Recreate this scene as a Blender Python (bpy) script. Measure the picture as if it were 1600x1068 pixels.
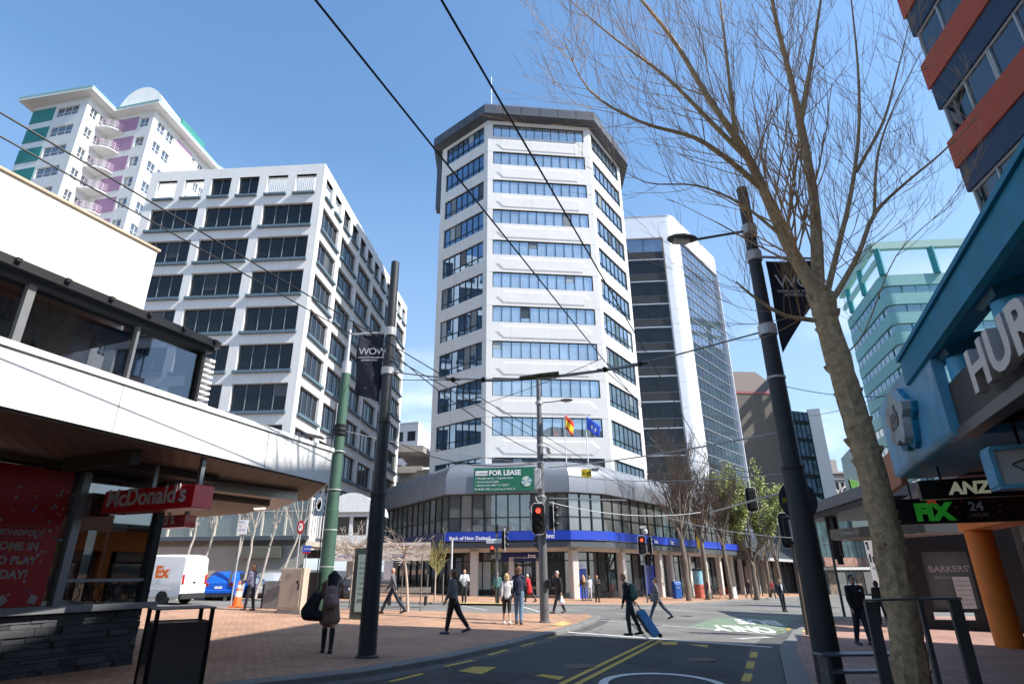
import bpy, bmesh, math, random
from math import sin, cos, radians as R, pi, sqrt, atan2, hypot
from mathutils import Vector, Matrix, Quaternion
for o in list(bpy.data.objects): bpy.data.objects.remove(o)
SC = bpy.context.scene
COL = SC.collection
# ------------------------------------------------------------------ camera, sky, sun
F_PX, EYE = 918.0, 1.65
_up = Vector((778.0 - 800, 534 + 1790.0, -F_PX)).normalized()
_fw = Vector((0, 0, -1)); _fw = (_fw - _up * _fw.dot(_up)).normalized()
_rt = _fw.cross(_up)
CM = Matrix((_rt, _fw, _up))
cam = bpy.data.cameras.new('camera'); camo = bpy.data.objects.new('camera', cam); COL.objects.link(camo)
cam.sensor_width = 36; cam.lens = F_PX / 1600 * 36; cam.clip_end = 5000; cam.clip_start = .05
camo.matrix_world = Matrix.Translation((0, 0, EYE)) @ CM.to_4x4()
SC.camera = camo
SUN_AZ, SUN_EL = 107.0, 46.0
w = bpy.data.worlds.new('World'); SC.world = w; w.use_nodes = True
nt = w.node_tree; sky = nt.nodes.new('ShaderNodeTexSky'); sky.sky_type = 'NISHITA'; sky.sun_disc = False
sky.sun_elevation = R(SUN_EL); sky.sun_rotation = R(SUN_AZ); sky.air_density = 1.0; sky.dust_density = .55; sky.ozone_density = 2.2
bg = nt.nodes['Background']
# a few thin bright clouds low in the sky, mixed by direction
tcn = nt.nodes.new('ShaderNodeTexCoord'); mp = nt.nodes.new('ShaderNodeMapping'); mp.inputs['Scale'].default_value = (1.6, 1.6, 4.5)
nz = nt.nodes.new('ShaderNodeTexNoise'); nz.inputs['Scale'].default_value = 2.1; nz.inputs['Detail'].default_value = 7; nz.inputs['Roughness'].default_value = .55
cr = nt.nodes.new('ShaderNodeValToRGB'); cr.color_ramp.elements[0].position = .56; cr.color_ramp.elements[1].position = .80
sx = nt.nodes.new('ShaderNodeSeparateXYZ'); mr = nt.nodes.new('ShaderNodeMapRange')
mr.inputs['From Min'].default_value = .48; mr.inputs['From Max'].default_value = .22
mu = nt.nodes.new('ShaderNodeMath'); mu.operation = 'MULTIPLY'; mu2 = nt.nodes.new('ShaderNodeMath'); mu2.operation = 'MULTIPLY'; mu2.inputs[1].default_value = .75
mx = nt.nodes.new('ShaderNodeMixRGB'); mx.inputs[2].default_value = (7.5, 7.9, 8.6, 1)
L = nt.links.new
L(tcn.outputs['Generated'], mp.inputs['Vector']); L(mp.outputs[0], nz.inputs['Vector']); L(nz.outputs['Fac'], cr.inputs[0])
L(tcn.outputs['Generated'], sx.inputs[0]); L(sx.outputs['Z'], mr.inputs['Value']); L(cr.outputs[0], mu.inputs[0]); L(mr.outputs[0], mu.inputs[1])
L(mu.outputs[0], mu2.inputs[0]); hs = nt.nodes.new('ShaderNodeHueSaturation'); hs.inputs['Saturation'].default_value = 1.10; hs.inputs['Value'].default_value = 1.42; hs.inputs['Hue'].default_value = .495
L(mu2.outputs[0], mx.inputs[0]); L(sky.outputs[0], hs.inputs['Color']); hz_m = nt.nodes.new('ShaderNodeMixRGB'); hz_m.inputs[2].default_value = (2.7, 3.4, 4.4, 1); hz_r = nt.nodes.new('ShaderNodeMapRange'); hz_r.inputs['From Min'].default_value = .62; hz_r.inputs['From Max'].default_value = .04; hz_r.inputs['To Max'].default_value = .72
L(sx.outputs['Z'], hz_r.inputs['Value']); L(hz_r.outputs[0], hz_m.inputs[0]); L(hs.outputs[0], hz_m.inputs[1]); L(hz_m.outputs[0], mx.inputs[1]); L(mx.outputs[0], bg.inputs['Color'])
bg.inputs['Strength'].default_value = .118
sl = bpy.data.lights.new('sun', 'SUN'); sl.energy = 5.0; sl.angle = R(.5); sl.color = (1, .955, .89)
so = bpy.data.objects.new('sun', sl); COL.objects.link(so); so.location = (60, -20, 80)
_sd = Vector((sin(R(SUN_AZ)) * cos(R(SUN_EL)), cos(R(SUN_AZ)) * cos(R(SUN_EL)), sin(R(SUN_EL))))
so.rotation_euler = _sd.to_track_quat('Z', 'Y').to_euler()
SC.view_settings.view_transform = 'Standard'; SC.view_settings.look = 'None'; SC.view_settings.gamma = 1
SC.view_settings.exposure = .78
try:
    SC.cycles.max_bounces = 8; SC.cycles.transparent_max_bounces = 8
except Exception: pass
rnd = random.Random(7)
# ------------------------------------------------------------------ surveying: a sight line from the tripod, met with a real plane
def ray(u, v): return CM @ Vector(((u - 800) / F_PX, (534 - v) / F_PX, -1))
def gz(x, y=0): return .05 - .032 * x                     # the street falls gently to the right
def T(u, v, h=0.):                                         # where a sight line meets the street (h above it)
    d = ray(u, v); t = (.05 + h - EYE) / (d.z + .032 * d.x); return Vector((0, 0, EYE)) + d * t
def D(u, v, Y): d = ray(u, v); return Vector((0, 0, EYE)) + d * (Y / d.y)
def ZP(u, v, z): d = ray(u, v); return Vector((0, 0, EYE)) + d * ((z - EYE) / d.z)
def PL(u, v, p, az):                                       # meets the upright plane through p that runs along azimuth az
    a = R(az); n = Vector((cos(a), -sin(a), 0)); d = ray(u, v); o = Vector((0, 0, EYE))
    return o + d * (n.dot(Vector((p[0], p[1], 0)) - o) / n.dot(d))
AZ = 22.3
def SB(b, a, z=0.): return Vector((b * cos(R(AZ)) + a * sin(R(AZ)), -b * sin(R(AZ)) + a * cos(R(AZ)), z))   # street frame: b across, a along
def V2(az): return Vector((sin(R(az)), cos(R(az)), 0))
# ------------------------------------------------------------------ materials
MATS = {}
def mat(name, col=(.5, .5, .5), rough=.6, metal=0., var=.12, scale=6., bump=0., bscale=40., emit=0., spec=.5, alpha=1., trans=0., ior=1.45, coat=0., streak=0.):
    if name in MATS: return MATS[name]
    m = bpy.data.materials.new(name); m.use_nodes = True; n = m.node_tree.nodes; l = m.node_tree.links
    p = n['Principled BSDF']; p.inputs['Roughness'].default_value = rough; p.inputs['Metallic'].default_value = metal
    p.inputs['Specular IOR Level'].default_value = spec; p.inputs['IOR'].default_value = ior; p.inputs['Coat Weight'].default_value = coat
    p.inputs['Transmission Weight'].default_value = trans; p.inputs['Alpha'].default_value = alpha
    tc = n.new('ShaderNodeTexCoord'); geo = n.new('ShaderNodeNewGeometry')
    t = n.new('ShaderNodeTexNoise'); t.inputs['Scale'].default_value = scale; t.inputs['Detail'].default_value = 6; t.inputs['Roughness'].default_value = .65
    l.new(tc.outputs['Object'], t.inputs['Vector'])
    r = n.new('ShaderNodeValToRGB'); r.color_ramp.elements[0].position = .28; r.color_ramp.elements[1].position = .72
    a = [max(0, c * (1 - var)) for c in col]; b = [min(1, c * (1 + var * .8)) for c in col]
    r.color_ramp.elements[0].color = (*a, 1); r.color_ramp.elements[1].color = (*b, 1)
    l.new(t.outputs['Fac'], r.inputs[0]); out = r.outputs[0]
    if streak > 0:
        mp = n.new('ShaderNodeMapping'); mp.inputs['Scale'].default_value = (1.3, 1.3, .07); l.new(tc.outputs['Object'], mp.inputs[0])
        s = n.new('ShaderNodeTexNoise'); s.inputs['Scale'].default_value = 3.; s.inputs['Detail'].default_value = 7; l.new(mp.outputs[0], s.inputs['Vector'])
        q = n.new('ShaderNodeMapRange'); q.inputs['From Min'].default_value = .5; q.inputs['From Max'].default_value = .75; q.inputs['To Max'].default_value = streak; l.new(s.outputs['Fac'], q.inputs['Value'])
        mxn = n.new('ShaderNodeMixRGB'); mxn.inputs[2].default_value = (*[c * .45 for c in col], 1); l.new(q.outputs[0], mxn.inputs[0]); l.new(out, mxn.inputs[1]); out = mxn.outputs[0]
    l.new(out, p.inputs['Base Color'])
    if bump > 0:
        t2 = n.new('ShaderNodeTexNoise'); t2.inputs['Scale'].default_value = bscale; t2.inputs['Detail'].default_value = 5; l.new(tc.outputs['Object'], t2.inputs['Vector'])
        bn = n.new('ShaderNodeBump'); bn.inputs['Strength'].default_value = bump; bn.inputs['Distance'].default_value = .02
        l.new(t2.outputs['Fac'], bn.inputs['Height']); l.new(bn.outputs[0], p.inputs['Normal'])
    if emit > 0:
        p.inputs['Emission Color'].default_value = (*col, 1); p.inputs['Emission Strength'].default_value = emit
    MATS[name] = m; return m
def nodes_of(m): return m.node_tree.nodes, m.node_tree.links, m.node_tree.nodes['Principled BSDF']
def brick_mat(name, c1, c2, cm, sx, sy, mortar=.02, bumpd=.004, rough=.8, rot=AZ, bigvar=.25, offset=.5):
    m = mat(name, c1, rough); n, l, p = nodes_of(m)
    tc = n.new('ShaderNodeTexCoord'); mp = n.new('ShaderNodeMapping'); mp.inputs['Rotation'].default_value = (0, 0, R(rot)); l.new(tc.outputs['Object'], mp.inputs[0])
    b = n.new('ShaderNodeTexBrick'); b.inputs['Scale'].default_value = 1; b.inputs['Brick Width'].default_value = sx; b.inputs['Row Height'].default_value = sy; b.offset = offset
    b.inputs['Mortar Size'].default_value = mortar; b.inputs['Color1'].default_value = (*c1, 1); b.inputs['Color2'].default_value = (*c2, 1); b.inputs['Mortar'].default_value = (*cm, 1)
    l.new(mp.outputs[0], b.inputs['Vector'])
    t = n.new('ShaderNodeTexNoise'); t.inputs['Scale'].default_value = .55; t.inputs['Detail'].default_value = 8; l.new(tc.outputs['Object'], t.inputs['Vector'])
    q = n.new('ShaderNodeMapRange'); q.inputs['From Min'].default_value = .3; q.inputs['From Max'].default_value = .7; q.inputs['To Min'].default_value = 1 - bigvar; q.inputs['To Max'].default_value = 1 + bigvar * .5
    l.new(t.outputs['Fac'], q.inputs['Value'])
    vo = n.new('ShaderNodeTexVoronoi'); vo.inputs['Scale'].default_value = 1.7; l.new(tc.outputs['Object'], vo.inputs['Vector'])       # trodden gum and drips
    g1 = n.new('ShaderNodeMapRange'); g1.inputs['From Min'].default_value = .035; g1.inputs['From Max'].default_value = .06; g1.inputs['To Min'].default_value = .62; l.new(vo.outputs['Distance'], g1.inputs['Value'])
    g2 = n.new('ShaderNodeMath'); g2.operation = 'MULTIPLY'; l.new(q.outputs[0], g2.inputs[0]); l.new(g1.outputs[0], g2.inputs[1]); q = g2
    x = n.new('ShaderNodeVectorMath'); x.operation = 'SCALE'; l.new(b.outputs['Color'], x.inputs[0]); l.new(q.outputs[0], x.inputs['Scale']); l.new(x.outputs[0], p.inputs['Base Color'])
    bn = n.new('ShaderNodeBump'); bn.invert = True; bn.inputs['Strength'].default_value = .6; bn.inputs['Distance'].default_value = bumpd; l.new(b.outputs['Fac'], bn.inputs['Height']); l.new(bn.outputs[0], p.inputs['Normal'])
    return m
def road_wear(m, crack=.5):
    n, l, p = nodes_of(m); src = p.inputs['Base Color'].links[0].from_socket; tc = n.new('ShaderNodeTexCoord')
    a = n.new('ShaderNodeTexNoise'); a.inputs['Scale'].default_value = .7; a.inputs['Detail'].default_value = 8; l.new(tc.outputs['Object'], a.inputs['Vector'])
    ad = n.new('ShaderNodeVectorMath'); ad.operation = 'ADD'; sc = n.new('ShaderNodeVectorMath'); sc.operation = 'SCALE'; sc.inputs['Scale'].default_value = .9; l.new(a.outputs['Color'], sc.inputs[0]); l.new(tc.outputs['Object'], ad.inputs[0]); l.new(sc.outputs[0], ad.inputs[1])
    v = n.new('ShaderNodeTexVoronoi'); v.feature = 'DISTANCE_TO_EDGE'; v.inputs['Scale'].default_value = .33; l.new(ad.outputs[0], v.inputs['Vector'])
    k = n.new('ShaderNodeMapRange'); k.inputs['From Min'].default_value = .002; k.inputs['From Max'].default_value = .012; k.inputs['To Min'].default_value = 1 - crack; l.new(v.outputs['Distance'], k.inputs['Value'])
    w_ = n.new('ShaderNodeTexNoise'); w_.inputs['Scale'].default_value = .22; w_.inputs['Detail'].default_value = 4; l.new(tc.outputs['Object'], w_.inputs['Vector'])
    k2 = n.new('ShaderNodeMapRange'); k2.inputs['From Min'].default_value = .35; k2.inputs['From Max'].default_value = .65; k2.inputs['To Min'].default_value = .78; k2.inputs['To Max'].default_value = 1.2; l.new(w_.outputs['Fac'], k2.inputs['Value'])
    o = n.new('ShaderNodeTexVoronoi'); o.inputs['Scale'].default_value = .8; l.new(tc.outputs['Object'], o.inputs['Vector']); k3 = n.new('ShaderNodeMapRange'); k3.inputs['From Min'].default_value = .04; k3.inputs['From Max'].default_value = .16; k3.inputs['To Min'].default_value = .68; l.new(o.outputs['Distance'], k3.inputs['Value'])
    m1 = n.new('ShaderNodeMath'); m1.operation = 'MULTIPLY'; m2 = n.new('ShaderNodeMath'); m2.operation = 'MULTIPLY'; l.new(k.outputs[0], m1.inputs[0]); l.new(k2.outputs[0], m1.inputs[1]); l.new(m1.outputs[0], m2.inputs[0]); l.new(k3.outputs[0], m2.inputs[1])
    x = n.new('ShaderNodeVectorMath'); x.operation = 'SCALE'; l.new(src, x.inputs[0]); l.new(m2.outputs[0], x.inputs['Scale']); l.new(x.outputs[0], p.inputs['Base Color'])
def glassm(name, tint, refl=.4, rough=.02, wav=.02):
    """coated window glass: mirrors its surroundings, dark behind"""
    if name in MATS: return MATS[name]
    m = mat(name, tint, rough, metal=refl, var=.25, scale=.35, spec=1., ior=1.9); n, l, p = nodes_of(m)
    tc = n.new('ShaderNodeTexCoord'); t = n.new('ShaderNodeTexNoise'); t.inputs['Scale'].default_value = .8; l.new(tc.outputs['Object'], t.inputs['Vector'])
    bn = n.new('ShaderNodeBump'); bn.inputs['Strength'].default_value = wav * 3; bn.inputs['Distance'].default_value = .05; l.new(t.outputs['Fac'], bn.inputs['Height']); l.new(bn.outputs[0], p.inputs['Normal'])
    return m
WHITE = mat('white_concrete', (.72, .72, .70), .7, var=.05, scale=.6, streak=.16)
# ------------------------------------------------------------------ mesh building
WM = {}                                                    # world matrices of what stands in the scene
def setp(o, label=None, cat=None, group=None, kind=None):
    if label: o['label'] = label
    if cat: o['category'] = cat
    if group: o['group'] = group
    if kind: o['kind'] = kind
    return o
def thing(name, label, cat, loc=(0, 0, 0), rz=0., group=None):
    o = bpy.data.objects.new(name, None); COL.objects.link(o); o.empty_display_size = .2
    o.location = loc; o.rotation_euler = (0, 0, rz); setp(o, label, cat, group)
    WM[o.name] = Matrix.Translation(Vector(loc)) @ Matrix.Rotation(rz, 4, 'Z'); return o
class MB:
    def __init__(s): s.v = []; s.f = []; s.mi = []; s.m = 0
    def add(s, vs, fs):
        k = len(s.v); s.v += [Vector(q) for q in vs]; s.f += [tuple(k + i for i in f) for f in fs]; s.mi += [s.m] * len(fs); return s
    def quad(s, a, b, c, d): return s.add((a, b, c, d), ((0, 1, 2, 3),))
    def box(s, c, d, rz=0., M=None):
        x, y, z = d[0] / 2, d[1] / 2, d[2] / 2; vs = [Vector((i * x, j * y, k * z)) for i in (-1, 1) for j in (-1, 1) for k in (-1, 1)]
        if M is None: M = Matrix.Translation(Vector(c)) @ Matrix.Rotation(rz, 4, 'Z')
        else: M = M @ Matrix.Translation(Vector(c))
        return s.add([M @ q for q in vs], ((0, 1, 3, 2), (4, 6, 7, 5), (0, 4, 5, 1), (2, 3, 7, 6), (0, 2, 6, 4), (1, 5, 7, 3)))
    def prism(s, pts, z0, z1, M=None):                     # pts: plan outline; z0, z1 may be functions of (x, y)
        n = len(pts); A = sum(pts[i][0] * pts[(i + 1) % n][1] - pts[(i + 1) % n][0] * pts[i][1] for i in range(n))
        if A < 0: pts = list(reversed(pts))
        g = lambda q, z: Vector((q[0], q[1], z(q[0], q[1]) if callable(z) else z))
        vs = [g(q, z0) for q in pts] + [g(q, z1) for q in pts]
        if M is not None: vs = [M @ q for q in vs]
        return s.add(vs, [tuple(range(n - 1, -1, -1)), tuple(range(n, 2 * n))] + [(i, (i + 1) % n, n + (i + 1) % n, n + i) for i in range(n)])
    def bar(s, a, b, w, h=None, up=Vector((0, 0, 1))):     # rectangular bar from a to b
        a, b = Vector(a), Vector(b); h = h or w; d = (b - a); ln = d.length; d = d.normalized()
        x = d.cross(up); x = x.normalized() if x.length > 1e-5 else Vector((1, 0, 0)); y = x.cross(d)
        vs = [p + x * (i * w / 2) + y * (j * h / 2) for p in (a, b) for (i, j) in ((-1, -1), (1, -1), (1, 1), (-1, 1))]
        return s.add(vs, ((0, 1, 2, 3), (7, 6, 5, 4), (0, 4, 5, 1), (1, 5, 6, 2), (2, 6, 7, 3), (3, 7, 4, 0)))
    def tube(s, pts, rs, n=8, cap=True):
        pts = [Vector(p) for p in pts]; rs = rs if isinstance(rs, (list, tuple)) else [rs] * len(pts); k0 = len(s.v); X = None
        for i, p in enumerate(pts):
            d = (pts[min(i + 1, len(pts) - 1)] - pts[max(i - 1, 0)]).normalized()
            if X is None: X = d.orthogonal().normalized()
            X = X - d * X.dot(d); X = X.normalized() if X.length > 1e-6 else d.orthogonal().normalized(); Y = d.cross(X)
            s.v += [p + (X * cos(2 * pi * j / n) + Y * sin(2 * pi * j / n)) * rs[i] for j in range(n)]
        fs = [(k0 + i * n + j, k0 + i * n + (j + 1) % n, k0 + (i + 1) * n + (j + 1) % n, k0 + (i + 1) * n + j) for i in range(len(pts) - 1) for j in range(n)]
        if cap: fs += [tuple(k0 + j for j in range(n - 1, -1, -1)), tuple(k0 + (len(pts) - 1) * n + j for j in range(n))]
        s.f += fs; s.mi += [s.m] * len(fs); return s
    def lathe(s, c, prof, n=16, M=None):                    # prof: (radius, z)
        k0 = len(s.v); c = Vector(c)
        for r, z in prof:
            for j in range(n):
                q = Vector((r * cos(2 * pi * j / n), r * sin(2 * pi * j / n), z)); s.v.append((M @ q if M is not None else q) + c)
        fs = [(k0 + i * n + j, k0 + i * n + (j + 1) % n, k0 + (i + 1) * n + (j + 1) % n, k0 + (i + 1) * n + j) for i in range(len(prof) - 1) for j in range(n)]
        fs += [tuple(k0 + j for j in range(n - 1, -1, -1)), tuple(k0 + (len(prof) - 1) * n + j for j in range(n))]
        s.f += fs; s.mi += [s.m] * len(fs); return s
    def loft(s, rings, closed=True, caps=True):
        n = len(rings[0]); k0 = len(s.v)
        for r in rings: s.v += [Vector(q) for q in r]
        m = n if closed else n - 1
        fs = [(k0 + i * n + j, k0 + i * n + (j + 1) % n, k0 + (i + 1) * n + (j + 1) % n, k0 + (i + 1) * n + j) for i in range(len(rings) - 1) for j in range(m)]
        if caps: fs += [tuple(k0 + j for j in range(n - 1, -1, -1)), tuple(k0 + (len(rings) - 1) * n + j for j in range(n))]
        s.f += fs; s.mi += [s.m] * len(fs); return s
    def build(s, name, m, parent=None, smooth=False, local=False, bevel=0., seg=1, loc=None, fix=False, angle=40):
        me = bpy.data.meshes.new(name); vs = s.v
        if parent is not None and not local:
            I = WM[parent.name].inverted(); vs = [I @ q for q in vs]
        elif parent is None and loc is not None:
            vs = [q - Vector(loc) for q in vs]
        me.from_pydata([tuple(q) for q in vs], [], s.f)
        for x in (m if isinstance(m, (list, tuple)) else [m]): me.materials.append(x)
        me.polygons.foreach_set('material_index', s.mi)
        if fix:
            b = bmesh.new(); b.from_mesh(me); bmesh.ops.recalc_face_normals(b, faces=b.faces); b.to_mesh(me); b.free()
        o = bpy.data.objects.new(name, me); COL.objects.link(o)
        if parent is not None: o.parent = parent; WM[o.name] = WM[parent.name]
        elif loc is not None: o.location = loc; WM[o.name] = Matrix.Translation(Vector(loc))
        else: WM[o.name] = Matrix.Identity(4)
        if smooth:
            me.polygons.foreach_set('use_smooth', [True] * len(me.polygons))
            if angle < 180: me.set_sharp_from_angle(angle=R(angle))
        if bevel > 0:
            bm = o.modifiers.new('bevel', 'BEVEL'); bm.width = bevel; bm.segments = seg; bm.limit_method = 'ANGLE'; bm.angle_limit = R(50)
        me.update(); return o
def face_M(P0, P1, z=0.):                                   # X along P0->P1, Y up, Z outward (towards who sees P0 on the left)
    d = (Vector((P1[0], P1[1], 0)) - Vector((P0[0], P0[1], 0))).normalized()
    return Matrix(((d.x, 0, d.y, P0[0]), (d.y, 0, -d.x, P0[1]), (0, 1, 0, z), (0, 0, 0, 1)))
FONT_CACHE = {}
def text_mesh(s, size, ext=.0, align='LEFT', bold=0., shear=0., sp=1.):
    c = bpy.data.curves.new('lettering', 'FONT'); c.body = s; c.size = size; c.extrude = ext; c.align_x = align; c.offset = bold; c.shear = shear; c.space_character = sp; c.resolution_u = 3
    o = bpy.data.objects.new('lettering', c); COL.objects.link(o); bpy.context.view_layer.update()
    me = bpy.data.meshes.new_from_object(o.evaluated_get(bpy.context.evaluated_depsgraph_get())); bpy.data.objects.remove(o); bpy.data.curves.remove(c); return me
def text(s, M, size, m, parent, name='lettering', **k):      # lettering lying in M's XY plane
    me = text_mesh(s, size, **k); I = WM[parent.name].inverted() if parent is not None else Matrix.Identity(4)
    me.transform(I @ M); me.materials.clear(); me.materials.append(m); me.name = name
    o = bpy.data.objects.new(name, me); COL.objects.link(o); o.parent = parent; WM[o.name] = WM[parent.name] if parent is not None else Matrix.Identity(4); return o
def wall_grid(mb, P0, P1, z0, z1, ops, depth=.25):          # a wall with real openings and reveals; ops: (u0, u1, v0, v1) along and up
    M = face_M(P0, P1); W = (Vector((P1[0], P1[1])) - Vector((P0[0], P0[1]))).length
    us = sorted({0., W} | {o[0] for o in ops} | {o[1] for o in ops}); vs = sorted({z0, z1} | {o[2] for o in ops} | {o[3] for o in ops})
    for i in range(len(vs) - 1):
        run = None
        for j in range(len(us) - 1):
            cu, cv = (us[j] + us[j + 1]) / 2, (vs[i] + vs[i + 1]) / 2
            hole = any(o[0] < cu < o[1] and o[2] < cv < o[3] for o in ops)
            if not hole and run is None: run = us[j]
            if run is not None and (hole or j == len(us) - 2):
                e = us[j] if hole else us[j + 1]
                mb.quad(M @ Vector((run, vs[i], 0)), M @ Vector((e, vs[i], 0)), M @ Vector((e, vs[i + 1], 0)), M @ Vector((run, vs[i + 1], 0))); run = None
    for (a, b, c, d) in ops:
        q = [M @ Vector((x, y, z)) for (x, y) in ((a, c), (b, c), (b, d), (a, d)) for z in (0, -depth)]
        for i in range(4):
            j = (i + 1) % 4; mb.quad(q[2 * i], q[2 * i + 1], q[2 * j + 1], q[2 * j])
    return M
def blinds(parent, M, a, b, c, d, n, depth, rr, cols, prob=.12):
    for i in range(n):
        if rr.random() < prob:
            x0, x1 = a + (b - a) * i / n + .05, a + (b - a) * (i + 1) / n - .05; h = rr.choice((1, 1, .45, .7)); MB().box(((x0 + x1) / 2, d - .06 - (d - c - .1) * h / 2, -depth - .004), (x1 - x0, (d - c - .1) * h, .006), M=M).build('blind', rr.choice(cols), parent)
def window(parent, M, a, b, c, d, n, glass, fm, depth=.2, fw=.07, hz=(), name='window', gt=.02, fr=True):
    g = MB().box(((a + b) / 2, (c + d) / 2, -depth - gt), (b - a, d - c, gt), M=M).build(name, glass, parent)
    if fr:
        f = MB(); t = .06
        for x in (a + fw / 2, b - fw / 2): f.box((x, (c + d) / 2, -depth + t / 2), (fw, d - c, t), M=M)
        for y in (c + fw / 2, d - fw / 2): f.box(((a + b) / 2, y, -depth + t / 2 - .002), (b - a - 2 * fw, fw, t), M=M)
        for i in range(1, n): f.box((a + (b - a) * i / n, (c + d) / 2, -depth + t / 2 - .004), (fw * .8, d - c - 2 * fw, t), M=M)
        for h in hz: f.box(((a + b) / 2, c + (d - c) * h, -depth + t / 2 - .008), (b - a - 2 * fw, fw * .8, t), M=M)
        f.build(name + '_frame', fm, g)
    return g
# ------------------------------------------------------------------ ground, road, pavements, markings
ASPH = mat('asphalt', (.050, .052, .053), .85, var=.18, scale=1.1, bump=.5, bscale=160)
road_wear(ASPH)
PINK = brick_mat('plaza_brick', (.50, .29, .175), (.37, .20, .125), (.19, .13, .10), .23, .115, .010, .004, .85)
PAVR = brick_mat('side_brick', (.40, .235, .18), (.31, .18, .14), (.16, .11, .09), .40, .20, .012, .004, .85)
KERB = mat('kerb_stone', (.17, .17, .16), .85, var=.15, scale=3, bump=.2)
YEL = mat('yellow_paint', (.50, .34, .05), .7, var=.55, scale=22)
WHT = mat('white_paint', (.60, .60, .57), .7, var=.4, scale=26)
GRN = mat('green_lane_paint', (.155, .21, .15), .85, var=.4, scale=4, bump=.3, bscale=120)
def sheet(name, pts, h, m, kind='structure', name_loc=None):
    mb = MB(); n = len(pts); mb.add([(p[0], p[1], gz(p[0]) + h) for p in pts], (tuple(range(n)),)); o = mb.build(name, m, fix=False)
    if o.data.polygons[0].normal.z < 0: o.data.flip_normals()
    return setp(o, kind=kind)
RH, PH = -.10, 0.0
sheet('road', [(-900, -300), (900, -300), (900, 1500), (-900, 1500)], RH, ASPH)
def Q(u, v, h=0.): p = T(u, v, h); return (p.x, p.y)
def slab(name, pts, m, h1=PH):
    mb = MB(); mb.prism([tuple(p) for p in pts], lambda x, y: gz(x) - 1.0, lambda x, y: gz(x) + h1); return setp(mb.build(name, m), kind='structure')
def inset(poly, closed_idx, d): pass
left_kerb = [tuple(SB(-9.6, -8).xy), tuple(SB(-8.4, 3).xy), tuple(SB(-7.5, 7.6).xy), tuple(SB(-6.75, 9.6).xy), tuple(SB(-6.42, 12.0).xy), tuple(SB(-6.33, 15.3).xy), Q(850, 990), Q(880, 984), Q(905, 977), Q(930, 968), Q(938, 962), Q(925, 958.6), Q(900, 958.3)]
plaza_far = [Q(778, 956.5), Q(640, 952), Q(440, 947), Q(320, 948), (-60, 25.0)]
def offs(path, d):                                          # path moved sideways
    r = []
    for i, p in enumerate(path):
        a = Vector(path[max(i - 1, 0)]); b = Vector(path[min(i + 1, len(path) - 1)]); t = (b - a).normalized(); r.append((p[0] - t.y * d, p[1] + t.x * d))
    return r
edge = left_kerb + plaza_far; ins = offs(edge, .32)
slab('plaza', ins + [(-60, -20), tuple(SB(-12, -20).xy)], PINK)
def kerb_strip(name, out, inn):
    mb = MB(); r = [[(o[0], o[1], gz(o[0]) - .4), (o[0], o[1], gz(o[0]) + PH - .012), (o[0] * .9 + i[0] * .1, o[1] * .9 + i[1] * .1, gz(o[0]) + PH + .006), (i[0], i[1], gz(i[0]) + PH + .006), (i[0], i[1], gz(i[0]) - .4)] for o, i in zip(out, inn)]
    mb.loft(r, closed=True, caps=True); return setp(mb.build(name, KERB, fix=True), kind='structure')
kerb_strip('kerb', edge, ins)
g2 = offs(left_kerb, -.42)                                  # concrete channel beside the kerb
def strip(name, A, B, h, m):
    mb = MB()
    for i in range(len(A) - 1): mb.quad(*[(p[0], p[1], gz(p[0]) + h) for p in (A[i], A[i + 1], B[i + 1], B[i])])
    o = mb.build(name, m, fix=True)
    if o.data.polygons[0].normal.z < 0: o.data.flip_normals()
    return setp(o, kind='structure')
strip('road_channel', left_kerb[:11], g2[:11], RH + .004, mat('channel_concrete', (.08, .08, .078), .85, var=.2, scale=2, bump=.2))
right_kerb = [tuple(SB(-.05, -8).xy), tuple(SB(-.05, 11).xy), tuple(SB(-.1, 15).xy), Q(1218, 1012), Q(1222, 1003), Q(1230, 995), Q(1237, 985), Q(1250, 979), Q(1275, 972), Q(1314, 963), (40, 44), (90, 66)]
ir = offs(right_kerb, -.38)
slab('pavement', ir + [(120, 40), (60, -30), tuple(SB(6, -20).xy)], PAVR)
kerb_strip('kerb', right_kerb, ir)
strip('road_channel', right_kerb[:8], offs(right_kerb, .75)[:8], RH + .004, MATS['channel_concrete'])
far_kerb = [(-60, 31), Q(300, 936.5), Q(470, 937), Q(640, 940), Q(760, 942), Q(900, 943.5), Q(1000, 944), Q(1060, 943), Q(1100, 940), Q(1190, 934), (60, 108)]
far_kerb = [(-90, 37)] + [(p[0], p[1]) for p in far_kerb[2:]]
fi = offs(far_kerb, .3)
slab('far_pavement', fi + [(60, 160), (-90, 160)], PINK)
kerb_strip('kerb', far_kerb, fi)
JCT = mat('old_asphalt_sunlit', (.155, .15, .14), .88, var=.16, scale=.9, bump=.5, bscale=140); road_wear(JCT, .35)  # older paler crossing; sunlit contrast with the near road is put into its colour
sheet('junction_surface', [Q(845, 988.5, RH), Q(1228, 1013, RH), (12, 20), (45, 34), (110, 75), (80, 140), (-90, 70), (-90, 24), (-40, 24), Q(560, 952, RH), Q(700, 958, RH)], RH + .003, JCT)
PAT = mat('patched_asphalt', (.038, .040, .042), .9, var=.2, scale=3, bump=.4, bscale=120)
for k, pp in enumerate((((700, 1062), (760, 1048), (830, 1052), (790, 1068)), ((960, 1030), (1000, 1022), (1050, 1030), (1020, 1042)), ((1085, 1046), (1130, 1040), (1148, 1052), (1110, 1060)))): sheet('road_patch', [Q(u, v, RH) for u, v in pp], RH + .0055, PAT)
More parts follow.
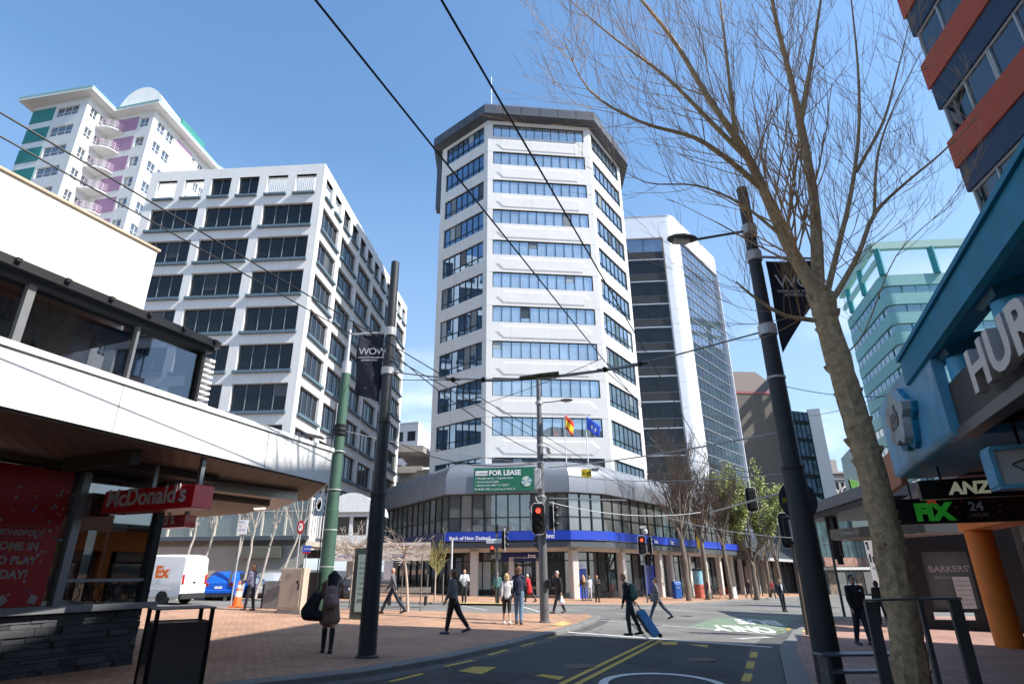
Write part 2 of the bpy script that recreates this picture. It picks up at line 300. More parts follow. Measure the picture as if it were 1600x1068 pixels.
# painted markings, each a thin sheet above the asphalt
def band(mb, a, b, w, h=RH + .008):
    a, b = Vector(a[:2]), Vector(b[:2]); d = (b - a).normalized(); n = Vector((-d.y, d.x)) * w / 2
    mb.quad(*[(p.x, p.y, gz(p.x) + h) for p in (a + n, a - n, b - n, b + n)])
def poly(mb, pts, h=RH + .008): mb.add([(p[0], p[1], gz(p[0]) + h) for p in pts], (tuple(range(len(pts))),))
def mark(name, mb, m):
    o = mb.build(name, m, fix=False)
    b = bmesh.new(); b.from_mesh(o.data)
    for f in b.faces:
        f.normal_update()
        if f.normal.z < 0: f.normal_flip()
    b.to_mesh(o.data); b.free(); return setp(o, kind='structure')
def W(u, v): return Q(u, v, RH)
for (u, v) in ((905, 1040), (1096, 1030), (990, 975), (1070, 962)):
    _c = T(u, v, RH); _m = MB(); _m.lathe((_c.x, _c.y, 0), [(.33, gz(_c.x) + RH - .05), (.33, gz(_c.x) + RH + .009)], 24); setp(_m.build('manhole_cover', mat('cast_iron', (.05, .047, .045), .6, metal=.5, var=.3, scale=12), smooth=False), 'round iron manhole cover in the road', 'manhole cover', 'round iron manhole covers in the road')
mb = MB()
e1 = Vector(W(1020, 999)); e2 = Vector(W(1027, 1001)); d = V2(AZ).xy
band(mb, e1, e1 - d * 20, .11); band(mb, e1 + Vector((d.y, -d.x)) * .24, e1 + Vector((d.y, -d.x)) * .24 - d * 20, .11)
mark('road_marking', mb, YEL)
mb = MB()
for a, b_ in (((609, 1065), (661, 1052)), ((696, 1041), (739, 1031)), ((763, 1023), (792, 1015)), ((813, 1009), (836, 1003.5)), ((855, 997), (871, 993))): band(mb, W(*a), W(*b_), .11)
for a, b_ in (((1165, 1064), (1170, 1052)), ((1171, 1044), (1174, 1033)), ((1177, 1027), (1179, 1018)), ((1228, 984), (1234, 981)), ((1214, 988), (1222, 985))): band(mb, W(*a), W(*b_), .16)
poly(mb, [W(716, 1048), W(742, 1041), W(776, 1042), W(752, 1053)]); poly(mb, [W(836, 1055), W(848, 1053), W(883, 1057), W(874, 1062)])
poly(mb, [W(1031, 1002), W(1059, 1002.5), W(1057, 1007), W(1036, 1007)]); poly(mb, [W(1074, 1006), W(1107, 1007.5), W(1104, 1011)])
mark('road_marking', mb, YEL)
mb = MB(); poly(mb, [W(1073, 979), W(1122, 964.5), W(1240, 962), W(1232, 976), W(1227, 988), W(1210, 991)]); mark('bus_lane', mb, GRN)
mb = MB()
band(mb, W(876, 986.5), W(1206, 1011), .22, RH + .012); band(mb, W(925, 967.5), W(1212, 991), .14, RH + .012); band(mb, W(1000, 949.5), W(1250, 966), .13, RH + .012)
band(mb, W(722, 946), W(760, 953), .13, RH + .012); band(mb, W(812, 946), W(845, 956), .13, RH + .012); band(mb, W(1105, 942), W(1140, 941), .14, RH + .012); band(mb, W(885, 953), W(912, 953), .14, RH + .012)
band(mb, W(960, 958), W(1000, 961), .1, RH + .012); band(mb, W(1165, 943), W(1290, 946), .12, RH + .012)
c = Vector(W(1038, 1092)); rr = (Vector(W(1124, 1075)) - c).length
c = (Vector(W(948, 1068)) + Vector(W(1128, 1068))) / 2; c = c - d * .15; rr = (Vector(W(1128, 1068)) - Vector(W(948, 1068))).length / 2
e = Vector((d.y, -d.x)); N = 48; ax = Vector(W(1038, 1052)) - c
for i in range(N):
    def P(t, k): return c + e * cos(t) * rr * k + d * sin(t) * ax.length * 1.0 * k
    a0, a1 = 2 * pi * i / N, 2 * pi * (i + 1) / N
    poly(mb, [P(a0, 1.03), P(a1, 1.03), P(a1, .88), P(a0, .88)], RH + .012)
mark('road_marking', mb, WHT)
def ground_text(s, o, xdir, size, m, sy=1.6, h=RH + .016):
    x = Vector((xdir[0], xdir[1], 0)).normalized(); x.z = -.032 * x.x; y = Vector((-x.y, x.x, 0)); y.z = -.032 * y.x
    M = Matrix((( x.x, y.x * sy, 0, o[0]), (x.y, y.y * sy, 0, o[1]), (x.z, y.z * sy, 1, gz(o[0]) + h), (0, 0, 0, 1)))
    me = text_mesh(s, size, bold=.012); me.transform(M); me.materials.clear(); me.materials.append(m)
    ob = bpy.data.objects.new('road_lettering', me); COL.objects.link(ob); return setp(ob, kind='structure')
xl = (Vector(W(1102, 977)) - Vector(W(1199, 986))); Bo = W(1214, 968.5)
def fit_text(s, pr, pl, top_px, m):                        # right foot, left foot of the upside-down row, and a point on its cap line
    a, b_ = Vector(W(*pr)), Vector(W(*pl)); t = Vector(W(*top_px)); x = (b_ - a); n = Vector((-x.y, x.x)).normalized(); hgt = abs((t - a).dot(n))
    me = text_mesh(s, 1.0, bold=.045); xs = [v.co.x for v in me.vertices]; ys = [v.co.y for v in me.vertices]; w_ = max(xs) - min(xs); hh = max(ys)
    s_x = x.length / w_; xn = x.normalized()
    for v in me.vertices:
        p = a + xn * (v.co.x - min(xs)) * s_x + n * (v.co.y / hh) * hgt; v.co = (p.x, p.y, gz(p.x) + RH + .016)
    me.materials.clear(); me.materials.append(m); ob = bpy.data.objects.new('road_lettering', me); COL.objects.link(ob); setp(ob, kind='structure')
fit_text('BUS', (1211, 969.5), (1146, 966.8), (1205, 976.5), WHT)
fit_text('ONLY', (1199, 980), (1106, 976.2), (1189, 988.5), WHT)
fit_text('LOOK', (1208, 996), (1194, 994.5), (1200, 1004), WHT)
me = sheet('tactile_paving', [Q(1252, 984), Q(1285, 984), Q(1293, 990), Q(1262, 991)], .012, mat('tactile_yellow', (.55, .42, .16), .8, bump=.6, bscale=60))
sheet('tactile_paving', [Q(860, 976), Q(880, 970), Q(893, 974), Q(880, 977.5)], .012, MATS['tactile_yellow'])
sheet('tactile_paving', [Q(715, 942), Q(790, 943), Q(790, 941.3), Q(712, 940.5)], .012, MATS['tactile_yellow'])
# ------------------------------------------------------------------ octagonal white tower on its podium
TW = mat('tower_panel', (.66, .655, .635), .55, var=.06, scale=.5, streak=.16)
DKF = mat('dark_frame', (.02, .024, .028), .4, metal=.3)
GT = glassm('tower_glass', (.47, .55, .60), .62)
GTL = glassm('tower_glass_left', (.13, .24, .38), .66); GTR = glassm('tower_glass_right', (.26, .36, .46), .6)  # darker sky reflection painted into the tint, strongest on the left face
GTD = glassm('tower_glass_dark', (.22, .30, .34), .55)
GREY = mat('grey_metal_clad', (.21, .225, .25), .42, metal=.35, var=.06, scale=1.2)
A0, B0 = Vector((-2.35, 50.0, 0)), Vector((8.55, 51.25, 0))
C0 = Vector((13.1, 58.1, 0)); Z0 = Vector((-7.75, 54.7, 0))
Y0 = Z0 + Vector((-.3, 9, 0)); X0 = Vector((-1.5, 70.5, 0)); W0 = Vector((9, 71.5, 0)); D0 = C0 + Vector((.2, 8.5, 0))
tower = thing('office_tower', 'tall white octagonal office tower with a dark grey roof cap', 'building', (2, 55, -.2))
rows = [(46.55 - 3.565 * i, 45.0 - 3.575 * i) for i in range(12)]
mb = MB(); faces = [(Z0, A0), (A0, B0), (B0, C0)]
wins = []
for k, (p, q) in enumerate(faces):
    Wd = (q - p).length; m0, m1 = (.75, .55) if k == 0 else ((.55, .6) if k == 1 else (.5, .75))
    ops = [(m0, Wd - m1, b_ - (.62 if k != 1 else .06), t + (.06 if k != 1 else .02)) for (t, b_) in rows]
    M = wall_grid(mb, p, q, 5.2, 47.0, ops, .22); wins.append((M, ops))
for p, q in ((Y0, Z0), (X0, Y0), (W0, X0), (D0, W0), (C0, D0)): wall_grid(mb, p, q, 5.2, 47.0, [])
wallmb = mb
BLR = random.Random(12); BLC = [mat('blind_grey', (.16, .19, .21), .5), mat('blind_pale', (.30, .36, .40), .5), mat('blind_dark', (.05, .06, .07), .3)]
for k, (M, ops) in enumerate(wins):
    for i, o in enumerate(ops):
        n = 11 if k == 1 else 7
        g_ = window(tower, M, *o, n, (GTL if k == 0 else GTR) if k != 1 else (GTD if i > 9 else GT), DKF, .16, .07, hz=() if k == 1 else (.27,)); blinds(g_, M, *o, n, .155, BLR, BLC)
# relief panels of the front spandrels, panel joints
JN = mat('panel_joint', (.42, .43, .43), .8)
mb = wallmb; jb = wallmb
for k, (M, ops) in enumerate(wins):
    Wd = (faces[k][1] - faces[k][0]).length
    for i, (a, b_, c_, d_) in enumerate(ops):
        top = c_; bot = rows[i + 1][0] if i < 11 else 5.4
        if k == 1 and i < 11:
            x0, x1, y0, y1 = a + .25, b_ - .25, bot + .22, top - .32; s = .7
            pts = [(x0, (y0 + y1) / 2), (x0 + s, y0), (x1 - s, y0), (x1, (y0 + y1) / 2), (x1 - s, y1), (x0 + s, y1)]
            for g_ in (0, 1):
                pass
            outer = pts; inner = [(x0 + .35, (y0 + y1) / 2), (x0 + s + .12, y0 + .16), (x1 - s - .12, y0 + .16), (x1 - .35, (y0 + y1) / 2), (x1 - s - .12, y1 - .16), (x0 + s + .12, y1 - .16)]
            vs = [M @ Vector((x, y, .004)) for x, y in outer] + [M @ Vector((x, y, .05)) for x, y in inner]
            mb.m = 0; mb.add(vs, [(6, 7, 8, 9, 10, 11)] + [(j, (j + 1) % 6, 6 + (j + 1) % 6, 6 + j) for j in range(6)])
        for j in range(1, 5 if k == 1 else 3):
            u = a + (b_ - a) * j / (5 if k == 1 else 3)
            jb.m = 1
            if k != 1: jb.box((u, (top + bot) / 2, .002), (.025, top - bot, .01), M=M)
        jb.m = 1
        for u in ((.42, Wd - .42)): jb.box((u, bot - .02, .002), (.8, .03, .01), M=M)
mb.build('wall', [TW, JN], tower)
def ringoff(pts, d):
    n = len(pts); r = []
    for i in range(n):
        a, b_, c_ = pts[i - 1].xy, pts[i].xy, pts[(i + 1) % n].xy; t1 = (b_ - a).normalized(); t2 = (c_ - b_).normalized()
        n1 = Vector((t1.y, -t1.x)); n2 = Vector((t2.y, -t2.x)); m_ = (n1 + n2); m_ = m_ / (m_.length_squared / 2) ; r.append((b_.x + m_.x * d, b_.y + m_.y * d))
    return r
octo = [A0, B0, C0, D0, W0, X0, Y0, Z0]
cap = MB(); r0 = ringoff(octo, -.05); r1 = ringoff(octo, 1.0); r2 = ringoff(octo, .55)
cap.loft([[(x, y, 47.0) for x, y in r0], [(x, y, 47.15) for x, y in r1], [(x, y, 48.25) for x, y in r1], [(x, y, 48.75) for x, y in r2], [(x, y, 48.6) for x, y in ringoff(octo, -.3)]], caps=True)
CAPM = mat('cap_metal', (.085, .093, .108), .45, metal=.3, var=.1, scale=.5)
jb = cap; jb.m = 1; r1b = ringoff(octo, 1.006)
for i in (0, 1, 7):
    p, q = Vector(r1b[i]), Vector(r1b[(i + 1) % 8])
    for j in range(1, 6):
        c_ = p.lerp(q, j / 6); jb.box((c_.x, c_.y, 47.7), (.03, .03, 1.05))
cap.build('roof_cap', [CAPM, DKF], tower)
rl = MB(); r3 = [Vector((*p, 48.6)) for p in ringoff(octo, .3)]
for i in (7, 0, 1):
    a, b_ = r3[i], r3[(i + 1) % 8]; rl.tube([a + Vector((0, 0, .55)), b_ + Vector((0, 0, .55))], .02, 4)
    for j in range(9): q = a.lerp(b_, j / 8); rl.tube([q, q + Vector((0, 0, .55))], .015, 4)
rl.build('roof_railing', mat('galvanised', (.42, .43, .44), .45, metal=.6), tower)
MB().tube([D(768, 165, 54), D(768, 120, 54)], [.03, .02], 6).build('mast', MATS['galvanised'], tower)
MB().box(((Z0.x - .35), Z0.y + 1.0, 43.5), (.5, 1.2, 8)).build('roof_fin', MATS['cap_metal'], tower)
# podium
POD = [Vector((-13.2, 60.4, 0)), Vector((-5.36, 47.4, 0)), Vector((4.3, 46.5, 0)), Vector((7.35, 48.1, 0)), Vector((27.2, 74.9, 0))]
podium = thing('bank_podium', 'two storey bank at the white tower foot, curved grey canopy, blue fascia', 'building', (2, 49, 0))
def offp(path, d):
    r = []
    for i, p in enumerate(path):
        t1 = (path[i].xy - path[i - 1].xy).normalized() if i else None; t2 = (path[i + 1].xy - path[i].xy).normalized() if i < len(path) - 1 else None
        if t1 is None: n = Vector((t2.y, -t2.x)); r.append(Vector((p.x + n.x * d, p.y + n.y * d, 0))); continue
        if t2 is None: n = Vector((t1.y, -t1.x)); r.append(Vector((p.x + n.x * d, p.y + n.y * d, 0))); continue
        n1 = Vector((t1.y, -t1.x)); n2 = Vector((t2.y, -t2.x)); m_ = (n1 + n2); m_ = m_ / (m_.length_squared / 2); r.append(Vector((p.x + m_.x * d, p.y + m_.y * d, 0)))
    return r
prof = [(-.5, 7.5), (0, 7.55), (.0, 7.62), (.02, 8.7), (-.1, 9.15), (-.38, 9.6), (-.8, 9.93), (-1.35, 10.1), (-2.2, 10.15), (-6.0, 10.15)]
cols = [offp(POD, d_) for d_, z_ in prof]
mb = MB(); mb.loft([[Vector((cols[j][i].x, cols[j][i].y, prof[j][1])) for i in range(5)] for j in range(len(prof))], closed=False, caps=False)
jb = mb; jb.m = 1
for i in range(4):
    L_ = (POD[i + 1] - POD[i]).length; n = max(2, int(L_ / 2.1))
    for j in range(0, n + 1):
        ps = [cols[k][i].lerp(cols[k][i + 1], j / n) + Vector((0, 0, prof[k][1])) for k in range(2, 8)]; nrm = Vector(((POD[i + 1] - POD[i]).normalized().y, -(POD[i + 1] - POD[i]).normalized().x, 0))
        jb.tube([p + nrm * .0 for p in ps], .012, 4)
mb.build('canopy', [GREY, mat('joint_dark', (.06, .065, .075), .6)], podium, smooth=True, angle=25, fix=False)
GP = glassm('podium_glass', (.20, .21, .20), .35)
BLUE = mat('bank_blue', (.012, .045, .40), .4, var=.05, coat=.3)
CREAM = mat('cream_concrete', (.52, .49, .44), .7, var=.07, scale=2)
inn = offp(POD, -.45); nwin = [12, 10, 3, 20]
fas = offp(POD, -.02); fas2 = offp(POD, .06)
for i in range(4):
    p, q = inn[i], inn[i + 1]; M = face_M(p, q); Wd = (q - p).length
    g = MB().box((Wd / 2, 6.12, -.03), (Wd, 2.9, .03), M=M).build('window', GP, podium)
    f = MB(); n = nwin[i]
    for j in range(n + 1): f.box((Wd * j / n, 6.12, .03), (.09, 2.9, .1), M=M)
    for y in (4.72, 5.75, 7.5): f.box((Wd / 2, y, .02), (Wd - .1, .07, .07), M=M)
    f.build('window_frame', DKF, g)
    p, q = fas[i], fas[i + 1]; M = face_M(p, q); Wd = (q - p).length
    if i == 0: L0_, Lm = Wd * .8, DKF
    MB().box((Wd / 2, 4.37, -.1), (Wd, .66, .2), M=M).build('fascia', BLUE if i else mat('navy_awning', (.03, .045, .12), .6), podium)
    p, q = offp(POD, -.12)[i], offp(POD, -.12)[i + 1]; M = face_M(p, q); Wd = (q - p).length
    MB().box((Wd / 2, 3.72, -.1), (Wd, .42, .2), M=M).build('under_band', mat('slate_band', (.07, .08, .09), .5), podium)
    MB().box((Wd / 2, 3.98, -.12), (Wd, .1, .1), M=M).build('band_gap', DKF, podium)
# beige beam, columns, shopfront behind
cb = offp(POD, -1.1); sh = offp(POD, -2.2)
for i in range(4):
    p, q = cb[i], cb[i + 1]; M = face_M(p, q); Wd = (q - p).length
    MB().box((Wd / 2, 3.4, -.1), (Wd, .3, .3), M=M).build('beam', CREAM, podium)
    p, q = sh[i], sh[i + 1]; M = face_M(p, q); Wd = (q - p).length; zb = -1.2
    g = MB().box((Wd / 2, 1.3, -.05), (Wd, 4.6, .05), M=M).build('shop_window', glassm('shop_glass', (.055, .065, .068), .25), podium)
    f = MB(); n = max(1, int(Wd / 1.55))
    for j in range(n + 1): f.box((Wd * j / n, 1.4, .03), (.08 if j % 3 else .14, 4.4, .09), M=M)
    f.box((Wd / 2, 2.62, .03), (Wd, .08, .07), M=M); f.box((Wd / 2, gz(p.x) + .2, .03), (Wd, .4, .08), M=M)
    f.build('shop_window_frame', DKF, g)
sf = MB()
sf.loft([[Vector((c_[i].x, c_[i].y, 3.56 if c_ is not sh else 3.5)) for i in range(5)] for c_ in (offp(POD, -.2), sh)], closed=False, caps=False); sf.build('soffit', CREAM, podium)
def column(u, v, r=.27, sq=True):
    p = T(u, v); return p
for (u, i_) in ((741, 0), (897, 0), (973, 0), (1031, 0)):
    # stand the columns on the beam line where the sight line crosses it
    best = None
    for k in range(4):
        a_, b_ = cb[k], cb[k + 1]; az_ = math.degrees(atan2((b_ - a_).x, (b_ - a_).y)); h_ = PL(u, 900, a_, az_); t_ = (h_.xy - a_.xy).dot((b_ - a_).xy) / (b_ - a_).length_squared
        if -.01 <= t_ <= 1.01: best = (h_, az_)
    if best:
        h_, az_ = best; c_ = MB(); c_.box((h_.x, h_.y, 1.4), (.62, .62, 4.0 + .0), rz=-R(az_ - 90)); c_.build('column', CREAM, podium, bevel=.12, seg=3)
# right-hand columns further along
for t_ in (.42, .56, .70, .84, .97):
    h_ = cb[3].lerp(cb[4], t_); MB().box((h_.x, h_.y, 1.2), (.6, .6, 4.3), rz=-R(-53)).build('column', CREAM, podium, bevel=.1, seg=2)
# entrance portal with navy sign board
p, q = sh[1], sh[2]; M = face_M(p, q); x0 = (PL(789, 900, p, math.degrees(atan2((q - p).x, (q - p).y))) - p).length; x1 = (PL(843, 900, p, math.degrees(atan2((q - p).x, (q - p).y))) - p).length
NAVY = mat('navy_board', (.012, .018, .10), .4); WSG = mat('sign_white', (.8, .8, .8), .5)
for x_ in (x0 + .25, x1 - .2): MB().box((x_, 1.3, .45), (.42, 3.2, .4), M=M).build('portal_column', CREAM, podium, bevel=.03)
MB().box(((x0 + x1) / 2, 2.95, .5), (x1 - x0 + 1.1, .75, .3), M=M).build('entrance_sign', NAVY, podium)
text('bnz', M @ Matrix.Translation((x1 - 1.0, 2.83, .66)), .42, WSG, podium, bold=.012); text('bank of new zealand', M @ Matrix.Translation((x0 + .2, 2.8, .66)), .17, WSG, podium)
MB().box((x0 - 2.2, 1.15, .03), (1.5, 2.9, .04), M=M).build('frosted_door', mat('frosted_glass', (.36, .42, .41), .35, var=.1), podium)
text('bnz', M @ Matrix.Translation((x0 - 2.85, 2.1, .06)), .35, DKF, podium, bold=.01)
p, q = fas2[1], fas2[2]; M = face_M(p, q); azf = math.degrees(atan2((q - p).x, (q - p).y))
text('Bank of New Zealand', M @ Matrix.Translation(((PL(702, 838, p, azf) - p).xy.length, 4.12, .02)), .36, WSG, podium, bold=.01)
text('bnz', M @ Matrix.Translation(((PL(853, 838, p, azf) - p).xy.length, 4.18, .02)), .46, WSG, podium, bold=.012)
p, q = fas2[3], fas2[4]; M = face_M(p, q); azf = math.degrees(atan2((q - p).x, (q - p).y))
text('bnz', M @ Matrix.Translation(((PL(1048, 852, p, azf) - p).xy.length, 4.12, .02)), .5, WSG, podium, bold=.012)
text('bnz', M @ Matrix.Translation(((PL(1022, 845, p, azf) - p).xy.length, 4.12, .02)), .5, WSG, podium, bold=.012)
# blue cash-machine panel and the blue poster
p, q = sh[2], sh[3]; 
for (u0, u1, zt, zb_, m_, nm) in ((900, 914, 2.0, -.2, BLUE, 'cash_machine'), (1005, 1020, 2.35, -.1, BLUE, 'poster'), (1022, 1033, 2.35, -.1, BLUE, 'poster')):
    k_ = 2 if u0 < 950 else 3; a_, b_ = sh[k_], sh[k_ + 1]; az_ = math.degrees(atan2((b_ - a_).x, (b_ - a_).y)); M = face_M(a_, b_)
    s0 = (PL(u0, 900, a_, az_) - a_).xy.dot((b_ - a_).xy.normalized()); s1 = (PL(u1, 900, a_, az_) - a_).xy.dot((b_ - a_).xy.normalized())
    MB().box(((s0 + s1) / 2, (zt + zb_) / 2, .12), (s1 - s0, zt - zb_, .12), M=M).build(nm, m_, podium)
    if nm == 'cash_machine':
        MB().box(((s0 + s1) / 2, zt + .3, .14), ((s1 - s0) * 1.1, .55, .14), M=M).build('machine_sign', mat('lit_sign_blue', (.55, .72, .85), .4), podium)
        text('atm', M @ Matrix.Translation((s0 + .1, zt + .12, .22)), .3, BLUE, podium)
# for-lease banner
lease = thing('lease_banner', 'dark green for-lease banner with white lettering hung on the grey bank canopy', 'banner', D(790, 748, 46.3))
p, q = offp(POD, .12)[1], offp(POD, .12)[2]; azf = math.degrees(atan2((q - p).x, (q - p).y)); M = face_M(p, q)
a_, b_ = PL(740, 768, p, azf), PL(838, 766, p, azf); s0, s1 = (a_ - p).xy.length, (b_ - p).xy.length; zt = PL(742, 731, p, azf).z; zb_ = a_.z
MB().box(((s0 + s1) / 2, (zt + zb_) / 2, 0), (s1 - s0, zt - zb_, .04), M=M).build('cloth', mat('banner_green', (.015, .15, .09), .6, var=.12, scale=2), lease)
MM = M @ Matrix.Translation((s0, zb_, .03))
MB().box((.62, 1.42, .005), (.98, .36, .02), M=MM).build('name_panel', WSG, lease)
text('i-centre', MM @ Matrix.Translation((.17, 1.32, .02)), .31, DKF, lease)
text('FOR LEASE', MM @ Matrix.Translation((1.2, 1.25, .01)), .53, WSG, lease, bold=.02)
for k, s in enumerate(('• Flexible terms  • Superb views', '• Good natural light', '• Areas from 48m² to 325m²', 'Ph 04 801 4201 or come up to level 12')):
    text(s, MM @ Matrix.Translation((.14 if k < 3 else .08, .95 - .27 * k - (0.02 if k == 3 else 0), .01)), .23 if k < 3 else .2, WSG, lease)
o_ = MB(); cc = Vector((s1 - s0 - .75, .72, .012))
for k, m_i in enumerate(range(12)):
    a0, a1 = 2 * pi * k / 12, 2 * pi * (k + 1) / 12; o_.m = k % 2 if k % 3 else 0
    o_.add([MM @ (cc + Vector((cos(a0), sin(a0), 0)) * .40), MM @ (cc + Vector((cos(a1), sin(a1), 0)) * .40), MM @ cc], ((0, 1, 2),))
o_.build('emblem', [mat('emblem_pale', (.55, .62, .5), .6), mat('emblem_blue', (.12, .3, .42), .6)], lease)
# yellow slow sign hung on the canopy
# flags on the podium roof
FP = mat('flag_pole_white', (.7, .7, .7), .4)
def flagpole(u, vtop, vbase, Y, label, glabel):
    t_ = thing('flagpole', label, 'flagpole', D(u, vbase, Y)); a_ = D(u, vbase, Y); b_ = D(u - .5, vtop, Y); b_.x = a_.x
    a_.z = 9.9
    MB().tube([a_, b_], [.05, .035], 8).build('pole', FP, t_); MB().lathe(b_, [(0.01, 0), (.06, .03), (.06, .09), (.01, .12)], 10).build('finial', FP, t_); return a_, b_
def flag(name, label, top, w_, h_, drop, seedv, cols_, stripes):
    mb = MB(); nx, ny = 14, 9; k0 = 0; vs = []
    for j in range(ny + 1):
        for i in range(nx + 1):
            s_, t_ = i / nx, j / ny
            x = w_ * s_ * (.55 - .12 * t_); y = .16 * sin(s_ * 7 + t_ * 2 + seedv) * s_; z = -h_ * t_ * (1 - .1 * s_) - drop * s_ ** 1.1 * (1) + .04 * sin(s_ * 9)
            vs.append(top + Vector((x, y - .05, z)))
    fs = [(j * (nx + 1) + i, j * (nx + 1) + i + 1, (j + 1) * (nx + 1) + i + 1, (j + 1) * (nx + 1) + i) for j in range(ny) for i in range(nx)]
    mb.add(vs, fs); mb.mi = [stripes(j / ny, i / nx) for j in range(ny) for i in range(nx)]
    o = mb.build(name, cols_, smooth=True, loc=tuple(top), angle=180); sd = o.modifiers.new('solid', 'SOLIDIFY'); sd.thickness = .01; setp(o, label, 'flag'); return o
a_, b_ = flagpole(885, 645, 722, 48.2, 'white flagpole carrying the red and yellow flag, left of the two on the canopy', '')
RED = mat('flag_red', (.60, .05, .02), .7); YELF = mat('flag_yellow', (.80, .50, .02), .7); BLF = mat('flag_blue', (.01, .06, .42), .7)
flag('flag', 'red and yellow striped flag hanging from the left pole', b_ + Vector((.05, 0, -.15)), 1.35, 1.25, .75, .3, [RED, YELF], lambda t, s: 1 if .25 <= t < .75 else 0)
a_, b_ = flagpole(919, 648, 724, 48.6, 'white flagpole carrying the blue flag, right of the two on the canopy', '')
flag('flag', 'plain looking blue flag drooping from the right pole', b_ + Vector((.05, 0, -.15)), 2.2, 1.1, .85, 1.4, [BLF, mat('flag_star', (.7, .6, .1), .6)], lambda t, s: 1 if (.4 < t < .6 and (.3 < s < .36 or .6 < s < .66)) else 0)
# ------------------------------------------------------------------ white office block with the grid of dark windows
GL = mat('block_glass', (.010, .013, .017), .06, var=.5, scale=.4, spec=.5)
TEAL = mat('teal_sill', (.10, .16, .20), .6)
MUL = mat('pale_mullion', (.30, .32, .34), .45, metal=.4)
LB0, LB1 = Vector((-35.7, 48.15, 0)), Vector((-18.1, 47.05, 0)); LB2 = LB1 + V2(4.0) * 33.5; LB3 = LB0 + V2(4.0) * 33.5
block = thing('office_block', 'white concrete office block with a grid of dark windows above the street cafes', 'building', (-26, 55, 0))
top_z, sill0, fl = 39.2, 32.2, 3.59
mb = MB(); sb = []; BR2 = random.Random(5); BC2 = [mat('blind_navy', (.03, .04, .05), .6), mat('blind_slate', (.09, .10, .11), .6)]
def block_face(P0, P1, xs, opens_top, lows, low_opens=()):
    ops = []
    for (a, b) in xs:
        for i in range(lows): ops.append((a, b, sill0 - fl * i, sill0 - fl * i + 2.56))
        m_ = (a + b) / 2; ops += [(a, m_ - .4, 35.83, 38.05), (m_ + .4, b, 35.83, 38.05)]
    M = wall_grid(mb, P0, P1, 3.8, top_z, ops, .34)
    k = 0
    for (a, b) in xs:
        for i in range(lows):
            z = sill0 - fl * i; g = window(block, M, a, b, z, z + 2.56, 4 if b - a > 3.9 else 2, GL, MUL, .28, .05)
            MB().box(((a + b) / 2, z + .0, .0), (b - a + .25, .24, .5), M=M).build('window_sill', TEAL, g); blinds(g, M, a + .05, b - .05, z + .15, z + 2.54, 4, .272, BR2, BC2, .10)
        m_ = (a + b) / 2
        for (c, d) in ((a, m_ - .4), (m_ + .4, b)):
            if opens_top(k // 2): 
                MB().box(((c + d) / 2, 35.83, .0), (d - c + .15, .2, .5), M=M).build('terrace_sill', TEAL, block)
            else:
                g = window(block, M, c, d, 35.83, 38.05, 2, GL, MUL, .28, .05)
                MB().box(((c + d) / 2, 35.83, .0), (d - c + .15, .2, .5), M=M).build('window_sill', TEAL, g)
            k += 1
    return M
block_face(LB0, LB1, [(.9, 5.62), (6.38, 11.2), (12.05, 16.9)], lambda i: i != 1, 7)
nb = 6; bw = 33.5 / nb
xr = [(.8 if i == 0 else i * bw + .45, (i + 1) * bw - .45 if i < nb - 1 else 33.5 - .8) for i in range(nb)]
block_face(LB1, LB2, xr, lambda i: i in (0, 5), 8)
# inner faces of the parapet screen, flat roof, other walls
for P0, P1 in ((LB2, LB3), (LB3, LB0)): wall_grid(mb, P0, P1, 3.8, top_z, [])
io = [Vector(p) for p in (LB0, LB1, LB2, LB3)]
cx_ = sum(io, Vector()) / 4
mb.prism([(LB0 + (cx_ - LB0) * .03).xy, (LB1 + (cx_ - LB1) * .03).xy, (LB2 + (cx_ - LB2) * .03).xy, (LB3 + (cx_ - LB3) * .03).xy], 34.9, 35.3)
def beam(P0, P1): 
    M = face_M(P0, P1); W_ = (P1 - P0).length; mb.box((W_ / 2, 38.62, -.30), (W_ - .4, 1.14, .55), M=M)
beam(LB0, LB1); beam(LB1, LB2)
mb.build('wall', WHITE, block)
# corrugated plant room on the roof
pr = MB(); sx_ = V2(94 - 0.3); 
a_ = LB1 + V2(4) * 3.0 - V2(93.5) * 2.2; b_ = LB0 + V2(4) * 3.0 + V2(93.5) * 6.4; c_ = b_ + V2(4) * 26; d_ = a_ + V2(4) * 26
pr.prism([a_.xy, b_.xy, c_.xy, d_.xy], 35.3, 40.6)
for i in range(46):
    q = a_.lerp(b_, (i + .5) / 46); pr.box((q.x, q.y - .03, 37.95), (.14, .12, 5.4), rz=R(3.6))
pr.build('plant_room', mat('white_corrugated', (.78, .78, .76), .5, var=.04), block)
# ------------------------------------------------------------------ street cafes below the block
BEI = mat('beige_render', (.36, .34, .29), .8, var=.12, scale=1.2, streak=.2)
SLATE = mat('slate_trim', (.07, .085, .10), .6)
shops = thing('cafe_terrace', 'two storey cafe terrace with tall upper glazing below the white block', 'building', (-30, 42, .5))
S0, S1 = Vector((-60, 43.2, 0)), Vector((-14.2, 42.3, 0)); SM = face_M(S0, S1); SW = (S1 - S0).length
mb = MB(); ops = []
bx = [(i * 6.6 + 1.0, i * 6.6 + 5.9) for i in range(6)]
ops = [(a, b, 1.15, 3.08) for a, b in bx]
wall_grid(mb, S0, S1, -1, 3.95, ops, .4); mb.prism([S0.xy, S1.xy, (S1 + V2(4) * 5).xy, (S0 + V2(4) * 5).xy], 3.6, 3.94)
mb.box((SW / 2, 6.95, -.2), (SW, .5, .5), M=SM)
mb.build('wall', BEI, shops)
MB().box((SW / 2, 4.1, .15), (SW + .2, .28, .7), M=SM).build('ledge', SLATE, shops)
GSH = glassm('cafe_glass', (.05, .05, .045), .18)
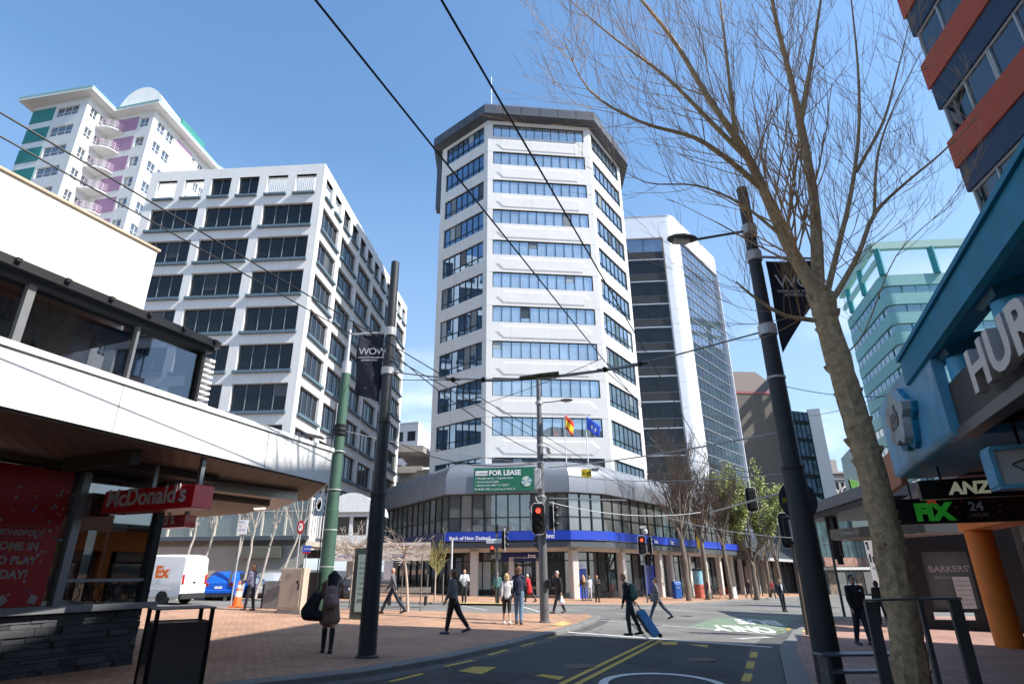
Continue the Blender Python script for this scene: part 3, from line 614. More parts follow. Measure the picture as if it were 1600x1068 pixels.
for a, b in bx:
    g = window(shops, SM, a, b, 1.15, 3.08, 3, GSH, mat('cream_joinery', (.5, .48, .42), .6), .3, .08, hz=(.80,))
    t = MB()
    for i in range(1, 12): t.box((a + (b - a) * i / 12, 2.89, -.26), (.05, .42, .05), M=SM)
    t.build('transom_bars', MATS['cream_joinery'], g)
g = MB().box((SW / 2, 5.45, -.25), (SW, 2.5, .03), M=SM).build('upper_window', glassm('cafe_upper_glass', (.12, .13, .12), .3), shops)
f = MB()
for i in range(29): f.box((SW * i / 28, 5.45, -.17), (.12, 2.5, .16), M=SM)
f.box((SW / 2, 4.24, -.17), (SW, .1, .12), M=SM); f.box((SW / 2, 6.66, -.17), (SW, .1, .12), M=SM); f.box((SW / 2, 5.9, -.17), (SW, .05, .1), M=SM); f.build('upper_window_frame', MATS['cream_joinery'], g)
f = MB()
for i in range(7): f.box((.15 * 0, 5.5, -.3 - .55 * i), (.08, 2.6, .1), M=SM @ Matrix.Translation((SW + .02, 0, 0)))
f.box((0, 6.75, -1.9), (.1, .12, 3.6), M=SM @ Matrix.Translation((SW + .02, 0, 0))); f.build('side_fins', mat('white_joinery', (.72, .72, .70), .5), shops)
q = PL(440, 870, S1, 91); 
hs = MB().box(((PL(405, 860, S1, 91) - S0).length, 3.2, .35), (3.0, .75, .12), M=SM).build('hanging_board', mat('olive_board', (.12, .12, .09), .6), shops)
bsg = thing('shop_sign', 'blue grey sign board with oval emblem on the cafe corner', 'sign', (-14.3, 42, 6.5))
M = face_M(D(492, 790, 41.6), D(522, 798, 41.6)); MS = M @ Matrix.Translation((0, D(492, 790, 41.6).z, 0))
MB().box((.62, .1, 0), (1.25, 1.5, .1), M=MS).build('board', mat('sign_slate', (.12, .16, .20), .5), bsg)
for k, s in enumerate(('DE', 'LUXE', 'cafe')): text(s, MS @ Matrix.Translation((.62, .42 - .42 * k, .06)), .3, WSG, bsg)
el = MB(); el.lathe((0, 0, 0), [(.24, 0), (.24, .02), (.19, .02), (.19, 0)], 20, M=None)
el.v = [MS @ (Vector((q.x * .8 + .3, q.y * 1.9 + .1, q.z + .055))) for q in el.v]; el.build('emblem', WSG, bsg)
# bay-windowed kiosk with arched white roof
WJ = MATS['white_joinery']
kp = D(548, 860, 37.5); kiosk = thing('bay_kiosk', 'white bay window oriel with an arched roof beside the dark lamp post', 'building', (kp.x, kp.y, 4))
x0, x1 = D(522, 820, 37.5).x, D(576, 820, 37.5).x; z0, z1 = D(548, 862, 37.5).z, D(548, 800, 37.5).z
mb = MB(); mb.box(((x0 + x1) / 2, 38.6, (z0 + .5 * (z1 - z0) * .45)), (x1 - x0 + .2, 2.4, (z1 - z0) * .38))
for (x, y) in ((x0, 37.5), (x1, 37.5), ((x0 + x1) / 2, 37.5), (x1, 39.6), (x0, 39.6)): mb.box((x, y, (z0 + z1) / 2), (.2, .2, z1 - z0))
mb.box(((x0 + x1) / 2, 38.6, z1 - .12), (x1 - x0 + .3, 2.5, .28)); mb.build('joinery', WJ, kiosk)
MB().box(((x0 + x1) / 2, 38.6, (z0 + z1) / 2 + .45), (x1 - x0 - .05, 2.15, (z1 - z0) * .55)).build('window', GSH, kiosk)
rr = (x1 - x0) / 2 + .35; rf = MB(); n = 14
rings = [[Vector(((x0 + x1) / 2 + rr * cos(pi * j / n) * k, y, z1 + 1.15 * sin(pi * j / n) * k)) for j in range(n + 1)] for y, k in ((37.2, 1), (41.5, 1))]
rf.loft(rings, closed=False, caps=False); rf.add(rings[0], (tuple(range(n + 1)),)); rf.build('arched_roof', mat('white_roof', (.78, .78, .77), .5), kiosk, smooth=True)
kb = MB(); kb.box(((x0 + x1) / 2, 39.2, z0 / 2 + .1), ((x1 - x0) * .35, 1.2, z0 + .3)); kb.build('pier', BEI, kiosk)
# banner across the lane mouth
ban = thing('cafe_banner', 'long cream banner with cafe lettering stretched across the lane mouth', 'banner', D(600, 862, 36.5))
a_, b_ = D(520, 874, 36.5), D(672, 877, 36.5); M = face_M(a_, b_); MMb = M @ Matrix.Translation((0, a_.z, 0)); Wb = (b_ - a_).length
MB().box((Wb / 2, .42, 0), (Wb, 1.0, .03), M=MMb).build('cloth', mat('banner_cream', (.58, .49, .43), .7, var=.1, scale=2), ban)
BRN = mat('brown_print', (.16, .07, .04), .7); BLP = mat('blue_print', (.10, .13, .35), .7)
text('OPEN 7 DAYS', MMb @ Matrix.Translation((.1, .5, .02)), .38, BRN, ban, bold=.006); text('Lunch & Dinner', MMb @ Matrix.Translation((.1, .08, .02)), .36, BLP, ban)
text('GOURMET', MMb @ Matrix.Translation((2.9, .5, .02)), .38, BRN, ban, bold=.006); text('for Bakery', MMb @ Matrix.Translation((3.0, .08, .02)), .3, BLP, ban)
text('COFFEE', MMb @ Matrix.Translation((4.65, .52, .02)), .3, BRN, ban); text('pies & cakes', MMb @ Matrix.Translation((4.65, .1, .02)), .27, BRN, ban)
# buildings closing the lane
lane = thing('lane_building', 'weathered concrete building with balcony slabs at the end of the lane', 'building', (-13, 84, 0))
mb = MB(); c0 = D(622, 690, 82); c1 = D(668, 742, 82)
mb.prism([(-16.2, 84), (-10.5, 80), (-9.6, 120), (-17, 120)], 0, D(630, 735, 82).z)
for i in range(4):
    z = 9 + i * 2.9; mb.prism([(-16.4, 82), (-12.6, 82), (-11.8 + .2 * i, 95), (-16.4, 95)], z, z + .9)
mb.build('wall', mat('lane_concrete', (.33, .31, .28), .8, var=.2, scale=.6, streak=.3), lane)
farw = thing('apartment_building', 'bright white apartment block far down the lane', 'building', (-20, 125, 0))
p0, p1 = Vector((-26.5, 128, 0)), Vector((-20.6, 126, 0)); p2 = p1 + V2(3) * 45; zt = D(644, 658, 126).z
mb = MB(); ops = [(a, a + 2.0, zt - 4.2 - 3.6 * i, zt - 2.0 - 3.6 * i) for a in (.6, 3.6) for i in range(4)]; M = wall_grid(mb, p0, p1, 0, zt, ops, .3)
ops2 = [(1.2, 2.2, zt - 4.2 - 3.6 * i, zt - 2.0 - 3.6 * i) for i in range(4)]
M2 = wall_grid(mb, p1, p2, 0, zt, [], .3); mb.prism([p0.xy, p1.xy, p2.xy, (p0 + V2(3) * 45).xy], zt - .5, zt - .3)
mb.build('wall', WHITE, farw)
for o in ops: window(farw, M, *o, 2, GL, DKF, .25, .1)
# ------------------------------------------------------------------ pink and green residential tower
PK = mat('plum_render', (.36, .21, .34), .7, var=.06); PKL = mat('pink_render', (.72, .46, .60), .7, var=.06); GN = mat('green_render', (.03, .22, .20), .7); AQ = mat('aqua_trim', (.26, .44, .40), .6)
res = thing('apartment_tower', 'white apartment tower with plum, pink and green panels behind the white block', 'building', (-60, 66, 0))
Yp = 62.
def Pp(u, v): return D(u, v, Yp)
a0 = D(62, 150, 64); a0.z = 0; a1 = D(141, 150, 62); a1.z = 0
dir2 = V2(30); 
a1 = Vector((a1.x, a1.y, 0)); a0 = Vector((a0.x, a0.y, 0)); zt = D(141, 150, 62).z
az_s = 6.0
a2 = a1 + V2(az_s) * 4.2                                   # recess behind the balconies
a3 = a2 + (a1 - a0).normalized() * 7.2
a4 = a3 + V2(az_s) * 13.0
mb = MB(); H0 = -2; fh = 3.35; nf = 13
lst = []
def rface(P0, P1, ops):
    M = wall_grid(mb, P0, P1, H0, zt, ops, .2); lst.append((M, ops)); return M
W01 = (a1 - a0).length; W23 = (a3 - a2).length; W34 = 13.0
def rows_(x0, x1, h0=.9, h1=2.5): return [(x0, x1, zt - 3.6 - fh * i + h0, zt - 3.6 - fh * i + h1) for i in range(nf)]
M01 = rface(a0, a1, rows_(W01 * .46, W01 * .86)); M12 = rface(a1, a2, rows_(.7, 1.9) + rows_(2.3, 3.5)); M23 = rface(a2, a3, rows_(W23 * .70, W23 * .90)); M34 = rface(a3, a4, rows_(1.0, 2.5) + rows_(2.9, 4.4) + rows_(8.8, 9.4) + rows_(10.2, 11.4) + rows_(11.6, 12.6))
b1 = a4 + V2(30) * 6; wall_grid(mb, a4, b1, H0, zt, []); wall_grid(mb, a0 + V2(4) * 25, a0, H0, zt, []); wall_grid(mb, b1, a0 + V2(4) * 25, H0, zt, [])
mb.build('wall', WHITE, res)
GR = glassm('flat_glass', (.10, .13, .17), .25)
for (M, ops) in lst:
    for o in ops: window(res, M, *o, 2 if o[1] - o[0] < 2 else 3, GR, WJ, .15, .09, hz=(.38,))
for (M, x0, x1, m_, dz) in ((M01, .0, W01 * .42, GN, 0), (M23, W23 * .18, W23 * .66, PK, 0), (M34, 5.0, 8.5, PKL, 0)):
    for i in range(nf):
        z = zt - 3.6 - fh * i + .55; MB().box(((x0 + x1) / 2, z + 1.15, .02), (x1 - x0, 2.3, .04), M=M).build('colour_panel', m_, res)
for i in range(nf):                                         # curved balconies in the re-entrant corner
    z = zt - 3.6 - fh * i + .3; c = a2; X_ = (a3 - a2).normalized(); Yv = -V2(az_s); n = 10
    arc = [c + X_ * (2.8 * sin(pi / 2 * j / n)) + Yv * (2.2 * cos(pi / 2 * j / n)) for j in range(n + 1)]
    bl = MB(); bl.prism([c.xy] + [p.xy for p in arc], z - .14, z); b_o = bl.build('balcony', WHITE, res)
    rl = MB()
    for h_ in (.35, .6, .85, 1.1): rl.tube([p + Vector((0, 0, z + h_)) for p in arc], .03, 4)
    for p in arc[::2]: rl.tube([p + Vector((0, 0, z)), p + Vector((0, 0, z + 1.1))], .03, 4)
    rl.build('railing', mat('pink_rail', (.62, .50, .58), .5), b_o)
rf = MB(); ov = 1.3
plan = [a0 - V2(az_s) * ov - V2(92) * ov, a1 - V2(az_s) * ov + V2(92) * ov, a2 - V2(az_s) * ov + V2(92) * ov, a3 - V2(az_s) * ov + V2(92) * ov, a4 + V2(92) * ov, b1 + V2(92) * ov, a0 + V2(4) * 26]
rf.prism([p.xy for p in plan], zt, zt + .22); rf.build('eaves', WHITE, res)
rf = MB(); plan2 = [a0 - V2(az_s) * ov - V2(92) * ov, a1 - V2(az_s) * ov + V2(92) * ov, a2 - V2(az_s) * ov + V2(92) * ov, a3 - V2(az_s) * ov + V2(92) * ov, a4 + V2(92) * ov, b1 + V2(92) * ov, a0 + V2(4) * 26]
rf.prism([p.xy for p in plan2], zt + .224, zt + .62); rf.build('roof_edge', AQ, res)
gp = MB(); M = M34; gp.box((6.6, zt + .9, 1.0), (5.5, 1.6, .3), M=M); gp.build('green_gable', mat('jade_panel', (.04, .24, .20), .6), res)
# arched plant room on the roof
c = (a1 + a3) / 2 + V2(4) * 3 + V2(92) * 0; n = 16
rr_ = 3.4; rings = [[c + V2(92) * (rr_ * cos(pi * j / n)) + V2(2) * y + Vector((0, 0, zt + .6 + 5.2 * sin(pi * j / n))) for j in range(n + 1)] for y in (0, 9)]
ar = MB(); ar.loft(rings, closed=False, caps=False); ar.add(rings[0], (tuple(range(n + 1)),)); ar.build('arched_plant_room', WHITE, res, smooth=True)
an = MB(); p = D(278, 240, 70); ab = Vector((p.x, p.y, zt)); an.tube([ab, p + Vector((0, 0, 4.6))], .06, 5)
for k, zz in ((1.8, 2.8), (1.2, 3.6), (.9, 4.4)): an.tube([p + Vector((-k, 0, zz)), p + Vector((k, .5, zz + .1))], .03, 4)
for k in (-1.4, -.7, .1, .8, 1.4): an.tube([p + Vector((k, -.6, 2.85)), p + Vector((k, .6, 2.85))], .02, 4)
an.build('antenna', MATS['galvanised'], res)
# ------------------------------------------------------------------ silver tower with the rounded corner
ST = mat('silver_panel', (.74, .75, .77), .35, metal=.25, var=.04, scale=.4)
GRF = glassm('dark_curtain_glass', (.19, .235, .30), .7, wav=.01)
silver = thing('glass_tower', 'silver tower with a rounded corner and dark glass sides right of the octagonal tower', 'building', (26, 85, 0))
fl_ = 3.55; z_t = 51.3
cc = Vector((23.1, 76.6, 0)); rad = 1.9; e1 = V2(39); n1 = Vector((e1.y, -e1.x, 0)); e0 = V2(94); n0 = -V2(4)
n0 = Vector((e0.y, -e0.x, 0))
arc = []
t0, t1 = atan2(n0.y, n0.x), atan2(n1.y, n1.x)
if t1 < t0: t1 += 2 * pi
for j in range(11): t = t0 + (t1 - t0) * j / 10; arc.append(cc + Vector((cos(t), sin(t), 0)) * rad)
pL = arc[0] - e0 * 6.5; pR = arc[-1] + e1 * 15.6
mb = MB()
path = [arc[0] - e0 * .7] + arc + [arc[-1] + e1 * .9]
mb.loft([[p + Vector((0, 0, z)) for p in path] for z in (3, z_t)], closed=False, caps=False)
Mr = face_M(arc[-1] + e1 * .9, pR); Wr = (pR - arc[-1]).length - .9; Ml = face_M(pL, arc[0] - e0 * .7); Wl = 5.8
mb.box((Wl / 2, z_t - 1.9, -.25), (Wl, 3.8, .5), M=Ml)
mb.box((Wr / 2, z_t - 1.7, -.25), (Wr, 3.4, .5), M=Mr)
mb.prism([pL.xy] + [p.xy for p in path] + [pR.xy, (pR + V2(-51) * 20).xy, (pL + V2(4) * 20).xy], z_t - .4, z_t - .02)
wall_grid(mb, pR, pR + V2(-51) * 20, 3, z_t, [])
mb.box((Wr - .12, 24, -.1), (.22, 46, .5), M=Mr)
JT = mat('fine_joint', (.35, .36, .37), .6); mb.m = 1
for i in range(14):
    z = z_t - 1.2 - fl_ * i; mb.tube([p + Vector((0, 0, z)) for p in path], .015, 4, cap=False)
mb.build('wall', [ST, JT], silver, smooth=True, angle=30)
g = MB().box((Wr / 2, (z_t - 3.4 + 3) / 2, -.3), (Wr - .2, z_t - 6.4, .05), M=Mr).build('window', GRF, silver)
f = MB()
for i in range(26): f.box((Wr / 2, z_t - 3.42 - fl_ / 2 * i, -.22), (Wr - .3, .075, .1), M=Mr)
f.box((.1, 25, -.22), (.1, 44, .12), M=Mr); f.build('window_frame', mat('silver_rail', (.6, .62, .65), .35, metal=.6), g)
f = MB()
for i in range(14):
    for j in range(1, 10): f.box((Wr * j / 10, z_t - 3.42 - fl_ * (i + .5), -.262), (.025, fl_ - .2, .02), M=Mr)
f.build('glazing_joints', DKF, g)
f = MB()
for i in range(14):
    z = z_t - 3.8 - fl_ * i
    w_ = MB().box((Wl / 2, z - fl_ * .32, -.3), (Wl - .3, fl_ * .6, .05), M=Ml).build('window', GL if i else GRF, silver)
    MB().box((Wl / 2, z - fl_ * .32, -.25), (.06, fl_ * .6, .05), M=Ml).build('window_frame', DKF, w_)
    MB().box((Wl / 2, z - fl_ * .81, -.32), (Wl - .3, fl_ * .36, .04), M=Ml).build('spandrel_panel', mat('grey_spandrel', (.022, .022, .023), .4), silver)
    MB().box((Wl / 2, z + .02, -.2), (Wl - .2, .1, .12), M=Ml).build('ledge', MATS['silver_rail'], silver)
# ------------------------------------------------------------------ further buildings down the street on the right
def simple(name, label, pts, z0, z1, m, loc=None): 
    t = thing(name, label, 'building', loc or (pts[0][0], pts[0][1], z0)); return t
br = thing('brown_building', 'dull brown windowless building with a hipped top behind the bare branches', 'building', (46, 112, 0))
p0 = D(1120, 600, 110); p1 = D(1212, 600, 110); zt = D(1150, 612, 110).z; zp = D(1165, 566, 110).z
mb = MB(); pl = [(p0.x - 8, 110), (p1.x + 2, 112), (p1.x + 6, 135), (p0.x - 8, 135)]; mb.prism(pl, -2, zt); mb.build('wall', mat('brown_render', (.15, .13, .11), .8, var=.12, scale=.15, streak=.3), br)
mb = MB(); mb.prism([(q[0], q[1] - .1 * (i < 2)) for i, q in enumerate(pl)], zt + .02, zt + .5); mb.build('red_trim', mat('faded_red', (.35, .12, .12), .7), br)
cx = (p0.x + p1.x) / 2 - 3; mb = MB(); k = .72
mb.loft([[Vector((x, y, zt + .5)) for x, y in pl], [Vector((cx + (x - cx) * k, 122 + (y - 122) * .6, zp)) for x, y in pl]]); mb.build('roof', mat('mansard_brown', (.13, .10, .09), .8), br)
dk = thing('dark_glass_tower', 'slim dark glass tower with a white edge behind the dark lamp post', 'building', (60, 115, 0))
zt = D(1245, 640, 110).z; q0 = D(1225, 640, 110); q1 = D(1263, 655, 112); mb = MB(); P0 = Vector((q0.x, 110, 0)); P1 = Vector((q1.x, 112, 0)); P2 = P1 + V2(30) * 1.6
mb = MB().box((0, 0, 0), (.01, .01, .01)) if False else MB()
mb.prism([P0.xy, P1.xy, (P1 + V2(25) * 20).xy, (P0 + V2(25) * 20).xy], -2, zt); g = mb.build('window', GRF, dk)
M = face_M(P0, P1); Wd = (P1 - P0).length; f = MB()
for i in range(13): f.box((Wd / 2, zt - 3.4 * i - 2.2, .04), (Wd, .8, .06), M=M)
for j in range(6): f.box((Wd * j / 5, zt / 2, .06), (.12, zt, .08), M=M)
f.build('window_frame', DKF, g)
MB().prism([(P1 + V2(110) * .02).xy, (P1 + V2(110) * 2.3).xy, (P1 + V2(110) * 2.3 + V2(25) * 20).xy, (P1 + V2(110) * .02 + V2(25) * 20).xy], -2, zt + .6).build('edge_wall', WHITE, dk)
# old stone building at the end of the view
SN = mat('old_stone', (.36, .31, .29), .85, var=.12, scale=.3, bump=.2, streak=.2)
old = thing('stone_building', 'old grey pink stone building with arched bays at the end of the street', 'building', (100, 190, 0))
Y0_ = 190; xa, xb = D(1270, 740, Y0_).x, D(1345, 740, Y0_).x; zt = D(1300, 738, Y0_).z
P0, P1 = Vector((xa, Y0_, 0)), Vector((xb, Y0_ + 2, 0)); Wd = (P1 - P0).length; mb = MB(); ops = []
for i in range(7):
    for j in range(7): ops.append((1.0 + j * (Wd - 2) / 7 + .3, 1.0 + (j + 1) * (Wd - 2) / 7 - .5, zt - 5.2 - 3.6 * i, zt - 2.9 - 3.6 * i))
M = wall_grid(mb, P0, P1, -4, zt, ops, .4)
mb.box((Wd / 2, zt + .1, .2), (Wd + 1, .7, 1.2), M=M); mb.box((Wd / 2, zt - 1.9, .1), (Wd, .3, .6), M=M)
mb.prism([P0.xy, P1.xy, (P1.x, 215), (P0.x, 215)], zt - .5, zt - .2)
tz = D(1300, 728, Y0_).z; mb.box((Wd * .38, (zt + tz) / 2 + 1.0, -4), (Wd * .45, (tz - zt) + 2.8, 7), M=M)
mb.build('wall', SN, old)
for o in ops: window(old, M, *o, 2, GL, WJ, .35, .12, fr=False)
ab_ = MB()
for cxf in (.33, .66):
    c = Vector((Wd * cxf, zt - 7, .3)); r_ = Wd * .13; pts = [M @ (c + Vector((r_ * cos(pi * j / 12), r_ * 1.3 * sin(pi * j / 12), 0))) for j in range(13)]
    ab_ = MB().tube([M @ (c + Vector((r_, -22, 0)))] + pts + [M @ (c + Vector((-r_, -22, 0)))], .3, 5); ab_.build('arch_moulding', mat('pale_stone', (.5, .46, .43), .8), old)
# green-blue glass atrium low in the street
gb = thing('glass_building', 'low wedge of pale blue green glass below the stone building', 'building', (60, 100, 0))
q = [D(1278, 770, 88), D(1322, 838, 88)]; P0 = Vector((D(1272, 800, 88).x, 88, 0)); P1 = P0 + V2(52) * 14; za = D(1278, 768, 88).z; zb = za - 5
mb = MB(); mb.prism([P0.xy, P1.xy, (P1 + V2(20) * 10).xy, (P0 + V2(20) * 10).xy], -4, lambda x, y: za + (zb - za) * (hypot(x - P0.x, y - P0.y) / 16)); g = mb.build('window', mat('aqua_glass', (.05, .085, .09), .35, var=.6, scale=.5, spec=.25), gb)
M = face_M(P0, P1); f = MB()
for j in range(11): f.box((1.4 * j, za / 2 - 3, .05), (.08, za - (za - zb) * j / 11 + 1.5, .06), M=M)
for i in range(5): f.box((7, za - 7 - 2 * i, .045), (14, .08, .05), M=M)
f.build('window_frame', mat('teal_frame', (.10, .16, .17), .5), g)
for i in range(5): MB().box((1.4 + 2.8 * i, .0, .12), (2.5, 3.0, .1), M=M).build('shop_window', [mat('shop_warm_dim', (.14, .10, .07), .6, var=.8, scale=1.5), GSH, mat('shop_cool_dim', (.12, .19, .20), .6, var=.8, scale=1.5)][i % 3], gb)
MB().box((7, 2.0, .8), (14.4, .35, 1.7), M=M).build('awning', mat('awning_pale', (.40, .39, .36), .7, var=.2), gb); MB().box((7, 2.9, .15), (14.2, 1.2, .12), M=M).build('sign_band', mat('sign_band_mix', (.22, .12, .09), .6, var=.9, scale=1.1), gb)
bp = thing('poster_building', 'leaning dark glass corner building with green poster panels beside the street tree', 'building', (36, 60, 0))
# its sign tower overhangs the street
p0 = D(1318, 715, 44); p1 = D(1345, 715, 44); mb = MB()
q = [D(1314, 716, 44), D(1328, 700, 44), D(1372, 720, 44), D(1372, 845, 44), D(1335, 838, 44)]
vs = [Vector(a) for a in q] + [Vector(a) + V2(60) * 3 for a in q]; n = 5
mb.add(vs, [tuple(range(n)), tuple(range(2 * n - 1, n - 1, -1))] + [(i, i + n, (i + 1) % n + n, (i + 1) % n) for i in range(n)]); mb.build('glass_screen', glassm('screen_glass', (.05, .065, .055), .25, wav=.1), bp, fix=True)
mb = MB(); q = [D(1327, 748, 43.9), D(1340, 752, 43.9), D(1346, 790, 43.9), D(1338, 792, 43.9)]; vs = q + [Vector(a) + V2(60) * .1 for a in q]; n = 4
mb.add(vs, [tuple(range(n)), tuple(range(2 * n - 1, n - 1, -1))] + [(i, i + n, (i + 1) % n + n, (i + 1) % n) for i in range(n)]); mb.build('poster', mat('green_poster', (.12, .32, .05), .6, var=.4, scale=3), bp, fix=True)
# ------------------------------------------------------------------ turquoise building with the roof pergola
TQ = mat('turquoise_panel', (.15, .36, .36), .6, var=.08, scale=.3); TQD = mat('turquoise_steel', (.02, .22, .24), .5); GTQ = glassm('turquoise_glass', (.10, .22, .24), .4)
tq = thing('turquoise_building', 'pale turquoise office building with banded windows and an open roof frame', 'building', (75, 95, 0))
K0 = D(1374, 430, 90); K0 = Vector((K0.x, 90, 0)); e0 = V2(94); e1 = V2(13.7); zb = D(1380, 430, 90).z
pl_ = K0 + e1 * 20; pr_ = K0 + e0 * 42
arc = [K0 + e1 * 1.5 * (1 - j / 6) ** 2 + e0 * 1.5 * (j / 6) ** 2 for j in range(7)]
path = [pl_] + arc + [pr_]
mb = MB()
for i in range(12):
    z = zb - 3.5 * i; mb.prism([p.xy for p in path] + [(pr_ + e1 * 20).xy], z - 2.0, z)
mb.build('wall', TQ, tq)
inner = [pl_ + e0 * .35] + [p + (e0 + e1) * .3 for p in arc] + [pr_ + e1 * .35]
Mf = face_M(K0 + e0 * 3.2 + e1 * .3, pr_ + e1 * .3); Wf = 38; Mg = face_M(pl_ + e0 * .3, K0 + e1 * 3 + e0 * .3); Wg = 17
core = MB(); core.prism([p.xy for p in inner] + [(pr_ + e1 * 19).xy], zb - 42, zb - .5); core.build('curved_corner', GTQ, tq)
for i in range(11):
    z = zb - 3.5 * i - 2.75
    for M, W_, n in ((Mf, Wf, 17), (Mg, Wg, 8)):
        g = MB().box((W_ / 2, z, .06), (W_, 1.48, .05), M=M).build('window', GTQ if M is Mf else glassm('turquoise_side_glass', (.06, .16, .24), .4), tq)
        f = MB()
        for j in range(n + 1): f.box((W_ * j / n, z, .1), (.12, 1.48, .06), M=M)
        f.box((W_ / 2, z + .7, .1), (W_, .08, .05), M=M); f.box((W_ / 2, z - .7, .1), (W_, .08, .05), M=M); f.build('window_frame', TQD, g)
zr = D(1363, 381, 90).z
fr_ = MB(); 
fr_.bar(pl_ + Vector((0, 0, zr - .6)), K0 + Vector((0, 0, zr - .6)) + e1 * .2, .9, 1.4); fr_.bar(K0 + Vector((0, 0, zr - .6)) - e0 * .2, pr_ + Vector((0, 0, zr - .6)), .9, 1.4)
fr_.bar(pl_ + Vector((0, 0, zr - 3.6)), K0 + Vector((0, 0, zr - 3.6)), .5, .9); fr_.build('roof_frame', mat('pale_turquoise', (.28, .46, .42), .6), tq)
for k in range(5): MB().tube([K0 + e0 * (.6 + 9 * k) + Vector((0, 0, zb)), K0 + e0 * (.6 + 9 * k) + Vector((0, 0, zr - 1.2))], .55, 8).build('roof_column', TQD, tq)
for k in (1, 2): MB().tube([K0 + e1 * (8 * k) + Vector((0, 0, zb)), K0 + e1 * (8 * k) + Vector((0, 0, zr - 1.2))], .55, 8).build('roof_column', TQD, tq)
c = K0 + e0 * 17 + e1 * 8
MB().loft([[c + Vector((x, y, zb)) for x, y in ((-4, -4), (10, -4), (10, 4), (-4, 4))], [c + Vector((x, y, zb + 4.2)) for x, y in ((2, -1), (7, -1), (7, 1), (2, 1))]]).build('brick_dome', mat('orange_brick', (.42, .25, .18), .8), tq)
# ------------------------------------------------------------------ restaurant on the left: stone base, glass shopfront, big white canopy, cream upper wall
def SM_(b0, a0, b1, a1, z=0.): return face_M(SB(b0, a0), SB(b1, a1), z)
def sprism(mb, pts, z0, z1): return mb.prism([SB(b, a).xy for b, a in pts], z0, z1)
rest = thing('restaurant_building', 'fast food restaurant with stone base, glazed shopfront and deep white canopy', 'building', SB(-12, 4, .3))
CRM = mat('cream_wall', (.80, .75, .64), .7, var=.04, scale=.5, streak=.08)
WPN = mat('white_panel', (.86, .86, .85), .42, var=.03, scale=.5)
DKS = mat('dark_steel', (.018, .019, .021), .45, metal=.5)
STN = brick_mat('stacked_stone', (.045, .048, .052), (.085, .088, .092), (.008, .008, .008), .34, .075, .009, .02, .75, rot=0, bigvar=.4, offset=.37)
_n, _l, _p = nodes_of(STN)                                  # lay the courses upright: x along the wall, y up
for nd in _n:
    if nd.type == 'MAPPING': nd.inputs['Rotation'].default_value = (R(90), 0, 0)
def stone(p0, p1, z1, t):
    o = thing; L_ = (p1 - p0).length; mb = MB(); rr = random.Random(3); z = p0.z - .6; M = face_M(p0, p1)
    while z < z1:
        h = rr.choice((.05, .07, .09, .11)); h = min(h, z1 - z); x = -rr.random() * .3
        while x < L_:
            w_ = rr.uniform(.18, .55); a, b = max(x, 0), min(x + w_, L_)
            if b > a + .02: mb.m = rr.randrange(3); mb.box(((a + b) / 2, z + h / 2, -t / 2 + rr.uniform(-.02, .022)), (b - a - .006, h - .006, t), M=M)
            x += w_
        z += h
    return mb
mb = stone(SB(-10.5, -1.5, .3), SB(-10.5, 8.1, .3), 1.16, .2)
SL = [mat('slate_a', (.030, .034, .040), .7, bump=.5, bscale=30), mat('slate_b', (.052, .057, .064), .75, bump=.5, bscale=30), mat('slate_c', (.075, .080, .086), .75, bump=.5, bscale=30)]
mb.build('stone_base', SL, rest)
mb = stone(SB(-10.52, 8.1, .3), SB(-15.5, 8.1, .3), 1.16, .2); 
o = mb.build('stone_base', SL, rest)
MB().box((4.85, 1.2, .02), (9.9, .1, .16), M=SM_(-10.5, -1.5, -10.5, 8.1)).build('sill', mat('satin_metal', (.28, .29, .30), .4, metal=.5), rest)
MB().box((-2.45, 1.2, -.02), (4.9, .1, .16), M=face_M(SB(-15.5, 8.1), SB(-10.5, 8.1)) @ Matrix.Translation((5.0, 0, 0))).build('sill', MATS['satin_metal'], rest)
CLR = mat('clear_glass', (.9, .95, .95), .0, trans=1., ior=1.25, var=0, spec=.6)
def thin_glass(name, tint=(.75, .8, .8), refl=.12):
    if name in MATS: return MATS[name]
    m = bpy.data.materials.new(name); m.use_nodes = True; n = m.node_tree.nodes; l = m.node_tree.links; n.remove(n['Principled BSDF'])
    tr = n.new('ShaderNodeBsdfTransparent'); tr.inputs[0].default_value = (*tint, 1); gl = n.new('ShaderNodeBsdfGlossy'); gl.inputs['Roughness'].default_value = .02; gl.inputs[0].default_value = (.9, .95, 1, 1)
    lw = n.new('ShaderNodeFresnel'); lw.inputs[0].default_value = 1.5; mu_ = n.new('ShaderNodeMath'); mu_.operation = 'ADD'; mu_.inputs[1].default_value = refl - .04
    mxs = n.new('ShaderNodeMixShader'); l.new(lw.outputs[0], mu_.inputs[0]); l.new(mu_.outputs[0], mxs.inputs[0]); l.new(tr.outputs[0], mxs.inputs[1]); l.new(gl.outputs[0], mxs.inputs[2]); l.new(mxs.outputs[0], n['Material Output'].inputs[0])
    MATS[name] = m; return m
TG = thin_glass('shopfront_glass'); TGU = thin_glass('upper_glass', (.42, .44, .47), .10)
Mw = SM_(-10.5, -1.5, -10.5, 8.1)
def shop_pane(x0, x1, M=Mw, z0=1.25, z1=3.3, name='window'):
    g = MB().box(((x0 + x1) / 2, (z0 + z1) / 2, -.03), (x1 - x0, z1 - z0, .012), M=M).build(name, TG, rest); return g
g1 = shop_pane(0, 8.0); g2 = shop_pane(8.12, 9.55)
f = MB()
for x in (.02, 3.0, 5.6, 8.06): f.box((x, 2.27, 0), (.13, 2.1, .14), M=Mw)
f.box((8.8, 1.62, .0), (1.45, .05, .06), M=Mw); f.build('window_frame', MATS['satin_metal'], g1)
MB().box((9.56, 2.27, -.02), (.14, 2.15, .14), M=Mw).build('corner_post', DKS, rest)
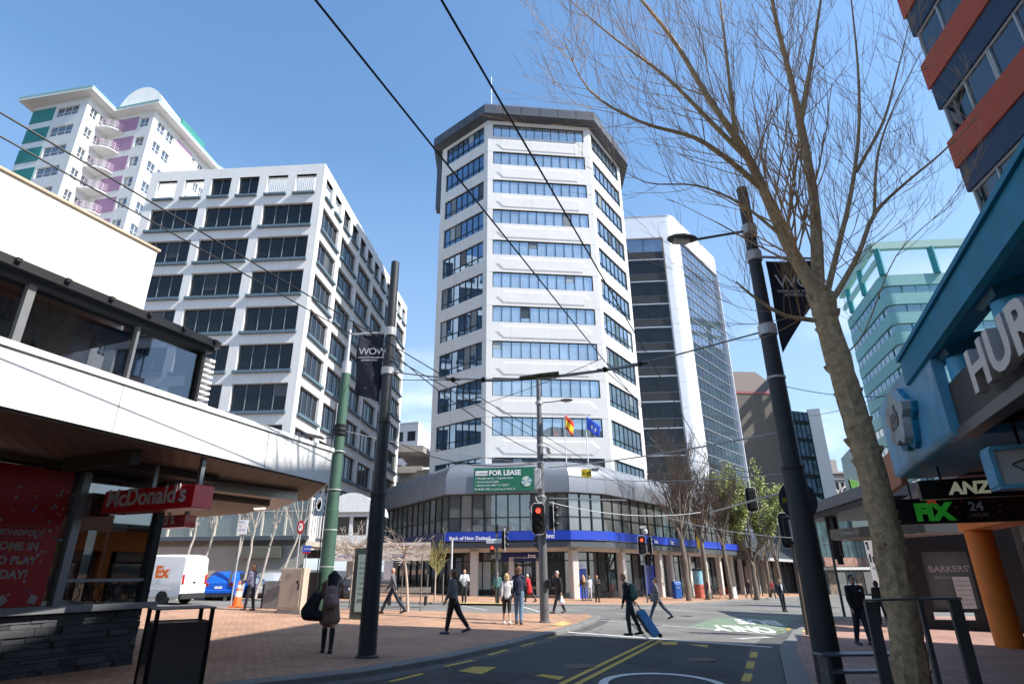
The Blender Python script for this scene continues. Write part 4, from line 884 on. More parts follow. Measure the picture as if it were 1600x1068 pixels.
Me = face_M(SB(-10.55, 8.1), SB(-15.5, 8.1)); Mr_ = face_M(SB(-15.5, 8.1), SB(-10.55, 8.1))
shop_pane(0.05, 4.9, M=Mr_)
f = MB()
for x in (1.2, 2.5, 3.7): f.box((x, 2.27, 0), (.08, 2.1, .1), M=Mr_)
f.build('side_mullions', DKS, rest)
# interior: back wall, ceiling slats, red partition
INT = mat('dark_interior', (.05, .046, .043), .8)
MB().box((0, 0, 0), (.01, .01, .01)) 
mb = MB(); mb.box((3.0, 2.0, -4.9), (9.0, 3.2, .1), M=Mw); mb.build('back_wall', INT, rest)
mb = MB(); sprism(mb, [(-10.75, -1.5), (-10.75, 7.9), (-15.6, 7.9), (-15.6, -1.5)], .28, .34); mb.build('floor_slab', mat('tile_floor', (.12, .10, .09), .5), rest)
RDP = mat('red_panel', (.44, .014, .018), .45, var=.08)
MB().box((8.55, 2.3, -1.1), (.9, 2.0, .12), M=Mw).build('red_partition', RDP, rest)
MP = Mw @ Matrix.Translation((7.98, 0, .012))               # poster inside edge, printed film on the glass
pst = MB().box((-4.2, 2.27, -.02), (8.2, 2.02, .006), M=MP).build('window_poster', RDP, rest)
PSW = mat('poster_white', (.40, .37, .37), .5)
for (s_, x, y, sz) in (('MONOPOLY', -1.00, 2.27, .115), ('COME IN', -1.02, 2.06, .16), ('AND PLAY', -1.10, 1.86, .16), ('TODAY!', -1.03, 1.66, .165)): text(s_, MP @ Matrix.Translation((x, y, -.014)), sz, PSW, rest, bold=.006)
mb = MB()
for k in (0, .17): mb.box((-.71, 2.225 + k, -.014), (.74, .008, .004), M=MP)
for k in (-1.08, -.34): mb.box((k, 2.31, -.014), (.008, .178, .004), M=MP); mb.build('poster_frame', PSW, rest)
cf = MB(); rr = random.Random(5)
for i in range(60):
    x, y = -rr.random() ** 1.3 * 1.0 - .05, 1.3 + rr.random() ** .8 * 1.7; s_ = rr.uniform(.012, .035); a = rr.random() * 6
    cf.m = rr.choice((0, 0, 0, 1, 2)); q = [MP @ Vector((x + cos(a + k * pi / 2) * s_, y + sin(a + k * pi / 2) * s_, -.012 + .0005 * (i % 3))) for k in range(4)]; cf.quad(*q)
for i in range(6):
    x = -.25 - i * .42; y = 1.36; s_ = .085; a = .5 + i; cf.m = (0, 0, 2, 0, 0, 1)[i]; q = [MP @ Vector((x + cos(a + k * pi / 2) * s_, y + sin(a + k * pi / 2) * s_, -.010 + .0004 * i)) for k in range(4)]; cf.quad(*q)
cf.build('confetti', [PSW, mat('confetti_yellow', (.55, .38, .05), .6), mat('confetti_blue', (.12, .2, .4), .6)], rest)
# burger board hung inside
MB().box((8.75, 2.75, -.35), (.95, .65, .04), M=Mw).build('menu_board', mat('board_white', (.55, .53, .5), .5), rest)
bb = MB(); bb.lathe(Mw @ Vector((8.75, 2.74, -.30)), [(.02, -.08), (.26, -.07), (.3, .0), (.27, .03)], 18); bb.lathe(Mw @ Vector((8.75, 2.84, -.30)), [(.28, 0), (.27, .06), (.16, .14), (.02, .16)], 18)
bb.build('burger_picture', mat('bun_brown', (.42, .22, .08), .6), rest)
bl = MB()
for i in range(12):                                         # spare graphic bicycles and loops on the low film
    c = Vector((8.2 + .12 * i, 1.42, -.015)); r_ = .06 + .05 * ((i * 7) % 3); bl.tube([Mw @ (c + Vector((cos(t * pi / 8) * r_, sin(t * pi / 8) * r_, 0))) for t in range(17)], .008, 4, cap=False)
bl.build('film_pattern', DKS, rest)
for i in range(7):
    MB().box((4.7, 3.36, -.5 - .62 * i), (9.3, .06, .34), M=Mw).build('ceiling_slat', mat('brown_slat', (.10, .075, .06), .6), rest)
# canopy
SOF = mat('timber_soffit', (.27, .19, .135), .55, var=.18, scale=2.5)
_n, _l, _p = nodes_of(SOF)
def soffit_lines():
    tc = _n.new('ShaderNodeTexCoord'); mp = _n.new('ShaderNodeMapping'); mp.inputs['Rotation'].default_value = (0, 0, R(-28)); wv = _n.new('ShaderNodeTexWave'); wv.inputs['Scale'].default_value = 1.6; wv.inputs['Distortion'].default_value = .3; wv.bands_direction = 'X'
    _l.new(tc.outputs['Object'], mp.inputs[0]); _l.new(mp.outputs[0], wv.inputs['Vector']); bn = _n.new('ShaderNodeBump'); bn.inputs['Strength'].default_value = .5; bn.inputs['Distance'].default_value = .01; _l.new(wv.outputs['Fac'], bn.inputs['Height']); _l.new(bn.outputs[0], _p.inputs['Normal'])
soffit_lines()
KS = .933
def cs(p): return [(q[0] * KS, q[1] * KS) for q in p]
mb = MB(); sprism(mb, cs([(-7.75, -4), (-9.23, 11.09), (-11.6, 13.26), (-15.5, 13.9), (-16.5, 13.9), (-16.5, -4)]), 3.47, 3.49); mb.build('canopy_soffit', SOF, rest)
mb = MB(); sprism(mb, cs([(-7.69, -4), (-9.17, 11.15), (-11.58, 13.36), (-16.5, 14.0), (-16.5, -4)]), 3.50, 4.178); sprism(mb, cs([(-7.66, -4), (-9.14, 11.19), (-11.56, 13.4), (-16.5, 14.04), (-16.5, -4)]), 4.182, 4.262); mb.m = 1
Mc = SM_(-7.69 * KS, -4 * KS, -9.17 * KS, 11.15 * KS); Lc = hypot(1.48, 15.15) * KS
for x in (5.2, 9.0, 12.1): mb.box((x, 3.84, .001), (.012, .66, .008), M=Mc)
mb.build('canopy', [WPN, mat('hairline', (.25, .25, .25), .8)], rest)
mb = MB(); sprism(mb, cs([(-10.9, 8.6), (-10.45, 11.6), (-12.4, 13.0), (-15.9, 13.4), (-15.9, 8.6)]), 3.25, 3.45); mb.build('lower_soffit', mat('satin_soffit', (.42, .38, .35), .35, metal=.5), rest)
mb = MB(); sprism(mb, cs([(-11.4, 8.7), (-11.1, 11.4), (-12.9, 12.5), (-15.8, 12.8), (-15.8, 8.7)]), 3.14, 3.246); mb.build('lower_soffit', SOF, rest)
for (b, a) in ((-11.6, 11.6), (-13.2, 11.0), (-11.6, 9.6)):
    q = SB(b * KS, a * KS, 3.12); MB().box((q.x, q.y, q.z), (.3, .06, .03), rz=R(-22)).build('downlight', mat('warm_light', (1, .9, .7), .5, emit=1.2), rest)
mb = MB(); mb.box((7.6, 3.36, 1.0), (.16, .2, 1.6), M=Mw); mb.box((9.0, 3.4, .6), (2.0, .12, .5), M=Mw); mb.build('soffit_duct', mat('duct_brown', (.09, .07, .06), .6), rest)
# glazed first floor band set back on the canopy
Mu = SM_(-10.4, -4, -10.4, 8.3); g = MB().box((6.15, 5.3, -.05), (12.2, 1.7, .015), M=Mu).build('upper_window', TGU, rest); MB().box((6.15, 4.32, -.02), (12.2, .3, .06), M=Mu).build('window_upstand', DKS, rest)
f = MB()
for x in (.1, 3.0, 5.95, 8.9, 10.75): f.box((x, 5.3, 0), (.12 if x < 10 else .05, 1.75, .12), M=Mu)
f.box((6.15, 4.5, 0), (12.3, .1, .12), M=Mu); f.build('upper_window_frame', mat('grey_frame', (.16, .165, .17), .45, metal=.4), g)
mb = MB(); sprism(mb, [(-10.15, -4), (-10.15, 8.42), (-10.62, 8.42), (-10.62, -4)], 6.15, 6.3); sprism(mb, [(-10.25, -4), (-10.25, 8.36), (-10.6, 8.36), (-10.6, -4)], 6.05, 6.146); mb.build('glazing_head', DKS, rest)
mb = MB()
for i in range(16): q = SB(-10.13, -3 + .75 * i, 6.26); mb.box(tuple(q), (.08, .08, .06), rz=R(-22))
mb.build('head_brackets', DKS, rest)
MB().box((12.22, 5.3, -.15), (.05, 1.6, .4), M=Mu).build('end_post', DKS, rest)
f = MB()
for i in range(12): f.box((12.42, 4.62 + .12 * i, -.2), (.26, .05, .45), M=Mu)
f.box((12.42, 5.3, -.45), (.28, 1.55, .04), M=Mu); f.build('end_louvre', mat('louvre_white', (.55, .54, .53), .5), rest)
mb = MB(); sprism(mb, [(-14.5, -4), (-14.5, 8.2), (-14.6, 8.2), (-14.6, -4)], 4.5, 6.1); mb.build('inner_wall', mat('inner_grey', (.22, .21, .21), .8), rest)
mb = MB(); sprism(mb, [(-10.7, -4), (-10.7, 6.95), (-14.4, 6.95), (-14.4, -4)], 5.92, 6.0); mb.build('inner_ceiling', mat('inner_ceiling', (.16, .13, .12), .8), rest)
for i in range(5): 
    M = Mu @ Matrix.Translation((3.6 + 1.9 * i, 4.6, -1.3)); MB().bar(M @ Vector((0, 0, 0)), M @ Vector((-.9, 1.3, -1.0)), .1, .06).build('inner_brace', DKS, rest)
# cream upper wall
mb = MB(); mb.m = 0; sprism(mb, [(-10.72, -8), (-10.72, 6.98), (-17, 6.98), (-17, -8)], 6.31, 7.88); mb.m = 1
Mcw = SM_(-10.72, -8, -10.72, 6.98)
for x in (6.6, 8.7, 10.9, 13.05): mb.box((x, 7.1, .001), (.01, 1.5, .006), M=Mcw)
mb.build('upper_wall', [CRM, mat('cream_joint', (.55, .50, .42), .8)], rest)
mb = MB(); sprism(mb, [(-10.68, -8), (-10.68, 7.02), (-17, 7.02), (-17, -8)], 7.884, 7.93); mb.build('coping', mat('tan_coping', (.5, .38, .28), .6), rest)
# hanging red blade signs
REDS = mat('sign_red', (.78, .018, .028), .32, coat=.4, var=.05)
def blade(b0, b1, a, z0, z1, t, label, size, up_=True):
    s_ = thing('hanging_sign', label, 'sign', SB((b0 + b1) / 2, a, z0)); M = SM_(b0, a, b1, a); W_ = b1 - b0
    MB().box((W_ / 2, (z0 + z1) / 2, -t / 2), (W_, z1 - z0, t), M=M).build('box', REDS, s_, bevel=.008)
    text("McDonald's", M @ Matrix.Translation((.1, z0 + (z1 - z0) * .28, .012)), size, mat('letter_white', (.80, .80, .80), .4), s_, ext=.006, bold=.006 * size / .3)
    if up_:
        for x in (W_ * .42, W_ * .93): MB().box((x, (z1 + 3.49) / 2, -t / 2), (.07, 3.47 - z1, .07), M=M).build('hanger', MATS['satin_metal'], s_)
blade(-10.38, -8.28, 6.87, 2.67, 3.03, .38, "red lettered sign hung from the canopy, the nearer and larger of two", .39)
_q = ZP(290, 803, 2.92); _b = _q.x * cos(R(AZ)) - _q.y * sin(R(AZ)); _a = _q.x * sin(R(AZ)) + _q.y * cos(R(AZ)); blade(_b - 2.0, _b, _a, 2.66, 2.92, .3, "red lettered sign half hidden behind the bigger one", .34)
# ------------------------------------------------------------------ blue framed shop building on the right
BL1 = mat('blue_paint', (.006, .22, .37), .6, var=.16, scale=1.5, streak=.25); BL2 = mat('sky_blue_paint', (.11, .37, .58), .45, var=.22, scale=2.2, coat=.1, streak=.3); BL3 = mat('deep_blue_paint', (.008, .11, .18), .5)
CHAR = mat('charcoal_clad', (.035, .037, .040), .5, metal=.3, var=.15, scale=3)
arc_ = thing('blue_arcade', 'blue painted shop arcade with round columns, sloping beam and charcoal fascia', 'building', SB(5, 8, 0))
mb = MB(); sprism(mb, [(2.6, -6), (2.6, 9.45), (2.95, 9.45), (2.95, -6)], 3.42, 4.02); mb.build('fascia', CHAR, arc_)
mb = MB(); sprism(mb, [(2.72, -6), (2.72, 13.6), (7.2, 13.6), (7.2, -6)], 3.62, 3.8); mb.build('soffit', mat('dark_soffit', (.13, .11, .10), .7), arc_)
mb = MB(); sprism(mb, [(2.56, -6), (2.56, 9.47), (2.75, 9.47), (2.75, -6)], 3.28, 3.415); mb.build('fascia_gutter', mat('gutter_steel', (.10, .10, .11), .35, metal=.7), arc_)
SLV = mat('silver_letters', (.55, .54, .53), .35, metal=.3, var=.05)
Mh = SM_(2.6, 0, 2.6, 9.45)
# lettering runs towards the camera: read from the street, so X points from far to near
_h = PL(1522, 570, SB(2.52, 0), AZ); Mh2 = face_M(_h, SB(2.52, 0), 0)
text('HURLEY', Mh2 @ Matrix.Translation((0.06, 3.52, .05)) @ Matrix.Scale(1.38, 4, (1, 0, 0)), .66, SLV, arc_, ext=.05, bold=.02, sp=1.05)
sb_ = MB()                                                  # big folded sky-blue sign box at the canopy end, corner rounded underneath
b0_, b1_, rad_ = 2.5, 3.6, .12; sec = [(b0_, 4.75)] + [(b0_ + rad_ - rad_ * cos(pi / 2 * j / 5), 3.33 + rad_ - rad_ * sin(pi / 2 * j / 5)) for j in range(6)] + [(b1_, 3.33), (b1_, 3.45), (b0_ + .14, 3.45), (b0_ + .14, 4.75)]
sb_.loft([[SB(b, a, z) for b, z in sec] for a in (9.52, 13.75)]); sg = sb_.build('sign_panel', BL2, arc_, fix=True)
cl = MB(); rr = random.Random(2); n = 26; Ms = face_M(SB(2.5, 13.2), SB(2.5, 9.5), 0); cx0, cy0 = 1.6, 4.05
pts = []
for j in range(n):
    t = 2 * pi * j / n; k = 1 + .16 * sin(5 * t + .5) + .06 * sin(9 * t); pts.append((cx0 + .66 * k * cos(t), cy0 + .42 * k * sin(t)))
cl.add([Ms @ Vector((x, y, .02)) for x, y in pts] + [Ms @ Vector((x, y, .20)) for x, y in pts], [tuple(range(n - 1, -1, -1)), tuple(range(n, 2 * n))] + [(j, (j + 1) % n, n + (j + 1) % n, n + j) for j in range(n)])
cl.build('cloud_emblem', mat('weathered_white', (.46, .50, .52), .6, var=.3, scale=8), arc_, fix=True)
pts2 = [(cx0 + (x - cx0) * 1.12, cy0 + (y - cy0) * 1.12 - .05) for x, y in pts]; cl = MB()
cl.add([Ms @ Vector((x, y, .006)) for x, y in pts2] + [Ms @ Vector((x, y, .08)) for x, y in pts2], [tuple(range(n - 1, -1, -1)), tuple(range(n, 2 * n))] + [(j, (j + 1) % n, n + (j + 1) % n, n + j) for j in range(n)])
cl.build('cloud_outline', BL1, arc_, fix=True)
text('sub', Ms @ Matrix.Translation((cx0 - .36, cy0 - .12, .205)), .46, DKF, arc_, bold=.02, ext=.01, shear=.25)
bm_ = MB(); Pa, Pb = SB(2.75, 11.95, 5.02), SB(2.75, -4, 5.02)
bm_.loft([[SB(b, a, z) for b, z in ((2.45, 4.86), (2.45, 4.46), (2.52, 4.43), (2.84, 4.50), (2.84, 4.86))] for a in (10.95, -5)]); bm_.build('beam', BL1, arc_, fix=True)
bm_ = MB(); sprism(bm_, [(2.41, 10.99), (2.41, -5), (2.9, -5), (2.9, 10.99)], 4.865, 4.93); bm_.build('beam_cap', BL1, arc_)
_ca = [(lambda q: q.x * sin(R(AZ)) + q.y * cos(R(AZ)))(PL(u, v, SB(2.82, 0), AZ)) for u, v in ((1491, 520), (1566, 430))]
for a in _ca + [_ca[1] - 2.6, _ca[1] - 5.2]:
    c = SB(2.82, a, 0); MB().lathe((c.x, c.y, 0), [(.19, 3.8), (.19, 4.5)], 24).build('column', BL2 if a > 99 else mat('mid_blue_paint', (.02, .34, .62), .4, var=.06, coat=.3), arc_, smooth=True)
    h_ = MB(); h_.loft([[SB(2.82 + x * .2, a + y * .22, 4.36) for x, y in ((-1, -1), (1, -1), (1, 1), (-1, 1))], [SB(2.80 + x * .27, a + y * .45, 4.55) for x, y in ((-1, -1), (1, -1), (1, 1), (-1, 1))]]); h_.build('column_head', BL3, arc_, fix=True)
    MB().bar(SB(3.05, a, 4.12), SB(7.2, a, 4.12), .12, .12).build('cross_beam', MATS['mid_blue_paint'], arc_)
# shops behind the arcade
sh2 = thing('corner_shops', 'row of dark shopfronts with orange posts under the arcade', 'building', SB(7, 15, -.3))
ORG = mat('orange_paint', (.72, .19, .02), .5, var=.12, scale=2.5); zb = -.9
mb = MB(); sprism(mb, [(6.9, -6), (6.9, 23.2), (12, 23.2), (12, -6)], -1.2, 3.9); mb.build('wall', mat('shop_dark_wall', (.05, .047, .045), .7), sh2)
for (b, a, r_) in ((5.9, 22.6, .36), (6.2, 18.6, .3), (6.2, 15.6, .3), (5.9, 12.0, .3)):
    c = SB(b, a, 0); MB().lathe((c.x, c.y, 0), [(r_, -1), (r_, 3.6)], 20).build('post', ORG, sh2, smooth=True)
mb = MB(); sprism(mb, [(5.5, 8), (5.5, 22.95), (6.3, 22.95), (6.3, 8)], 2.75, 3.62); mb.build('orange_beam', ORG, sh2)
mb = MB(); sprism(mb, [(4.2, 13.65), (4.2, 23.2), (6.9, 23.2), (6.9, 13.65)], 3.62, 3.8); mb.build('soffit', MATS['dark_soffit'], sh2)
Mq = face_M(SB(6.82, 22.4), SB(6.82, 8), 0)
for i in range(5):
    x0 = .3 + 2.8 * i; g = MB().box((x0 + 1.3, 1.0, .04), (2.5, 2.5, .03), M=Mq).build('shop_window', GSH, sh2)
    f = MB(); f.box((x0 + 1.3, 2.3, .08), (2.6, .1, .08), M=Mq); f.box((x0 + .02, 1.0, .08), (.1, 2.6, .08), M=Mq); f.box((x0 + 2.6, 1.0, .08), (.1, 2.6, .08), M=Mq); f.box((x0 + 1.3, 1.7, .08), (2.5, .05, .06), M=Mq); f.build('shop_window_frame', mat('brown_frame', (.10, .055, .035), .5), g)
    MB().box((x0 + 1.3, 2.62, .07), (2.4, .5, .04), M=Mq).build('transom_panel', mat('pale_panel', (.42, .40, .39), .5), sh2)
# signs hanging below the canopy
def rsign(name, b0, b1, a, z0, z1, t, m, label, cat='sign', hang=3.62):
    s_ = thing(name, label, cat, SB((b0 + b1) / 2, a, z0)); M = SM_(b0, a, b1, a); W_ = b1 - b0
    MB().box((W_ / 2, (z0 + z1) / 2, -t / 2), (W_, z1 - z0, t), M=M).build('box', m, s_, bevel=.006)
    for x in (W_ * .2, W_ * .8): MB().box((x, (z1 + hang) / 2, -t / 2), (.03, hang - z1, .03), M=M).build('hanger', DKS, s_)
    return s_, M, W_
BLK = mat('black_gloss', (.008, .008, .010), .25, coat=.3)
s_, M, W_ = rsign('hanging_sign', 2.55, 4.35, 12.3, 2.78, 3.10, .18, BLK, 'black hanging sign with three pale bank letters and a blue emblem')
text('ANZ', M @ Matrix.Translation((.42, 2.85, .012)), .27, mat('letter_cream', (.62, .66, .50), .5, emit=.12), s_, bold=.012, ext=.004, shear=.15)
for k in range(3): MB().lathe(M @ Vector((1.28 + .1 * (k - 1), 2.93 + .07 * (k % 2), .006)), [(.01, -.03), (.055, -.03), (.055, .03), (.01, .03)], 12).build('blue_emblem', mat('emblem_deep_blue', (.01, .03, .22), .5), s_)
s_, M, W_ = rsign('hanging_sign', 2.35, 4.9, 14.6, 2.52, 3.02, .2, BLK, 'black hanging convenience store sign with green letters and red star')
text('FIX', M @ Matrix.Translation((.5, 2.6, .012)), .43, mat('letter_green', (.03, .35, .03), .5, emit=.10), s_, bold=.03, ext=.006)
text('24', M @ Matrix.Translation((1.42, 2.74, .012)), .24, PSW, s_, bold=.006); text('HOURS', M @ Matrix.Translation((1.42, 2.63, .012)), .09, PSW, s_)
st = MB(); c = Vector((.82, 3.0, .02)); pts = [M @ (c + Vector((cos(pi / 2 + k * pi / 5), sin(pi / 2 + k * pi / 5), 0)) * (.14 if k % 2 == 0 else .065)) for k in range(10)] + [M @ (c + Vector((cos(pi / 2 + k * pi / 5), sin(pi / 2 + k * pi / 5), 0)) * (.14 if k % 2 == 0 else .065) + Vector((0, 0, .02))) for k in range(10)]
st.add(pts, [tuple(range(9, -1, -1)), tuple(range(10, 20))] + [(k, (k + 1) % 10, 10 + (k + 1) % 10, 10 + k) for k in range(10)]); st.build('red_star', mat('star_red', (.60, .06, .02), .5, emit=.1), s_)
for k in range(9):
    a = pi * .75 + k * pi * 1.5 / 8; dt = MB(); dt.lathe(M @ Vector((1.58 + .36 * cos(a), 2.78 + .19 * sin(a), .012)), [(.022, -.01), (.022, .01)], 8)
    dt.build('red_dot', mat('dot_red', (.35, .02, .03), .5), s_)
p_ = ZP(1549, 703, 3.02); _sb = p_.x * cos(R(AZ)) - p_.y * sin(R(AZ)); _sa = p_.x * sin(R(AZ)) + p_.y * cos(R(AZ)); s_, M, W_ = rsign('hanging_sign', _sb, _sb + 1.7, _sa, 2.60, 3.02, .28, mat('pale_lightbox', (.50, .53, .55), .5), 'blue framed pale lightbox sign with a cloud outline at the right edge')
fr = MB(); fr.box((W_ / 2, 2.58, -.13), (W_ + .06, .05, .34), M=M); fr.box((W_ / 2, 3.04, -.13), (W_ + .06, .05, .34), M=M); fr.box((-.02, 2.81, -.13), (.05, .44, .34), M=M); fr.build('frame', BL2, s_)
c = Vector((.55, 2.81, .01)); mb = MB()
lp = [M @ (c + Vector(((.36 * (1 + .12 * sin(5 * 2 * pi * k / 40))) * cos(2 * pi * k / 40), .12 * (1 + .2 * sin(4 * 2 * pi * k / 40)) * sin(2 * pi * k / 40), 0))) for k in range(41)]; mb.tube(lp, .009, 4, cap=False); mb.build('cloud_outline', BL3, s_)
text('sub', M @ Matrix.Translation((.42, 2.76, .01)), .16, DKF, s_, bold=.01, shear=.3)
s_ = thing('fascia_sign', 'orange terracotta coloured sign board beyond the sky blue panel', 'sign', SB(2.6, 15, 3.2)); Mo = face_M(SB(2.6, 16.3), SB(2.6, 13.85), 0)
MB().box((1.25, 3.6, -.05), (2.4, .72, .1), M=Mo).build('board', mat('terracotta', (.40, .14, .06), .6, var=.1), s_)
text('vino', Mo @ Matrix.Translation((.7, 3.5, .01)), .3, mat('brown_letters', (.22, .09, .05), .6), s_)
MB().bar(SB(2.65, 15, 3.5), SB(5.5, 15, 3.5), .06).build('arm', DKS, s_)
# ------------------------------------------------------------------ red and navy tower above
RT = mat('red_render', (.36, .075, .045), .8, var=.10, scale=1.5, bump=.25, bscale=30); NV = mat('navy_render', (.018, .045, .095), .7, var=.08); PG = mat('pale_green_panel', (.22, .30, .27), .7)
CUR = mat('curtain_grey', (.30, .38, .43), .8, var=.06)
red = thing('apartment_tower', 'tall tower banded in brick red and navy above the blue arcade', 'building', (16, 12, 10))
K = Vector((13.85, 14.95, 0)); ed = V2(8); Kn = K - ed * 24; back = Vector((ed.y, -ed.x, 0))
Mrd = face_M(K, Kn)
core = MB(); core.prism([(K + back * .5 - ed * .3).xy, (Kn + back * .5).xy, (Kn + back * 14).xy, (K + back * 14 - ed * .3).xy], 9.2, 22.65); core.build('wall', mat('tower_core', (.13, .15, .16), .8), red)
MB().prism([(K + back * 10).xy, (K + back * 10 - ed * 12).xy, (K + back * 14 - ed * 12).xy, (K + back * 14).xy], -1, 9.19).build('service_core', MATS['tower_core'], red)
for k in range(-1, 3):
    zr = 13.2 + 3.17 * k                                    # foot of the red band
    mb = MB(); mb.prism([(K - back * .06 + ed * .06).xy, (Kn - back * .06).xy, (Kn + back * 1).xy, (K + back * 14 + ed * .06).xy], zr, zr + (1.0 if k < 3 else -.9)); mb.build('red_band', RT, red)
    if k < 3: mb = MB(); mb.prism([K.xy, Kn.xy, (Kn + back * 1).xy, (K + back * 14).xy], zr - .92, zr - .004); mb.build('navy_band', NV, red)
    z0, z1 = zr + 1.0, zr + 3.17 - .92                      # window band above the red band
    x = .12; j = 0
    while x < 22:
        w_ = 2.3 if j % 3 != 2 else 2.6
        if j % 3 == 2: MB().box((x + w_ / 2, (z0 + z1) / 2, -.2), (w_, z1 - z0, .1), M=Mrd).build('green_panel', PG, red)
        else:
            g = MB().box((x + w_ / 2, (z0 + z1) / 2, -.12), (w_, z1 - z0, .01), M=Mrd).build('window', thin_glass('tower_thin_glass', (.85, .88, .9), .12), red)
            f = MB()
            for q in (x + .03, x + w_ / 2, x + w_ - .03): f.box((q, (z0 + z1) / 2, -.09), (.06, z1 - z0, .06), M=Mrd)
            f.box((x + w_ / 2, z0 + .04, -.092), (w_, .08, .055), M=Mrd); f.box((x + w_ / 2, z1 - .04, -.094), (w_, .08, .05), M=Mrd); f.build('window_frame', mat('alu_frame', (.38, .40, .40), .45, metal=.4), g)
            c_ = MB(); n = 24; xs = [x + .3 + (w_ - .4) * q / n for q in range(n + 1)]
            c_.loft([[Mrd @ Vector((q, zq, -.30 + .05 * (m_ % 2))) for m_, q in enumerate(xs)] for zq in (z0, z1)], closed=False, caps=False); c_.build('curtain', CUR, g)
        x += w_ + .02; j += 1
# ------------------------------------------------------------------ clothing shop across the side lane, with its own awning
LM = thing('clothing_shop', 'dark shopfront with lettered window and black street-name awning across the side lane', 'building', (17, 27, 0))
A_ = ZP(1299, 842.5, 2.9); B_ = A_ + V2(166) * 4.6; dirA = V2(166); nA = Vector((dirA.y, -dirA.x, 0))
Maw = face_M(A_, B_)
aw = MB(); aw.box((2.3, 3.1, -.9), (4.6, .4, 1.8), M=Maw); aw.build('awning', BLK, LM)
aw = MB(); aw.box((2.3, 2.885, -.9), (4.5, .02, 1.7), M=Maw); aw.m = 1
for i in range(14): aw.box((.2 + .32 * i, 2.868, -.9), (.04, .02, 1.7), M=Maw)
aw.build('awning_soffit', [mat('pale_soffit', (.42, .40, .37), .6), mat('soffit_rib', (.20, .19, .18), .6)], LM)
text('LOMBARD ST', Maw @ Matrix.Translation((.55, 3.05, .012)), .17, PSW, LM)
Pq, Qq = T(1425, 980), T(1560, 986.5); az_b = math.degrees(atan2((Qq - Pq).x, (Qq - Pq).y)); db = (Qq - Pq).normalized(); P0 = Vector((Pq.x, Pq.y, 0)) - Vector((db.x, db.y, 0)) * .6; P1 = P0 + Vector((db.x, db.y, 0)) * 9
Mb = face_M(P0, P1); az_b = math.degrees(atan2((P1 - P0).x, (P1 - P0).y)); X = lambda u, v: (PL(u, v, P0, az_b).xy - P0.xy).dot(Vector((db.x, db.y)).normalized()); Zv = lambda u, v: PL(u, v, P0, az_b).z
x0, x1, z0, z1 = X(1440, 870), X(1512, 862), Zv(1470, 952), Zv(1440, 862)
mb = MB(); wall_grid(mb, P0, P1, -1.6, 4.6, [(x0, x1, z0, z1), (X(1440, 900) + .1, X(1535, 960) - .2, Zv(1480, 968), Zv(1480, 956))], .25); mb.prism([P0.xy, P1.xy, (P1 + V2(10) * 10).xy, (P0 + V2(10) * 10).xy], 4.3, 4.58); mb.build('wall', mat('shop_black', (.016, .016, .018), .5), LM)
g = MB().box(((x0 + x1) / 2, (z0 + z1) / 2, -.2), (x1 - x0, z1 - z0, .02), M=Mb).build('shop_window', glassm('lane_glass', (.26, .28, .28), .5), LM)
text("BARKERS'", Mb @ Matrix.Translation((X(1453, 893), Zv(1453, 893), -.17)), .33, PSW, LM, bold=.008); text('MENSWEAR', Mb @ Matrix.Translation((X(1462, 903), Zv(1462, 904), -.17)), .15, PSW, LM)
MB().box((X(1508, 930), Zv(1508, 925), .03), (.55, 1.15, .02), M=Mb).build('price_poster', mat('paper', (.5, .5, .48), .7), LM)
for k in range(6): text('SALE NOW ON', Mb @ Matrix.Translation((X(1508, 930) - .22, Zv(1508, 925) + .4 - .17 * k, .045)), .065, DKF, LM)
mb = MB(); _e = Vector((db.x, db.y, 0)); mb.prism([(P0 - _e * .1 - V2(10) * .1).xy, (P1 - V2(10) * .1).xy, (P1 + V2(10) * 10).xy, (P0 - _e * .1 + V2(10) * 10).xy], 4.602, 5.1); mb.build('parapet', mat('parapet_grey', (.14, .14, .15), .7), LM)

# ------------------------------------------------------------------ the rest of the street canyon behind the tripod (out of view; added to block sky light, shade the foreground and fill reflections)
def canyon(label, b0, b1, a0, a1, h, m):
    t = thing('unseen_street_building', label, 'building', SB((b0 + b1) / 2, (a0 + a1) / 2, 0)); mb = MB(); P = [SB(b0, a0), SB(b0, a1), SB(b1, a1), SB(b1, a0)]; wl = []
    sides = ((P[0], P[1]), (P[1], P[2]), (P[2], P[3]), (P[3], P[0])) if b1 < b0 else ((P[1], P[0]), (P[2], P[1]), (P[3], P[2]), (P[0], P[3]))
    for p, q in sides:
        W_ = (q - p).length; ops = [(x * 4.0 + .8, x * 4.0 + 3.3, z * 3.6 + 4.4, z * 3.6 + 6.4) for x in range(int(W_ / 4)) for z in range(int((h - 5) / 3.6))]; M = wall_grid(mb, p, q, -2, h, ops, .25); wl.append((M, ops))
    mb.prism([p.xy for p in P], h - .6, h - .3); mb.build('wall', m, t)
    g = MB(); M, ops = wl[0]
    g.box((abs(a1 - a0) / 2, h / 2, -.3), (abs(a1 - a0) - .6, h - 1.5, .04), M=M); g.build('glazing', GL, t)
canyon('unseen pale office building up the street by the restaurant, added to block sky light', -11, -26, -42, -8.5, 17, BEI)
canyon('unseen brown office building up the street by the blue arcade, added to block sky light', 3.4, 18, -42, -7, 24, mat('canyon_brown', (.22, .17, .13), .8, var=.15, scale=.5))
